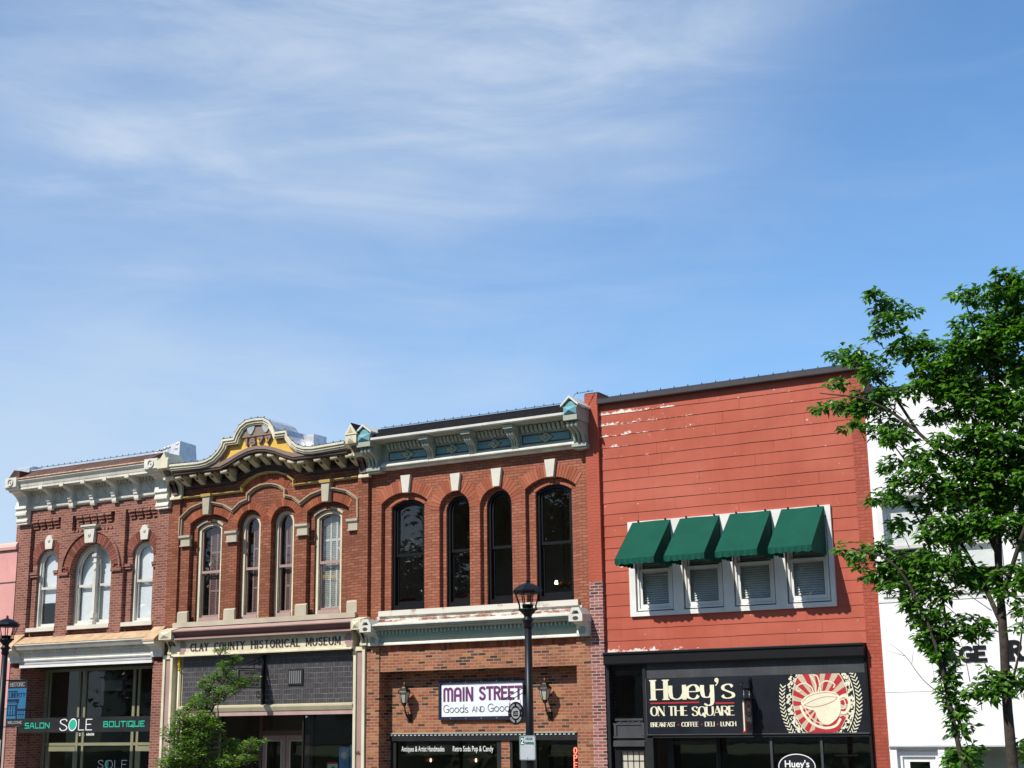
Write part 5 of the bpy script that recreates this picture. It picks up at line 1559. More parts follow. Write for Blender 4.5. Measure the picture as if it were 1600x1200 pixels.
# ---------------------------------------------------------------- red painted building
def red_building():
    b = thing('red_building', 'red painted building with wide boards and four green awnings over a black shop front', 'building', (-11.5, 0.3, 0.0))
    y = 0.115
    MB().box(-14.87, -14.53, 0.0, 0.6, 0.0, 10.28).build('pier', 'red_pier', b, 'left brick pier, red paint worn off its lower half')
    MB().box(-8.545, -8.215, y - 0.02, 0.6, 0.0, 10.05).build('pier', 'red_strip', b)
    m = MB()
    rnd = random.Random(3)
    hole = (-13.80, -9.17, 5.08, 7.12)
    z = 4.24
    while z < 10.0:
        z1 = min(z + 0.262, 10.0)
        segs = [(-14.53, -8.546)]
        if z1 > hole[2] and z < hole[3]:
            segs = [(-14.53, hole[0]), (hole[1], -8.546)]
        for x0, x1 in segs:
            xs = [x0]
            x = x0 + rnd.uniform(0.8, 3.2)
            while x < x1 - 0.4:
                xs.append(x)
                x += rnd.uniform(2.0, 3.6)
            xs.append(x1)
            for a, c in zip(xs, xs[1:]):
                e = 0.002
                dz = rnd.uniform(-0.004, 0.004)
                n = max(2, int((c - a) / 0.45))
                pts = [a + e + (c - a - 2 * e) * i / n for i in range(n + 1)]
                wob = [rnd.uniform(-0.006, 0.006) for _ in pts]
                dep = [rnd.uniform(-0.003, 0.001) for _ in pts]
                vs = []
                for q, px in enumerate(pts):
                    zb = z + 0.009 + dz + wob[q]
                    vs += [(px, y - 0.013 + dep[q], zb), (px, y - 0.002 + dep[q] * 0.3, z1 + 0.012), (px, y + 0.03, z1 + 0.012), (px, y + 0.03, zb)]
                fs = []
                for q in range(n):
                    o = 4 * q
                    fs += [(o + i, o + (i + 1) % 4, o + 4 + (i + 1) % 4, o + 4 + i) for i in range(4)]
                fs += [(0, 3, 2, 1), (4 * n, 4 * n + 1, 4 * n + 2, 4 * n + 3)]
                m.add(vs, fs)
        z += 0.262
    m.prism([(-14.53, 4.2), (-8.546, 4.2), (-8.546, 10.0), (-14.53, 10.0)], y + 0.04, 0.6, [[(hole[0], hole[2]), (hole[1], hole[2]), (hole[1], hole[3]), (hole[0], hole[3])]])
    m.build('cladding', 'red_boards', b)
    m = MB().prof([(-0.03, 10.0), (-0.04, 10.02), (-0.04, 10.13), (0.05, 10.15), (0.6, 10.15), (0.6, 10.0)], -14.53, -8.19)
    m.box(-14.88, -14.52, 0.05, 0.6, 10.281, 10.32)
    m.build('coping', 'coping', b)
    m = MB().add([(-14.53, 0.05, 10.29), (-14.53, 0.6, 10.29), (-14.0, 0.6, 10.15), (-14.0, 0.35, 10.15)], [(0, 1, 2, 3)])
    # window panel
    holes = []
    W = [(-13.72, -12.80), (-12.56, -11.61), (-11.37, -10.42), (-10.17, -9.21)]
    for x0, x1 in W:
        holes.append([(x0, 5.13), (x1, 5.13), (x1, 6.95), (x0, 6.95)])
    MB().prism([(-13.87, 5.03), (-9.11, 5.03), (-9.11, 7.17), (-13.87, 7.17)], 0.045, 0.14, holes).build('window_panel', 'white_frame', b)
    for x0, x1 in W:
        f = MB()
        f.prism([(x0 + 0.03, 5.155), (x1 - 0.03, 5.155), (x1 - 0.03, 6.93), (x0 + 0.03, 6.93)], 0.085, 0.2, [[(x0 + 0.075, 5.20), (x1 - 0.075, 5.20), (x1 - 0.075, 6.88), (x0 + 0.075, 6.88)]])
        w = f.build('window', 'white_frame', b)
        s = MB().prism([(x0 + 0.08, 5.205), (x1 - 0.08, 5.205), (x1 - 0.08, 6.08), (x0 + 0.08, 6.08)], 0.115, 0.16, [[(x0 + 0.14, 5.29), (x1 - 0.14, 5.29), (x1 - 0.14, 6.03), (x0 + 0.14, 6.03)]])
        s.prism([(x0 + 0.08, 6.0), (x1 - 0.08, 6.0), (x1 - 0.08, 6.875), (x0 + 0.08, 6.875)], 0.165, 0.2, [[(x0 + 0.13, 6.05), (x1 - 0.13, 6.05), (x1 - 0.13, 6.82), (x0 + 0.13, 6.82)]])
        s.build('sash', 'white_frame', w)
        MB().box(x0 + 0.14, x1 - 0.14, 0.135, 0.139, 5.29, 6.03).build('pane', 'pane', w)
        MB().box(x0 + 0.13, x1 - 0.13, 0.18, 0.184, 6.05, 6.82).build('pane', 'pane', w)
        bl = MB()
        z = 5.27
        while z < 6.9:
            bl.add([(x0 + 0.11, 0.235, z), (x1 - 0.11, 0.235, z), (x1 - 0.11, 0.262, z + 0.044), (x0 + 0.11, 0.262, z + 0.044)], [(0, 1, 2, 3)])
            z += 0.05
        bl.build('blind', 'blind', w)
    # black shop front
    m = MB().prof([(0.12, 3.97), (-0.10, 3.97), (-0.12, 4.0), (-0.12, 4.20), (-0.15, 4.205), (-0.15, 4.235), (0.12, 4.25)], -14.50, -8.56)
    c = m.build('shop_cornice', 'black', b)
    MB().box(-14.50, -8.57, -0.156, -0.10, 4.236, 4.252).build('drip_cap', 'charcoal_light', c)
    MB().box(-13.52, -8.58, 0.02, 0.16, 3.655, 3.968).build('fascia', 'charcoal_light', b)
    f = MB().box(-14.50, -14.43, 0.0, 0.2, 0.0, 3.97).box(-13.60, -13.52, -0.01, 0.2, 2.40, 3.97).box(-13.60, -13.40, 0.0, 0.2, 0.0, 2.40)
    f.box(-14.43, -13.6, 0.10, 0.2, 3.85, 3.97).box(-13.52, -8.57, 0.0, 0.2, 2.38, 2.455)
    fr = f.build('shop_frame', 'charcoal', b)
    MB().box(-14.43, -13.60, 0.17, 0.174, 2.82, 3.85).build('pane', 'pane_dark', fr)
    m = MB().box(-14.33, -13.60, 0.02, 0.3, 2.42, 2.66).box(-14.36, -13.60, 0.0, 0.3, 2.66, 2.70).box(-14.36, -13.60, 0.0, 0.3, 2.38, 2.43)
    m.box(-14.30, -13.62, -0.02, 0.3, 2.755, 2.80).box(-14.27, -13.63, 0.01, 0.3, 2.70, 2.755)
    for x in (-14.20, -14.0, -13.9, -13.75):
        m.box(x, x + 0.06, -0.005, 0.01, 2.71, 2.745)
    m.box(-14.36, -13.60, -0.02, 0.3, 2.20, 2.30).box(-14.36, -13.60, 0.0, 0.3, 2.30, 2.33)
    for x in (-14.34, -13.66):
        m.box(x, x + 0.06, -0.01, 0.02, 2.43, 2.66)
    m.build('transom_box', 'charcoal_light', b)
    m = MB().box(-14.36, -14.22, 0.05, 0.2, 0, 2.2).box(-13.66, -13.6, 0.05, 0.2, 0, 2.2).box(-14.22, -13.66, 0.05, 0.2, 2.09, 2.2)
    dr = m.build('door', 'black', b, 'black side door with small leaded panes')
    MB().box(-14.22, -13.66, 0.12, 0.124, 0.9, 2.09).build('pane', 'frost', dr)
    g = MB()
    for q in range(1, 4):
        g.box(-14.22 + 0.14 * q - 0.006, -14.22 + 0.14 * q + 0.006, 0.105, 0.12, 0.9, 2.09)
    for q in range(1, 6):
        g.box(-14.22, -13.66, 0.107, 0.12, 2.09 - 0.2 * q - 0.006, 2.09 - 0.2 * q + 0.006)
    g.build('glazing_bars', 'black', dr)
    f = MB()
    for x in (-10.72, -9.63):
        f.box(x - 0.025, x + 0.025, 0.07, 0.15, 0.0, 2.38)
    f.box(-11.95, -8.57, 0.07, 0.15, 0.0, 0.5)
    sw = f.build('shop_window', 'charcoal_light', b)
    MB().box(-11.95, -8.57, 0.11, 0.114, 0.5, 2.38).build('pane', 'pane_dark', sw)
    MB().box(-8.60, -8.55, 0.0, 0.2, 0, 3.95).build('jamb', 'black', b)
    ring = [(-10.19 + 0.385 * math.cos(2 * math.pi * i / 36), 1.78 + 0.24 * math.sin(2 * math.pi * i / 36)) for i in range(36)]
    MB().prism(ring, 0.098, 0.104).build('sign_oval', 'sign_navy', sw)
    t = MB().band(ring, -0.018, 0.0, 0.09, 0.0975, True)
    bfont(t, "Huey's", -10.45, -9.92, 1.72, 1.91, 0.094, bold=0.02)
    t.build('lettering', 'white_ink', sw, 'white oval outline and shop name on the glass')
    m = MB().box(-13.38, -13.24, 0.7, 0.8, 0, 2.38).box(-12.22, -12.12, 0.7, 0.8, 0, 2.38).box(-13.24, -12.22, 0.7, 0.8, 2.22, 2.30)
    m.build('door_frame', 'charcoal_light', b)
    MB().box(-13.24, -12.22, 0.74, 0.744, 0.05, 2.22).build('door_pane', 'pane_dark', b)
    ns = MB().band([(-9.42, 2.0), (-9.42, 2.2), (-8.96, 2.2), (-8.96, 2.0)], -0.012, 0.012, 0.30, 0.33, True)
    ns.build('unlit_sign_frame', 'dark_brown', b)
    shell(b, -14.87, -8.215, 9.8, yf=0.61, floor=4.0)
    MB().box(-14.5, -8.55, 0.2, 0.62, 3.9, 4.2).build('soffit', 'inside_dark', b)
    lights_string([(-14.4, -0.045, 10.14), (-8.3, -0.045, 10.14)], 'string of small bulbs along the dark coping of the red building', 18)
    return b


red_building()


# awnings: one built, three copied
def awning(x0, x1, label, ph=0.0):
    a = thing('awning', label, 'awning', ((x0 + x1) / 2, 0.045, 7.15), 'green canvas awnings on the red building')
    yw, yf, zt, zb = 0.04, -0.95, 7.15, 6.22
    m = MB()
    nx, nz = 12, 33
    def P(u, v, o=0.0):
        s = -0.016 * math.sin(math.pi * v) * math.sin(math.pi * u) - 0.005 * math.sin(math.pi * u * (2 + ph) + 0.7 + 3 * ph) - 0.006 * math.sin(7 * v + 5 * ph) * u * (1 - u)
        s += 0.008 if 0.86 < v < 0.89 else 0.0
        return (x0 + (x1 - x0) * u, yw + (yf - yw) * v - (s + o) * 0.7, zt + (zb - zt) * v + (s - o) * 0.7)
    vs = [P(i / nx, j / nz) for j in range(nz + 1) for i in range(nx + 1)]
    fs = [(j * (nx + 1) + i, j * (nx + 1) + i + 1, (j + 1) * (nx + 1) + i + 1, (j + 1) * (nx + 1) + i) for j in range(nz) for i in range(nx)]
    m.add(vs, fs, True)
    for x in (x0, x1):
        m.add([(x, yw, zt), (x, yf, zb), (x, yw, zb)], [(0, 1, 2)])
    m.build('cover', 'awning', a)
    v = MB()
    def scallop(ax, ay, bx, by, n):
        top, bot = [], []
        k = 6
        for i in range(n * k + 1):
            t = i / (n * k)
            ph = (i % k) / k
            z = zb - 0.105 - 0.022 * math.sin(math.pi * ph)
            px, py = ax + (bx - ax) * t, ay + (by - ay) * t
            w = 0.014 * math.sin(t * (9.0 + 3 * ph) + 4 * ph)
            top.append((px, py, zb + 0.004))
            bot.append((px + (w if ax == bx else 0), py + (w if ax != bx else 0), z))
        m_ = len(top)
        v.add(top + bot, [(i, i + 1, m_ + i + 1, m_ + i) for i in range(m_ - 1)])
    scallop(x0, yf, x1, yf, 5)
    scallop(x0, yw, x0, yf, 5)
    scallop(x1, yw, x1, yf, 5)
    v.build('valance', 'awning', a)
    r = MB()
    r.tube([(x0 + 0.015, yw, zb), (x0 + 0.015, yf + 0.015, zb), (x1 - 0.015, yf + 0.015, zb), (x1 - 0.015, yw, zb)], 0.012, 6)
    r.tube([(x0 + 0.015, yw, zt - 0.02), (x0 + 0.015, yf + 0.02, zb)], 0.01, 6).tube([(x1 - 0.015, yw, zt - 0.02), (x1 - 0.015, yf + 0.02, zb)], 0.01, 6)
    r.build('frame', 'iron', a)
    c = MB()
    for x in (x0 + 0.15, x1 - 0.12):
        c.box(x - 0.015, x + 0.015, yw - 0.03, yw + 0.0, zt + 0.0, zt + 0.04)
    c.build('clip', 'iron', a)
    return a


for q, (dx, l) in enumerate(((0.0, 'leftmost of the four green canvas awnings on the red building'), (1.18, 'second from the left of the four green canvas awnings on the red building'),
                             (2.37, 'third from the left of the four green canvas awnings on the red building'), (3.555, 'rightmost of the four green canvas awnings, nearest the tree'))):
    awning(-13.74 + dx, -12.80 + dx, l, 0.37 * q)


# ---------------------------------------------------------------- white building and pink building at the ends
def white_building():
    b = thing('white_building', 'white painted building half hidden behind the leafy tree at the right', 'building', (-3.0, 0.3, 0.0))
    holes = []
    W = [(-8.02 + 1.34 * i, -8.02 + 1.34 * i + 0.92) for i in range(7)]
    for x0, x1 in W:
        holes.append([(x0, 5.25), (x1, 5.25), (x1, 7.2), (x0, 7.2)])
    m = MB().prism([(-8.21, 2.2), (4.0, 2.2), (4.0, 9.45), (-8.21, 9.45)], 0.02, 0.4, holes)
    m.build('wall', 'white_wall', b)
    MB().box(-8.21, 4.0, 0.005, 0.02, 5.04, 5.10).box(-8.21, 4.0, 0.012, 0.02, 3.245, 3.255).build('string_course', 'white_frame', b)
    MB().prof([(-0.02, 9.45), (-0.02, 9.52), (0.5, 9.55), (0.5, 9.45)], -8.21, 4.0).build('coping', 'charcoal', b)
    for x0, x1 in W:
        f = MB().prism([(x0 - 0.09, 5.15), (x1 + 0.09, 5.15), (x1 + 0.09, 7.33), (x0 - 0.09, 7.33)], -0.02, 0.019, [[(x0 + 0.03, 5.25), (x1 - 0.03, 5.25), (x1 - 0.03, 7.2), (x0 + 0.03, 7.2)]])
        f.box(x0, x1, 0.10, 0.15, 6.18, 6.25).box(x0, x0 + 0.05, 0.10, 0.15, 5.25, 7.2).box(x1 - 0.05, x1, 0.10, 0.15, 5.25, 7.2).box(x0, x1, 0.10, 0.15, 5.25, 5.33)
        w = f.build('window', 'white_frame', b)
        MB().box(x0, x1, 0.13, 0.134, 5.25, 7.2).build('pane', 'pane', w)
        MB().box(x0, x1, 0.24, 0.245, 5.9 + 0.25 * math.sin(x0 * 3), 7.2).build('roller_shade', 'blind', w)
    m = MB().box(-8.21, 4.0, -0.03, 0.4, 2.17, 2.20)
    m.build('fascia', 'white_grey', b)
    m = MB().box(-8.21, -8.07, 0.02, 0.4, 0, 2.17).box(-7.25, -7.12, 0.02, 0.4, 0, 2.17).box(-8.07, -7.25, 0.15, 0.3, 2.08, 2.17)
    m.box(-8.07, -7.99, 0.12, 0.25, 0, 2.08).box(-7.33, -7.25, 0.12, 0.25, 0, 2.08).box(-7.99, -7.33, 0.12, 0.25, 1.98, 2.08)
    m.build('door_frame', 'white_wall', b)
    m = MB().box(-7.99, -7.86, 0.17, 0.22, 0.03, 1.97).box(-7.46, -7.33, 0.17, 0.22, 0.03, 1.97).box(-7.86, -7.46, 0.17, 0.22, 1.88, 1.97).box(-7.86, -7.46, 0.17, 0.22, 0.03, 0.4)
    dr = m.build('door', 'white_wall', b)
    MB().box(-7.86, -7.46, 0.19, 0.194, 0.4, 1.88).build('pane', 'pane_dark', dr)
    f = MB().box(-7.0, -6.95, 0.1, 0.2, 0, 2.17).box(-7.12, 4.0, 0.1, 0.2, 0, 0.5)
    sw = f.build('shop_window', 'charcoal', b)
    MB().box(-6.95, 4.0, 0.14, 0.144, 0.5, 2.17).build('pane', 'pane', sw)
    MB().box(-6.95, 4.0, 0.5, 0.52, 0.5, 2.17).build('shop_screen', 'sage', b)
    t = MB()
    text(t, 'AGE', -6.99, -6.14, 3.79, 0.32, -0.0, 0.075, serif=0.055, depth=0.018, sp=2.6)
    text(t, 'R', -5.72, -5.45, 3.79, 0.40, -0.0, 0.085, serif=0.06, depth=0.018)
    t.build('lettering', 'black', b, 'large black slab letters partly hidden by leaves')
    shell(b, -8.21, 4.0, 9.3, yf=0.401, floor=4.4)


white_building()


def pink_building():
    b = thing('pink_building', 'pink stucco building at the far left edge', 'building', (-39.0, 0.3, 0.0))
    MB().box(-46.0, -33.965, 0.0, 10.0, 3.36, 7.96).build('wall', 'pink_stucco', b)
    MB().box(-46.0, -33.965, -0.004, 10.0, 0.0, 3.34).build('wall', 'sign_red' if False else 'mauve_roof', b)
    MB().prof([(0.0, 7.965), (-0.07, 7.97), (-0.09, 8.05), (-0.06, 8.14), (0.0, 8.19), (0.4, 8.19), (0.4, 7.965)], -46.0, -33.95).build('coping', 'pink_light', b)
    MB().box(-46.0, -33.95, -0.01, -0.001, 7.945, 7.97).box(-46.0, -33.966, -0.012, -0.001, 6.985, 7.02).build('joint', 'mauve_dark', b)
    MB().box(-46.0, -33.96, -0.02, 0.1, 3.34, 3.36).build('ledge', 'pink_light', b)


pink_building()


# ---------------------------------------------------------------- signs on the buildings
def salon_sign():
    s = thing('shop_sign', 'long charcoal sign band reading SALON SOLE BOUTIQUE in green and white', 'sign', (-30.9, 0.05, 2.64))
    MB().box(-33.47, -28.32, 0.03, 0.09, 2.64, 3.05).build('board', 'charcoal', s)
    t = MB()
    text(t, 'SALON', -33.20, -32.19, 2.755, 0.165, 0.024, 0.030, alt=SQUARE, sp=2.6)
    text(t, 'BOUTIQUE', -30.08, -28.53, 2.765, 0.165, 0.024, 0.030, alt=SQUARE, sp=2.6)
    t.build('lettering', 'sign_green', s, 'green squared letters')
    t = MB()
    text(t, 'S', -31.80, -31.47, 2.68, 0.33, 0.022, 0.040, 0.022)
    text(t, 'LE', -31.05, -30.50, 2.69, 0.31, 0.022, 0.030, 0.022, sp=2.0)
    ring = [(-31.27 + 0.165 * math.cos(2 * math.pi * i / 28) + 0.02 * math.sin(2 * math.pi * i / 28), 2.845 + 0.175 * math.sin(2 * math.pi * i / 28)) for i in range(28)]
    t.band(ring, 0.0, 0.03, 0.020, 0.028, True)
    t.build('lettering', 'white_ink', s, 'white curved letters')
    MB().prism(ring, 0.022, 0.029).build('logo', 'sign_green', s)


def main_sign():
    s = thing('shop_sign', 'white sign board reading MAIN STREET Goods AND Goodies in a dark navy frame', 'sign', (-17.98, 0.3, 2.82))
    x0, x1, z0, z1 = -19.18, -16.78, 2.83, 3.74
    f = MB().band([(x0, z0), (x0, z1), (x1, z1), (x1, z0)], -0.055, 0.0, 0.28, 0.37, True)
    f.box(x0 + 0.02, x1 - 0.02, 0.33, 0.37, z0 + 0.02, z1 - 0.02)
    f.build('frame', 'banner_navy', s)
    q = [(x0 + 0.04, z0 + 0.07), (x1 - 0.02, z0 + 0.07), (x1 - 0.02, z1 - 0.06), (x0 + 0.13, z1 - 0.06), (x0 + 0.075, z1 - 0.08), (x0 + 0.045, z1 - 0.13)]
    MB().prism(q, 0.318, 0.329).build('panel', 'sign_white', s)
    t = MB()
    text(t, 'MAIN', -19.06, -18.21, 3.255, 0.335, 0.312, 0.058, alt=DECO, sp=2.8)
    text(t, 'STREET', -18.05, -16.86, 3.27, 0.325, 0.312, 0.058, alt=DECO, sp=2.7)
    t.build('lettering', 'purple', s, 'thick rounded purple letters')
    t = MB()
    text(t, 'Goods', -19.06, -18.35, 2.99, 0.19, 0.312, 0.016, sp=1.5)
    text(t, 'AND', -18.25, -17.90, 3.0, 0.135, 0.312, 0.014, sp=1.9)
    text(t, 'Goodies', -17.81, -16.90, 3.0, 0.19, 0.312, 0.016, sp=1.5)
    t.build('lettering', 'grey_ink', s, 'thin grey letters')
    m = MB()
    for k in range(5):
        m.disc(x0 + 0.35 + 0.43 * k, z1 - 0.025, 0.01, 0.276, 0.281, 6).disc(x0 + 0.35 + 0.43 * k, z0 + 0.03, 0.01, 0.276, 0.281, 6)
    m.build('bolt', 'sign_metal', s)


def clip(poly, x0, x1, z0, z1):
    for ax, lim, sgn in ((0, x0, 1), (0, x1, -1), (1, z0, 1), (1, z1, -1)):
        out = []
        for i in range(len(poly)):
            a, b = poly[i - 1], poly[i]
            da, db = (a[ax] - lim) * sgn, (b[ax] - lim) * sgn
            if (da < 0) != (db < 0):
                t = da / (da - db)
                out.append((a[0] + (b[0] - a[0]) * t, a[1] + (b[1] - a[1]) * t))
            if db >= 0:
                out.append(b)
        poly = out
        if not poly:
            break
    return poly


def coffee_sign():
    s = thing('shop_sign', "navy sign reading Huey's ON THE SQUARE with a coffee cup in red rays", 'sign', (-11.0, 0.0, 2.46))
    x0, x1, z0, z1 = -13.515, -8.58, 2.46, 3.652
    MB().box(x0, x1, -0.005, 0.03, z0, z1).build('board', 'sign_navy', s)
    MB().box(-13.53, x1 + 0.01, -0.03, 0.03, 2.435, 2.459).box(-13.53, -13.512, -0.02, 0.03, 2.459, 3.66).build('frame', 'charcoal_light', s)
    y = -0.011
    t = MB()
    text(t, 'H', -13.41, -12.99, 3.185, 0.435, y, 0.115, 0.024, serif=0.085)
    text(t, 'u', -12.985, -12.56, 3.185, 0.478, y, 0.098, 0.020)
    text(t, 'e', -12.60, -12.225, 3.185, 0.478, y - 0.002, 0.098, 0.020)
    text(t, 'y', -12.235, -11.91, 3.185, 0.47, y - 0.002, 0.095, 0.020)
    text(t, 's', -11.77, -11.43, 3.185, 0.475, y, 0.085, 0.022)
    t.disc(-11.845, 3.58, 0.048, y, y + 0.004, 12)
    t.prism([(-11.80, 3.58), (-11.81, 3.52), (-11.86, 3.46), (-11.885, 3.465), (-11.84, 3.52), (-11.85, 3.56)], y - 0.001, y + 0.003)
    t.build('lettering', 'sign_cream', s, 'large cream lettering of the shop name')
    MB().box(-13.43, -12.27, y, y + 0.005, 3.105, 3.135).box(-11.89, -11.46, y, y + 0.005, 3.08, 3.11).build('rule', 'sign_red', s)
    t = MB()
    text(t, 'ON', -13.44, -13.08, 2.845, 0.205, y, 0.048, 0.012, serif=0.020, sp=1.6)
    text(t, 'THE', -13.02, -12.53, 2.845, 0.205, y, 0.048, 0.012, serif=0.020, sp=1.8)
    text(t, 'SQUARE', -12.46, -11.45, 2.835, 0.20, y, 0.048, 0.012, serif=0.020, sp=1.5)
    for w, a, b in (('BREAKFAST', -13.44, -12.84), ('COFFEE', -12.71, -12.30), ('DELI', -12.16, -11.93), ('LUNCH', -11.80, -11.44)):
        text(t, w, a, b, 2.612, 0.097, y, 0.022, 0.008, serif=0.010, sp=1.4)
    t.build('lettering', 'sign_cream', s, 'smaller cream capitals')
    d = MB()
    for x in (-12.775, -12.23, -11.865):
        d.disc(x, 2.655, 0.018, y, y + 0.004, 8)
    d.build('dot', 'sign_red', s)
    # emblem
    cx, cz, rx, rz = -9.57, 3.12, 0.585, 0.755
    ell = lambda kx, kz, n=48: [(cx + kx * math.cos(2 * math.pi * i / n), cz + kz * math.sin(2 * math.pi * i / n)) for i in range(n)]
    lim = (x0, x1, z0 + 0.002, z1 - 0.002)
    MB().prism(clip(ell(rx + 0.015, rz + 0.015), *lim), -0.010, -0.0055).build('emblem_rim', 'sign_cream', s)
    MB().prism(clip(ell(rx, rz), *lim), -0.013, -0.0105).build('emblem_ground', 'sign_tan', s)
    r = MB()
    n = 17
    ox, oz = cx - 0.02, 3.02
    for k in range(n):
        a0, a1 = 2 * math.pi * (k + 0.05) / n, 2 * math.pi * (k + 0.55) / n
        pts = []
        for q in range(5):
            a = a0 + (a1 - a0) * q / 4
            # stretch to the ellipse edge
            dx, dz = math.cos(a), math.sin(a)
            A = (dx / rx) ** 2 + (dz / rz) ** 2
            B = 2 * ((ox - cx) * dx / rx ** 2 + (oz - cz) * dz / rz ** 2)
            C = ((ox - cx) / rx) ** 2 + ((oz - cz) / rz) ** 2 - 1
            tt = (-B + math.sqrt(B * B - 4 * A * C)) / (2 * A)
            pts.append((ox + dx * tt, oz + dz * tt))
        p = clip([(ox, oz)] + pts, *lim)
        if len(p) > 2:
            r.prism(p, -0.0155, -0.0135)
    r.prism(clip([(cx - 0.30, z0), (cx - 0.02, 2.58), (cx + 0.30, 2.72), (cx + 0.46, 2.80), (cx + 0.52, 2.76), (cx + 0.36, 2.5), (cx + 0.2, z0)], *lim), -0.0165, -0.0157)
    r.build('ray', 'sign_red', s)
    c = MB()
    # saucer line, cup body, rim, handle, steam
    c.band(spline([(-10.00, 3.02), (-9.93, 2.83), (-9.75, 2.64), (-9.50, 2.555), (-9.27, 2.60), (-9.16, 2.74)], 6), -0.025, 0.025, -0.019, -0.017)
    c.band(spline([(-9.93, 3.05), (-9.86, 2.87), (-9.70, 2.70), (-9.50, 2.63), (-9.34, 2.66)], 6), -0.008, 0.008, -0.019, -0.017)
    cup = spline([(-9.98, 3.05), (-9.90, 3.18), (-9.70, 3.27), (-9.42, 3.30), (-9.22, 3.25), (-9.15, 3.14), (-9.15, 2.90), (-9.24, 2.74), (-9.42, 2.62), (-9.56, 2.66), (-9.66, 2.78), (-9.70, 2.90), (-9.84, 2.94)], 5, True)
    c.prism(cup, -0.021, -0.0175)
    h = spline([(-9.16, 3.16), (-9.04, 3.20), (-8.96, 3.10), (-8.97, 2.96), (-9.05, 2.86), (-9.15, 2.86)], 6)
    c.band(h, -0.028, 0.028, -0.019, -0.017)
    c.band(spline([(-9.16, 3.10), (-9.07, 3.12), (-9.04, 3.02), (-9.08, 2.94), (-9.15, 2.94)], 6), -0.010, 0.010, -0.0195, -0.0175)
    for st in ([(-9.70, 3.27), (-9.74, 3.38), (-9.86, 3.46), (-10.0, 3.44), (-10.06, 3.36), (-10.02, 3.30), (-9.96, 3.33)],
               [(-9.66, 3.28), (-9.64, 3.42), (-9.70, 3.55), (-9.76, 3.62)], [(-9.60, 3.29), (-9.56, 3.44), (-9.60, 3.60), (-9.68, 3.63)],
               [(-9.55, 3.29), (-9.54, 3.42), (-9.44, 3.50), (-9.32, 3.48), (-9.24, 3.42), (-9.27, 3.36)]):
        c.band(spline(st, 6), -0.013, 0.013, -0.019, -0.017)
    c.build('cup', 'sign_cream', s)
    ln = MB()
    ln.band(spline([(-9.92, 3.02), (-9.70, 3.12), (-9.45, 3.18), (-9.20, 3.17)], 6), -0.004, 0.004, -0.023, -0.0215)
    ln.band(spline([(-9.92, 3.02), (-9.72, 2.98), (-9.48, 3.02), (-9.27, 3.10), (-9.20, 3.17)], 6), -0.005, 0.005, -0.0235, -0.0218)
    ln.band(spline([(-9.95, 3.08), (-9.80, 3.20), (-9.55, 3.26), (-9.35, 3.26), (-9.20, 3.22)], 6), -0.004, 0.004, -0.023, -0.0215)
    ln.disc(-9.09, 3.04, 0.026, -0.0225, -0.02, 8)
    ln.build('cup_line', 'sign_red', s)
    fl = MB()
    rnd = random.Random(5)
    for k in range(400):
        a = rnd.uniform(0, 2 * math.pi)
        q = rnd.uniform(1.045, 1.235)
        px, pz = cx + rx * q * math.cos(a), cz + rz * q * math.sin(a)
        w, hh = rnd.uniform(0.008, 0.026), rnd.uniform(0.012, 0.04)
        an = a + rnd.uniform(-0.5, 0.5)
        ca, sa = math.cos(an), math.sin(an)
        p = [(px + u * ca - v * sa, pz + u * sa + v * ca) for u, v in ((-w, -hh), (w, -hh * 0.6), (w * 0.8, hh), (-w * 0.7, hh * 0.8))]
        p = clip(p, *lim)
        if len(p) > 2:
            fl.prism(p, -0.0085 - 0.00001 * k, -0.006)
    for sgn, a0, a1 in ((1, -1.1, 1.05), (-1, -0.95, 0.28)):
        ring = [(cx + sgn * rx * 1.235 * math.cos(a0 + (a1 - a0) * i / 30), cz + rz * 1.235 * math.sin(a0 + (a1 - a0) * i / 30)) for i in range(31)]
        for u, v in zip(ring, ring[1:]):
            if z0 + 0.02 < u[1] < z1 - 0.02 and z0 + 0.02 < v[1] < z1 - 0.02 and sgn > 0:
                fl.band([u, v], -0.008, 0.008, -0.0085, -0.006)
        n = 29 if sgn > 0 else 17
        for i in range(n):
            a = a0 + (a1 - a0) * (i + 0.5) / n
            q = 1.385
            px, pz = cx + sgn * rx * (q + 0.02) * math.cos(a), cz + rz * q * math.sin(a)
            tx, tz = -sgn * rx * math.sin(a), rz * math.cos(a)
            l = math.hypot(tx, tz)
            tx, tz = tx / l, tz / l
            nx, nz = -tz, tx
            for sd in (-1, 1):
                p = [(px, pz), (px + nx * sd * 0.062 + tx * 0.055, pz + nz * sd * 0.062 + tz * 0.055), (px + nx * sd * 0.062 + tx * 0.086, pz + nz * sd * 0.062 + tz * 0.086), (px + tx * 0.026, pz + tz * 0.026)]
                p = clip(p, *lim)
                if len(p) > 2:
                    fl.prism(p, -0.0085, -0.006)
    fl.build('wreath', 'sign_cream', s)


salon_sign()
main_sign()
coffee_sign()


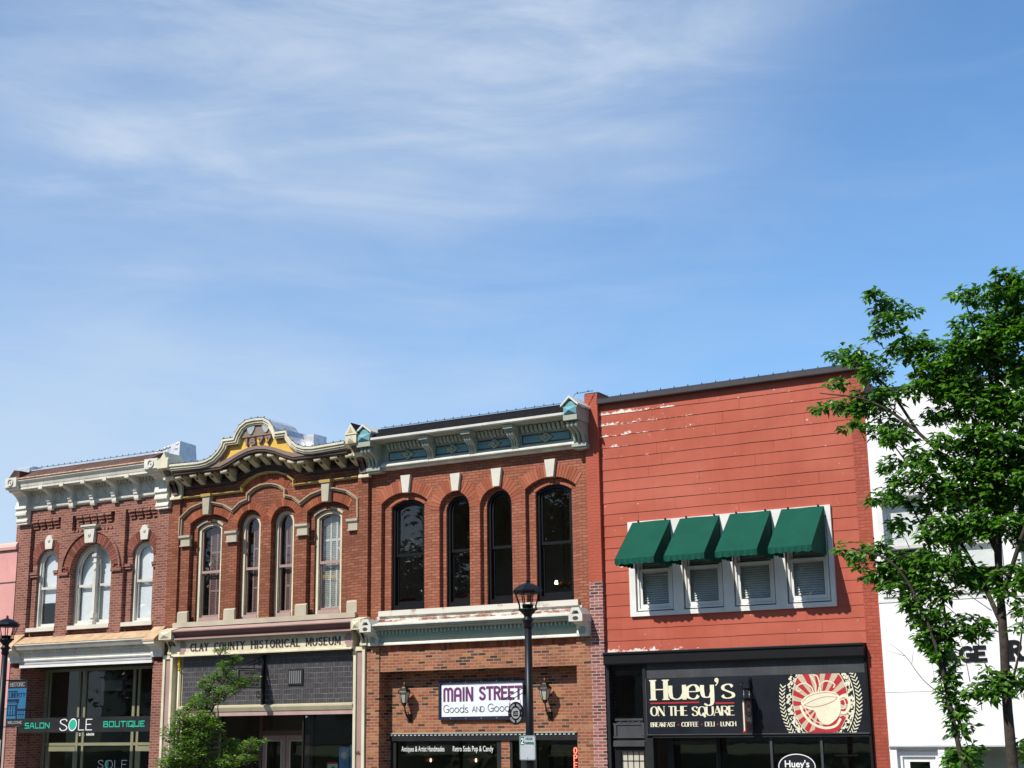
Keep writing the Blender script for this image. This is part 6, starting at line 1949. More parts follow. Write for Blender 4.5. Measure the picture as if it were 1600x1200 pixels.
def hanging_museum():
    s = thing('hanging_sign', 'tan hanging sign reading CLAY COUNTY HISTORICAL MUSEUM on a scrolled iron bracket', 'hanging sign', (-24.42, -0.05, 3.23))
    X = -24.42
    m = MB().box(X - 0.03, X + 0.03, -0.03, 0.05, 3.22, 4.54)
    m.tube([(X, 0.0, 4.52), (X, -0.95, 4.22)], 0.014, 6).tube([(X, 0.0, 4.18), (X, -1.0, 4.18)], 0.016, 6).tube([(X, -0.10, 4.36), (X, -0.62, 4.24)], 0.01, 6)
    m.tube([(X, -0.36, 4.40), (X, -0.36, 4.18)], 0.010, 6)
    def scroll(y, z, r, sgn):
        pts = []
        for i in range(18):
            a = math.pi * 0.5 + sgn * i * 0.42
            q = r * (1 - i / 24)
            pts.append((X, y + q * math.cos(a), z + q * math.sin(a)))
        m.tube(pts, 0.012, 5)
    scroll(-0.14, 4.34, 0.10, 1)
    scroll(-0.15, 3.52, 0.10, 1)
    m.build('bracket', 'iron', s)
    MB().box(X - 0.02, X + 0.02, -0.93, -0.10, 3.71, 4.12).build('board', 'stone_tan', s)
    MB().box(X - 0.028, X + 0.028, -0.95, -0.93, 3.69, 4.14).box(X - 0.028, X + 0.028, -0.10, -0.08, 3.69, 4.14).box(X - 0.028, X + 0.028, -0.93, -0.10, 4.12, 4.14).box(X - 0.028, X + 0.028, -0.93, -0.10, 3.69, 3.71).build('frame', 'bronze', s)
    for ang in (R(90), R(-90)):
        t = MB()
        text(t, 'CLAY COUNTY', -0.24, 0.24, 4.035, 0.05, 0.0, 0.010, depth=0.003)
        text(t, 'H', -0.36, -0.26, 3.76, 0.22, 0.0, 0.028, 0.012, serif=0.015, depth=0.003)
        text(t, 'ISTORICAL', -0.22, 0.36, 3.85, 0.11, 0.0, 0.018, 0.010, serif=0.008, depth=0.003)
        text(t, 'MUSEUM', -0.12, 0.32, 3.745, 0.065, 0.0, 0.012, depth=0.003)
        t.turn(0, 0, ang)
        t.move(X + (0.024 if ang > 0 else -0.024), -0.515, 0)
        t.build('lettering', 'iron', s)
    c = MB()
    for y in (-0.2, -0.8):
        c.tube([(X, y, 4.18), (X, y, 4.13)], 0.006, 5)
    c.build('hook', 'iron', s)


def hanging_coffee():
    X = -11.08
    s = thing('hanging_sign', 'narrow dark hanging sign on an iron bracket over the coffee shop sign', 'hanging sign', (X, -0.05, 2.5))
    m = MB().box(X - 0.03, X + 0.03, -0.03, 0.0, 3.22, 3.62)
    m.tube([(X, 0.0, 3.37), (X, -0.56, 3.38)], 0.02, 6).tube([(X, -0.53, 3.38), (X, -0.55, 3.43), (X, -0.52, 3.50), (X, -0.48, 3.49)], 0.022, 6)
    m.tube([(X, -0.02, 3.60), (X, -0.42, 3.40)], 0.006, 5).tube([(X, 0.0, 3.30), (X, -0.05, 3.40), (X, -0.10, 3.52), (X, -0.06, 3.57)], 0.018, 6)
    m.build('bracket', 'iron', s)
    MB().box(X - 0.03, X + 0.03, -0.47, -0.06, 2.52, 3.14).build('board', 'mauve_dark', s)
    MB().box(X - 0.05, X + 0.05, -0.52, -0.02, 3.14, 3.18).build('cap', 'iron', s)
    MB().box(X - 0.012, X + 0.012, -0.482, -0.47, 2.52, 3.14).build('edge', 'sign_cream', s)
    MB().box(X - 0.034, X + 0.034, -0.50, -0.44, 2.485, 2.52).build('foot', 'sign_red', s)
    t = MB()
    text(t, "Huey's", -0.15, 0.15, 2.70, 0.13, 0.0, 0.018, 0.008, depth=0.003)
    text(t, 'CAFE', -0.12, 0.12, 2.60, 0.06, 0.0, 0.012, depth=0.003) if False else None
    ring = [(0.10 * math.cos(2 * math.pi * i / 20), 2.97 + 0.12 * math.sin(2 * math.pi * i / 20)) for i in range(20)]
    t.band(ring, -0.012, 0.0, -0.001, 0.003, True)
    t.prism([(-0.05, 2.98), (0.05, 2.98), (0.035, 2.91), (-0.035, 2.91)], -0.001, 0.003)
    t.turn(0, 0, R(90))
    t.move(X + 0.034, -0.265, 0)
    t.build('emblem', 'sign_tan', s)
    c = MB()
    for y in (-0.42, -0.10):
        c.tube([(X, y, 3.37), (X, y, 3.18)], 0.005, 5)
        c.lathe(X, y, 3.24, [(0.004, 0), (0.014, 0.015), (0.004, 0.03)], 8)
    c.build('hook', 'sign_metal', s)


hanging_museum()
hanging_coffee()


def sconce(x, label):
    y = 0.37
    s = thing('wall_lantern', label, 'wall lantern', (x, y, 2.85), 'lanterns either side of the gift shop sign')
    m = MB().box(x - 0.06, x + 0.06, y - 0.03, y, 2.80, 2.98)
    m.tube([(x, y - 0.02, 2.86), (x, y - 0.10, 2.90), (x, y - 0.20, 3.02), (x, y - 0.24, 3.16)], [0.02, 0.026, 0.02, 0.018], 8)
    m.tube([(x, y - 0.02, 2.92), (x, y - 0.07, 3.02), (x, y - 0.16, 3.02)], 0.012, 6)
    m.build('arm', 'bronze', s)
    c = y - 0.25
    n = 6
    m = MB().lathe(x, c, 3.16, [(0.012, 0.0), (0.045, 0.02), (0.06, 0.06), (0.075, 0.09)], n, False, 0.3)
    m.lathe(x, c, 3.50, [(0.175, 0.0), (0.165, 0.02), (0.09, 0.10), (0.07, 0.13), (0.075, 0.14), (0.04, 0.17), (0.015, 0.18)], n, False, 0.3)
    for k in range(n):
        a = 2 * math.pi * k / n + 0.3
        m.tube([(x + 0.076 * math.cos(a), c + 0.076 * math.sin(a), 3.24), (x + 0.145 * math.cos(a), c + 0.145 * math.sin(a), 3.51)], 0.009, 4)
    b = m.build('lantern', 'bronze', s)
    MB().lathe(x, c, 3.245, [(0.07, 0.0), (0.138, 0.255)], n, False, 0.3).build('pane', 'frost', b)
    MB().lathe(x, c, 3.68, [(0.01, 0.0), (0.022, 0.012), (0.012, 0.03), (0.02, 0.045), (0.0, 0.065)], 8).build('finial', 'copper', b)
    return s


sconce(-20.07, 'bronze wall lantern left of the white gift shop sign')
sconce(-16.15, 'bronze wall lantern right of the white gift shop sign, beyond the lamp post')


# ---------------------------------------------------------------- street lamps with their signs
def street_lamp():
    x, y = -11.70, -8.5
    s = thing('street_lamp', 'black street lamp in front of the gift shop, with an oval sign hung from it', 'street lamp', (x, y, 0.0), 'black lamp posts along the sidewalk')
    m = MB().lathe(x, y, 0.0, [(0.23, 0.0), (0.23, 0.12), (0.18, 0.18), (0.15, 0.6), (0.12, 0.75), (0.085, 0.85)], 14)
    m.lathe(x, y, 0.84, [(0.073, 0.0), (0.060, 3.44)], 14)
    m.lathe(x, y, 4.28, [(0.066, 0.0), (0.078, 0.03), (0.068, 0.08), (0.085, 0.11), (0.100, 0.145), (0.075, 0.165), (0.062, 0.19), (0.075, 0.22), (0.115, 0.26), (0.148, 0.30), (0.148, 0.32), (0.09, 0.325)], 16)
    m.build('post', 'iron', s)
    m = MB().lathe(x, y, 4.60, [(0.085, 0.0), (0.095, 0.06), (0.105, 0.07), (0.08, 0.075)], 14)
    n = 8
    for k in range(n):
        a = 2 * math.pi * k / n + 0.2
        ca, sa = math.cos(a), math.sin(a)
        m.tube([(x + 0.145 * ca, y + 0.145 * sa, 4.585), (x + 0.148 * ca, y + 0.148 * sa, 4.66), (x + 0.185 * ca, y + 0.185 * sa, 4.76), (x + 0.215 * ca, y + 0.215 * sa, 4.855)], 0.010, 5)
        m.lathe(x + 0.15 * ca, y + 0.15 * sa, 4.575, [(0.016, 0), (0.020, 0.015), (0.01, 0.03)], 6)
    m.lathe(x, y, 4.845, [(0.225, 0.0), (0.245, 0.01), (0.262, 0.035), (0.262, 0.055), (0.235, 0.085), (0.16, 0.135), (0.09, 0.165), (0.035, 0.18), (0.022, 0.20), (0.028, 0.215), (0.006, 0.25)], 8, False, 0.2)
    m.build('lantern', 'iron', s)
    return s


lampR = street_lamp()
DX = -12.56
lampL = copy_tree(lampR, (DX, 0, 0))
lampL['label'] = 'black street lamp at the left edge, with a blue banner beside it'


def oval_sign():
    x, y = -11.925, -8.55
    s = thing('hanging_sign', 'small black oval sign hung from the street lamp in front of the gift shop', 'hanging sign', (x, y, 2.73))
    m = MB().tube([(-11.76, y, 3.33), (-12.17, y, 3.13), (-12.20, y, 3.16), (-12.17, y, 3.19)], 0.008, 5)
    m.tube([(-11.76, y, 3.25), (-12.03, y, 3.12), (-12.06, y, 3.145), (-12.03, y, 3.175), (-12.01, y, 3.15)], 0.008, 5)
    m.tube([(-12.04, y, 3.14), (-12.04, y, 3.06)], 0.004, 4).tube([(-11.84, y, 3.13), (-11.84, y, 3.05)], 0.004, 4)
    m.box(-11.775, -11.755, y - 0.02, y + 0.08, 3.20, 3.36)
    m.build('bracket', 'iron', s)
    c, zc = -11.925, 2.91
    ell = lambda a, b, n=32: [(c + a * math.cos(2 * math.pi * i / n), zc + b * math.sin(2 * math.pi * i / n)) for i in range(n)]
    MB().prism(ell(0.145, 0.185), y - 0.012, y + 0.012).build('board', 'iron', s)
    MB().prism(ell(0.078, 0.086), y - 0.016, y - 0.0125).build('panel', 'banner_text', s)
    t = MB()
    for a0, a1 in ((100, 152), (28, 80), (208, 260), (280, 332)):
        for k in range(7):
            a = R(a0 + (a1 - a0) * (k + 0.5) / 7)
            px, pz = c + 0.110 * math.cos(a), zc + 0.138 * math.sin(a)
            w, h = 0.0055, 0.017
            ca, sa = math.cos(a - math.pi / 2), math.sin(a - math.pi / 2)
            t.prism([(px + u * ca - v * sa, pz + u * sa + v * ca) for u, v in ((-w, -h), (w, -h), (w, h), (-w, h))], y - 0.016, y - 0.0125)
    t.disc(c - 0.112, zc, 0.007, y - 0.016, y - 0.0125, 6).disc(c + 0.112, zc, 0.007, y - 0.016, y - 0.0125, 6)
    t.build('marks', 'banner_text', s)
    b = MB()
    for (u0, u1, v0, v1) in ((-0.045, -0.012, 0.006, 0.034), (-0.006, 0.046, 0.012, 0.040), (-0.046, 0.048, -0.012, 0.0), (-0.046, 0.046, -0.048, -0.022)):
        b.box(c + u0, c + u1, y - 0.019, y - 0.0165, zc + v0, zc + v1)
    b.build('emblem', 'charcoal', s)


oval_sign()


def parking_sign(dx, label):
    x, y = -11.69 + dx, -8.60
    s = thing('parking_sign', label, 'parking sign', (x, y, 2.17), 'two hour parking signs on the lamp posts')
    def rr(w, h, r):
        pts = []
        for cx, cz, a0 in ((w - r, h - r, 0), (-w + r, h - r, 90), (-w + r, -h + r, 180), (w - r, -h + r, 270)):
            for k in range(5):
                a = R(a0 + 22.5 * k)
                pts.append((x + cx + r * math.cos(a), 2.36 + cz + r * math.sin(a)))
        return pts
    MB().prism(rr(0.15, 0.195, 0.03), y - 0.004, y).build('plate', 'sign_metal', s)
    MB().band(rr(0.138, 0.183, 0.022), -0.008, 0.0, y - 0.006, y - 0.0042, True).box(x - 0.128, x - 0.06, y - 0.006, y - 0.0042, 2.405, 2.532).build('border', 'road_green', s)
    MB().box(x - 0.12, x + 0.12, y - 0.005, y - 0.0041, 2.175, 2.395).build('panel', 'sign_metal', s)
    text(MB(), '2', x - 0.118, x - 0.068, 2.42, 0.095, y - 0.0075, 0.015, depth=0.002).build('lettering', 'white_ink', s)
    t = MB()
    text(t, 'HOUR', x - 0.03, x + 0.10, 2.482, 0.042, y - 0.006, 0.009, depth=0.002)
    text(t, 'PARKING', x - 0.05, x + 0.122, 2.412, 0.042, y - 0.006, 0.009, sp=2.0, depth=0.002)
    t.build('lettering', 'road_green', s)
    MB().box(x - 0.01, x + 0.01, y, y + 0.05, 2.2, 2.5).lathe(x, y - 0.006, 2.20, [(0.008, -0.005), (0.008, 0.005)], 6).build('clamp', 'iron', s)


parking_sign(0.0, 'green and white two hour parking sign on the lamp post before the gift shop')
parking_sign(DX + 0.02, 'two hour parking sign cut off by the left edge of the photo')


def banner():
    y = -8.5
    x0, x1 = -24.10, -23.53
    s = thing('banner', 'blue HISTORIC LIBERTY banner hanging from the left street lamp', 'banner', (-23.8, y, 2.82))
    def slab(za, zb, yy, mat, name, xa=x0, xb=x1, th=0.004):
        # cloth with a slight belly
        m = MB()
        nz, nx = 8, 8
        vs = []
        for j in range(nz + 1):
            for i in range(nx + 1):
                u, v = i / nx, j / nz
                vs.append((xa + (xb - xa) * u, yy, za + (zb - za) * v))
        m.add(vs, [(j * (nx + 1) + i, j * (nx + 1) + i + 1, (j + 1) * (nx + 1) + i + 1, (j + 1) * (nx + 1) + i) for j in range(nz) for i in range(nx)])
        return m.build(name, mat, s)
    slab(2.82, 3.74, y, 'banner_black', 'cloth')
    slab(2.97, 3.58, y - 0.004, 'banner_blue', 'field', x0 + 0.012, x1 - 0.012)
    t = MB()
    text(t, 'HISTORIC', x0 + 0.06, x1 - 0.07, 3.615, 0.085, y - 0.006, 0.014, 0.010, serif=0.008)
    text(t, 'WELCOME', x0 + 0.06, x1 - 0.09, 2.865, 0.06, y - 0.006, 0.012, sp=2.0)
    t.build('lettering', 'banner_text', s)
    t = MB()
    text(t, 'LIBERTY', x0 + 0.05, x1 - 0.03, 3.40, 0.09, y - 0.009, 0.016, 0.011, serif=0.010)
    t.box(x0 + 0.03, x0 + 0.30, y - 0.008, y - 0.005, 3.505, 3.53)
    t.box(x0 + 0.012, x0 + 0.36, y - 0.008, y - 0.005, 3.315, 3.365).prism([(x0 + 0.27, 3.315), (x0 + 0.36, 3.315), (x0 + 0.32, 3.26)], y - 0.0075, y - 0.005)
    t.box(x0 + 0.29, x0 + 0.325, y - 0.008, y - 0.005, 2.97, 3.26).box(x0 + 0.03, x0 + 0.29, y - 0.008, y - 0.005, 3.285, 3.297)
    for r in (3.165, 3.06):
        for q in range(4):
            t.box(x0 + 0.03 + 0.075 * q, x0 + 0.055 + 0.075 * q, y - 0.008, y - 0.005, r - 0.02, r + 0.075)
    t.box(x0 + 0.03, x0 + 0.28, y - 0.008, y - 0.005, 3.235, 3.25).box(x0 + 0.03, x0 + 0.28, y - 0.008, y - 0.005, 3.03, 3.045)
    t.box(x0 + 0.325, x1 - 0.012, y - 0.008, y - 0.005, 3.13, 3.17).box(x0 + 0.34, x1 - 0.03, y - 0.008, y - 0.005, 3.05, 3.06)
    for q in range(3):
        t.box(x0 + 0.38 + 0.06 * q, x0 + 0.39 + 0.06 * q, y - 0.008, y - 0.005, 2.99, 3.13)
    t.build('picture', 'banner_navy', s)
    m = MB().tube([(-24.26, y, 3.75), (x1 + 0.02, y, 3.75)], 0.012, 6).tube([(-24.26, y, 2.81), (x1 + 0.02, y, 2.81)], 0.012, 6)
    m.lathe(x1 + 0.02, y, 3.735, [(0.005, 0), (0.016, 0.015), (0.005, 0.03)], 8)
    m.build('arm', 'iron', s)


banner()


# ---------------------------------------------------------------- trees
def leaf(m, p, d, up, L, W, fold=0.25):
    """a folded pointed leaf from p along d"""
    s = d.cross(up)
    if s.length < 1e-3:
        s = d.cross(Vector((1, 0, 0)))
    s.normalize()
    n = s.cross(d).normalized()
    a, b, c = p, p + d * L * 0.45, p + d * L - n * L * 0.12
    l1 = p + d * L * 0.42 + s * W * 0.5 + n * W * fold
    l2 = p + d * L * 0.42 - s * W * 0.5 + n * W * fold
    m.add([a, l1, c, b, l2], [(0, 1, 3), (1, 2, 3), (0, 3, 4), (3, 2, 4)])


def rand_dir(r):
    a = r.uniform(0, 2 * math.pi)
    return Vector((math.cos(a), math.sin(a), 0))


def foliage(blobs, ox, oy, dens, L, W, ry_scale, seed, whorl=7, droop=0.35, depth=0.9, trunk=(0, 0)):
    r = random.Random(seed)
    m = MB()
    tw = MB()
    blobs = [(a, b, max(c - (0.05 if b > 4.3 else 0.0), 0.06), max(d - (0.03 if b > 4.3 else -0.02), 0.06)) for a, b, c, d in blobs] if L > 0.1 else blobs
    for (bx, bz, rx, rz) in blobs:
        n = max(4, int(dens * rx * rz))
        ry = (rx + rz) * 0.5 * ry_scale
        dx = bx - trunk[0]
        by = r.uniform(-1, 1) * depth * (0.35 + 0.25 * min(1, abs(dx)))
        for k in range(n):
            while True:
                u = Vector((r.uniform(-1, 1), r.uniform(-1, 1), r.uniform(-1, 1)))
                if u.length < 1:
                    break
            p = Vector((ox + bx + u.x * rx, oy + by + u.y * ry, bz + u.z * rz))
            out = Vector((u.x + dx * 0.35, u.y * 0.8, 0.25)).normalized()
            q0 = p - out * r.uniform(0.08, 0.2) - Vector((0, 0, 0.05))
            if r.random() < 0.45:
                tw.tube([q0, (q0 + p) / 2 + Vector((0, 0, 0.015)), p], [0.006, 0.005, 0.003], 4)
            m_ = r.randint(whorl - 2, whorl + 2)
            for j in range(m_):
                d = (rand_dir(r) + out * 0.7 + Vector((0, 0, r.uniform(-droop * 1.6, 0.25)))).normalized()
                s = r.uniform(0.65, 1.15)
                up = Vector((r.uniform(-0.6, 0.45), r.uniform(-1.0, 0.25), 1)).normalized()
                leaf(m, p + d * 0.02 + Vector((r.uniform(-1, 1), r.uniform(-1, 1), r.uniform(-1, 1))) * L * 0.35, d, up, L * s, W * s, r.uniform(0.05, 0.3))
    return m, tw


RT = [ (-1.31,8.53,0.17,0.14),(-1.17,8.38,0.28,0.18),(-0.90,8.31,0.21,0.09),(-1.10,8.09,0.24,0.18),(-0.95,7.79,0.31,0.24),(-0.66,7.69,0.30,0.24),(-1.32,7.94,0.14,0.09),(-1.88,7.83,0.26,0.12),(-1.59,7.66,0.28,0.17),(-1.33,7.44,0.31,0.18),(-2.01,7.41,0.21,0.11),(-2.12,7.02,0.19,0.11),(-1.84,7.08,0.31,0.15),(-1.54,7.07,0.34,0.21),(-1.18,7.06,0.27,0.21),(-1.71,6.73,0.21,0.12),(-1.41,6.72,0.31,0.18),(-1.13,6.54,0.30,0.18),(-0.57,7.37,0.40,0.26),(-0.12,7.58,0.43,0.32),(0.25,7.61,0.40,0.32),(0.41,7.24,0.33,0.28),(-0.70,7.15,0.27,0.20),(-0.30,7.10,0.37,0.23),(0.02,6.88,0.39,0.29),(0.31,6.78,0.33,0.28),(-0.14,8.35,0.24,0.10),(0.22,8.28,0.33,0.17),(0.51,8.35,0.26,0.23),(0.55,8.52,0.20,0.12),(-0.11,8.00,0.23,0.12),(0.33,7.96,0.30,0.17),(0.61,7.92,0.23,0.29),(-0.56,6.77,0.30,0.17),(-0.43,6.31,0.30,0.20),(-0.08,6.39,0.36,0.23),(0.27,6.33,0.32,0.28),(-0.95,6.19,0.30,0.15),(-1.28,6.14,0.24,0.10),(-0.67,6.08,0.27,0.17),(-0.92,5.87,0.40,0.17),(-1.28,5.78,0.27,0.12),(-0.59,5.75,0.33,0.17),(-1.35,5.64,0.27,0.12),(-0.94,5.61,0.40,0.14),(-0.43,5.62,0.23,0.17),(-0.12,5.96,0.36,0.26),(0.14,5.80,0.36,0.31),(0.33,6.06,0.26,0.22),(-0.15,5.59,0.29,0.23),(0.25,5.50,0.26,0.22),(0.88,7.87,0.29,0.34),(0.87,7.29,0.36,0.34),(0.85,6.72,0.39,0.34),(0.77,6.16,0.38,0.33),(0.66,5.66,0.35,0.30),(-1.25,5.31,0.20,0.17),(-0.96,5.38,0.20,0.12),(-0.61,5.18,0.36,0.26),(-0.24,5.23,0.32,0.23),(0.09,5.21,0.32,0.22),(-1.87,4.92,0.20,0.18),(-1.93,5.03,0.14,0.09),(-1.54,5.01,0.30,0.12),(-1.68,4.67,0.20,0.12),(-1.41,4.74,0.30,0.20),(-1.06,4.78,0.36,0.23),(-0.73,4.70,0.29,0.23),(-1.26,4.48,0.36,0.14),(-0.92,4.40,0.29,0.17),(-0.64,4.41,0.19,0.17),(-0.38,4.57,0.26,0.22),(0.13,4.53,0.29,0.17),(0.17,4.31,0.25,0.14),(-1.00,4.21,0.23,0.14),(-1.07,4.04,0.16,0.11),(-0.80,3.92,0.29,0.17),(-0.92,3.76,0.23,0.14),(-0.64,3.74,0.19,0.17),(-0.35,3.93,0.22,0.17),(-0.10,3.78,0.38,0.17),(-0.25,3.59,0.19,0.11),(-0.77,3.58,0.19,0.14),(-0.76,3.34,0.16,0.14),(-0.69,3.14,0.13,0.11),(-0.69,2.93,0.14,0.14),(-0.62,2.76,0.13,0.11),(-0.63,2.60,0.13,0.08),(-0.60,2.31,0.19,0.16),(-0.72,2.20,0.16,0.11),(-0.17,3.21,0.19,0.14),(-0.13,3.08,0.28,0.11),(-0.35,3.05,0.13,0.08),(0.15,3.23,0.16,0.14),(0.20,3.50,0.16,0.14),(0.09,2.36,0.08,0.13),(0.50,5.06,0.32,0.25),(0.50,4.51,0.28,0.25),(0.40,3.97,0.22,0.19) ]
LT = [ (1.75,4.27,0.13,0.08),(1.83,4.09,0.13,0.10),(1.63,3.96,0.18,0.12),(1.32,3.80,0.26,0.12),(1.01,3.64,0.20,0.16),(1.51,3.63,0.24,0.14),(1.96,3.65,0.20,0.08),(2.24,3.71,0.10,0.04),(1.70,3.49,0.28,0.09),(1.11,3.36,0.32,0.16),(0.33,3.31,0.09,0.12),(0.43,3.14,0.12,0.14),(0.80,3.17,0.24,0.17),(0.54,2.93,0.22,0.16),(1.04,2.93,0.36,0.14),(0.46,2.63,0.26,0.21),(0.92,2.59,0.44,0.24),(1.45,2.82,0.16,0.10),(0.24,2.32,0.22,0.21),(0.75,2.25,0.48,0.28),(1.39,2.32,0.24,0.21),(1.92,2.32,0.23,0.09),(2.22,2.42,0.18,0.08),(2.35,2.46,0.10,0.04),(2.10,2.12,0.19,0.08),(1.62,2.05,0.31,0.14),(0.49,2.02,0.48,0.14),(1.18,1.99,0.36,0.14),(0.17,1.98,0.24,0.14) ]


def right_tree():
    ox, oy = -3.83, -10.0
    t = thing('tree', 'tall glossy dark green tree in front of the white building at the right', 'tree', (ox, oy, 0.0))
    m = MB()
    def limb(pts, r0, r1, n=8):
        p3 = [(ox + p[0], oy + p[1], p[2]) for p in pts]
        sp = spline(p3, 4)
        k = len(sp)
        m.tube(sp, [r0 + (r1 - r0) * i / (k - 1) for i in range(k)], n)
    trunk = MB()
    rr = random.Random(2)
    pts = spline([(ox, oy, -0.15), (ox - 0.03, oy, 0.8), (ox - 0.02, oy, 2.2), (ox + 0.01, oy, 3.5), (ox + 0.05, oy + 0.05, 5.0), (ox + 0.16, oy + 0.05, 6.4), (ox + 0.3, oy, 7.8), (ox + 0.36, oy, 8.7)], 8)
    k = len(pts)
    trunk.tube([(p[0] + rr.uniform(-.006, .006), p[1], p[2]) for p in pts], [0.085 * (1 - 0.85 * (i / (k - 1)) ** 1.2) + (0.05 * max(0, 1 - i / 5)) + rr.uniform(-.003, .003) for i in range(k)], 12)
    trunk.build('trunk', 'bark', t)
    limb([(0, 0, 1.1), (-0.35, -0.05, 1.6), (-0.60, -0.1, 2.2), (-0.72, -0.1, 3.0), (-0.80, -0.15, 3.6), (-1.0, -0.2, 4.3), (-1.3, -0.3, 4.8), (-1.8, -0.3, 5.0)], 0.045, 0.01)
    limb([(-0.75, -0.1, 3.3), (-0.7, 0.0, 4.1), (-0.85, 0.1, 5.0), (-1.1, 0.1, 5.7)], 0.022, 0.008)
    limb([(0.02, 0, 3.9), (-0.25, 0.1, 4.6), (-0.6, 0.2, 5.3), (-1.0, 0.3, 6.0), (-1.3, 0.3, 6.5)], 0.035, 0.008)
    limb([(0.06, 0, 4.8), (-0.3, -0.1, 5.8), (-0.8, -0.2, 6.5), (-1.4, -0.3, 7.0), (-2.1, -0.3, 7.2)], 0.04, 0.007)
    limb([(-0.8, -0.2, 6.5), (-1.2, -0.1, 7.2), (-1.6, 0.0, 7.6), (-1.95, 0.0, 7.8)], 0.022, 0.006)
    limb([(0.1, 0, 5.4), (-0.25, 0.1, 6.6), (-0.6, 0.2, 7.4), (-0.95, 0.2, 7.9), (-1.15, 0.15, 8.5)], 0.035, 0.006)
    limb([(0.2, 0, 6.4), (0.1, 0.2, 7.4), (-0.05, 0.2, 8.0), (-0.12, 0.2, 8.4)], 0.025, 0.006)
    limb([(0.03, 0, 4.2), (0.4, -0.2, 5.0), (0.8, -0.3, 5.8), (1.1, -0.3, 6.4)], 0.035, 0.01)
    limb([(0.12, 0, 5.6), (0.5, 0.2, 6.6), (0.9, 0.3, 7.6)], 0.03, 0.008)
    limb([(0.0, 0, 2.9), (-0.1, -0.1, 3.15), (-0.25, -0.15, 3.2), (-0.38, -0.15, 3.1)], 0.018, 0.005)
    limb([(0.0, 0, 3.0), (0.2, -0.1, 3.5), (0.35, -0.2, 4.1)], 0.022, 0.006)
    m.build('limb', 'bark', t)
    b = MB()
    for pts, r0 in (([(-0.80, -0.2, 3.05), (-1.0, -0.25, 3.25), (-1.2, -0.25, 3.55), (-1.38, -0.25, 3.71)], 0.007), ([(-1.12, -0.25, 3.45), (-1.10, -0.25, 3.55), (-1.08, -0.25, 3.62)], 0.004),
                    ([(-1.2, -0.25, 3.55), (-1.3, -0.25, 3.58), (-1.42, -0.25, 3.62)], 0.004), ([(-0.45, 0, 3.2), (-0.5, 0, 3.6), (-0.6, 0, 4.0)], 0.006),
                    ([(-0.9, 0, 3.2), (-0.92, 0, 3.45)], 0.004), ([(-0.5, 0.1, 4.0), (-0.75, 0.1, 4.25), (-0.9, 0.1, 4.4)], 0.006), ([(-0.1, 0, 4.1), (-0.35, 0, 4.3), (-0.5, 0, 4.45)], 0.007)):
        p3 = spline([(ox + p[0], oy + p[1], p[2]) for p in pts], 4)
        b.tube(p3, [r0 * (1 - 0.7 * i / (len(p3) - 1)) for i in range(len(p3))], 5)
    b.build('bare_twig', 'twig', t)
    rt = [b for b in RT if not (-0.7 < b[0] < 0.3 and 3.45 < b[1] < 3.8)]
    f, tw = foliage(rt, ox, oy, 760, 0.128, 0.074, 1.0, 21, 7, 0.75, 0.45)
    # fill behind the front sprays so the crown has depth, also beyond the frame
    back = [(x + 0.15, z, rx, rz) for x, z, rx, rz in RT if x > -0.75 and z > 4.5]
    f2, tw2 = foliage(back, ox, oy + 0.55, 440, 0.128, 0.072, 1.4, 22, 7, 0.75, 1.6)
    o = len(f.v)
    f.add(f2.v, f2.f)
    f.build('crown', 'leaf_dark', t)
    tw.add(tw2.v, tw2.f, True)
    tw.build('twig', 'twig', t)


def left_tree():
    ox, oy = -21.9, -6.0
    t = thing('tree', 'young bright green tree in front of the museum shop front', 'tree', (ox + 0.9, oy, 0.0))
    m = MB().tube([(ox + 0.9, oy, -0.1), (ox + 0.88, oy, 1.2), (ox + 0.85, oy, 2.2), (ox + 1.1, oy, 3.0), (ox + 1.5, oy, 3.8), (ox + 1.75, oy, 4.25)], [0.06, 0.045, 0.035, 0.022, 0.012, 0.005], 8)
    m.build('trunk', 'bark', t)
    b = MB()
    for pts in ([(0.87, 1.6), (0.6, 2.2), (0.35, 2.8), (0.32, 3.4)], [(0.86, 1.9), (1.2, 2.6), (1.5, 3.3), (2.2, 3.7)], [(0.87, 1.4), (1.4, 1.9), (2.0, 2.3), (2.4, 2.45)], [(0.86, 2.1), (0.9, 2.8), (1.0, 3.6), (1.3, 3.85)],
                [(0.87, 1.3), (0.4, 1.7), (0.2, 2.2)]):
        p = spline([(ox + q[0], oy + 0.2 * math.sin(7 * q[0]), q[1]) for q in pts], 4)
        b.tube(p, [0.018 * (1 - 0.75 * i / (len(p) - 1)) for i in range(len(p))], 5)
    b.build('limb', 'bark', t)
    low = [(0.5, 1.7, 0.4, 0.2), (1.0, 1.6, 0.4, 0.2), (1.5, 1.75, 0.3, 0.2)]
    f, tw = foliage(LT + low, ox, oy, 1900, 0.074, 0.038, 1.3, 31, 7, 0.3, 0.8, trunk=(0.9, 0))
    f.build('crown', 'leaf_fresh', t)
    tw.build('twig', 'twig', t)


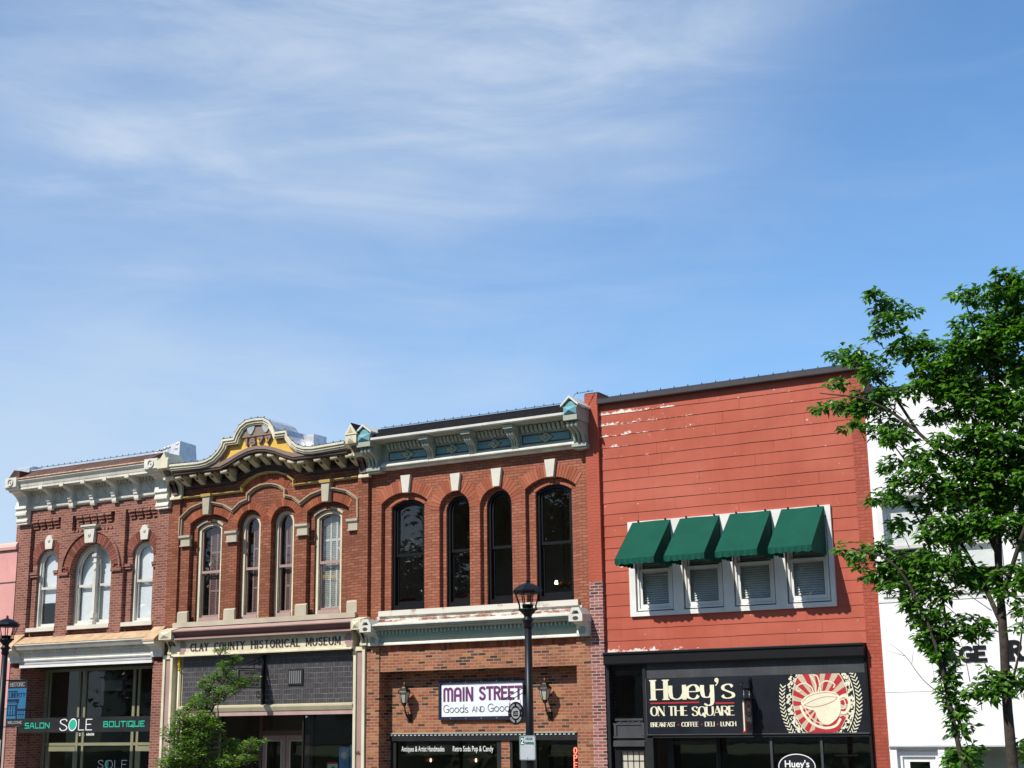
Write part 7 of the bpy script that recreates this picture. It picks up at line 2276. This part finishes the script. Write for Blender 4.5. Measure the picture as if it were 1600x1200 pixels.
def far_tree(x, y, h, w, seed, label):
    t = thing('tree', label, 'tree', (x, y, 1.0), 'trees across the street seen in the window reflections')
    MB().tube([(x, y, 0.8), (x + 0.1, y, h * 0.35), (x, y, h * 0.8)], [0.35, 0.25, 0.06], 8).build('trunk', 'bark', t)
    r = random.Random(seed)
    bl = [(0, h * 0.62, w * 0.75, h * 0.26)]
    for k in range(13):
        a = r.uniform(0, 6.28)
        q = r.uniform(0.3, 0.85)
        bl.append((w * q * math.cos(a), h * r.uniform(0.42, 0.9), w * r.uniform(0.22, 0.36), h * r.uniform(0.07, 0.12)))
    m = MB()
    for bx, bz, rx, rz in bl:
        by = r.uniform(-0.6, 0.6) * w
        for k in range(int(110 * rx * rz) + 110):
            u = Vector((r.gauss(0, 0.5), r.gauss(0, 0.5), r.gauss(0, 0.5)))
            p = Vector((x + bx + u.x * rx, y + by + u.y * rx, bz + u.z * rz))
            leaf(m, p, (rand_dir(r) + Vector((0, 0, r.uniform(-0.6, 0.3)))).normalized(), Vector((0, 0, 1)), r.uniform(0.45, 0.75), r.uniform(0.3, 0.5))
    m.build('crown', 'leaf_far', t)


right_tree()
left_tree()
far_tree(-42.5, -31.5, 13.0, 4.2, 41, 'broad dark tree across the street, mirrored in the leftmost tall black window')
far_tree(-34.0, -31.5, 17.5, 5.0, 42, 'taller dark tree across the street, mirrored in the two rightmost tall black windows')
far_tree(-68.0, -44.0, 15.0, 6.5, 61, 'broadest dark tree, added across the street to close sky gaps in reflections')  # added out of view to block bright sky in the shop glass
FAR = 'unseen dark tree added behind the viewpoint to cut ambient light and darken reflections'  # row added out of view to hold back ambient light
for i, (x, y, h, w) in enumerate(((-52.0, -33.0, 12.0, 4.6), (-61.0, -35.0, 11.0, 4.8), (-26.5, -36.0, 16.0, 5.0), (-18.0, -40.0, 17.0, 5.2), (-8.0, -46.0, 16.0, 5.2), (3.0, -45.0, 17.0, 5.4), (13.0, -40.0, 15.0, 5.0), (22.0, -36.0, 14.0, 5.0))):
    far_tree(x, y, h, w, 50 + i, FAR)


def courthouse():  # unseen building added for dark window reflections and less ambient light
    b = thing('added_building', 'long unseen stone courthouse added behind the viewpoint to darken the window reflections', 'building', (-40.0, -75.0, 0.0))
    m = MB().box(-100.0, 20.0, -90.0, -66.0, 0.0, 13.0)
    m.build('wall', 'stone_tan', b)
    MB().box(-100.5, 20.5, -90.5, -65.5, 13.0, 13.8).build('cornice', 'stone_tan', b)
    for i in range(24):
        for z in (3.0, 8.0):
            x = -97.0 + 5 * i
            w = MB().box(x, x + 1.8, -66.0, -65.93, z, z + 2.8).build('window', 'black_frame', b)


courthouse()
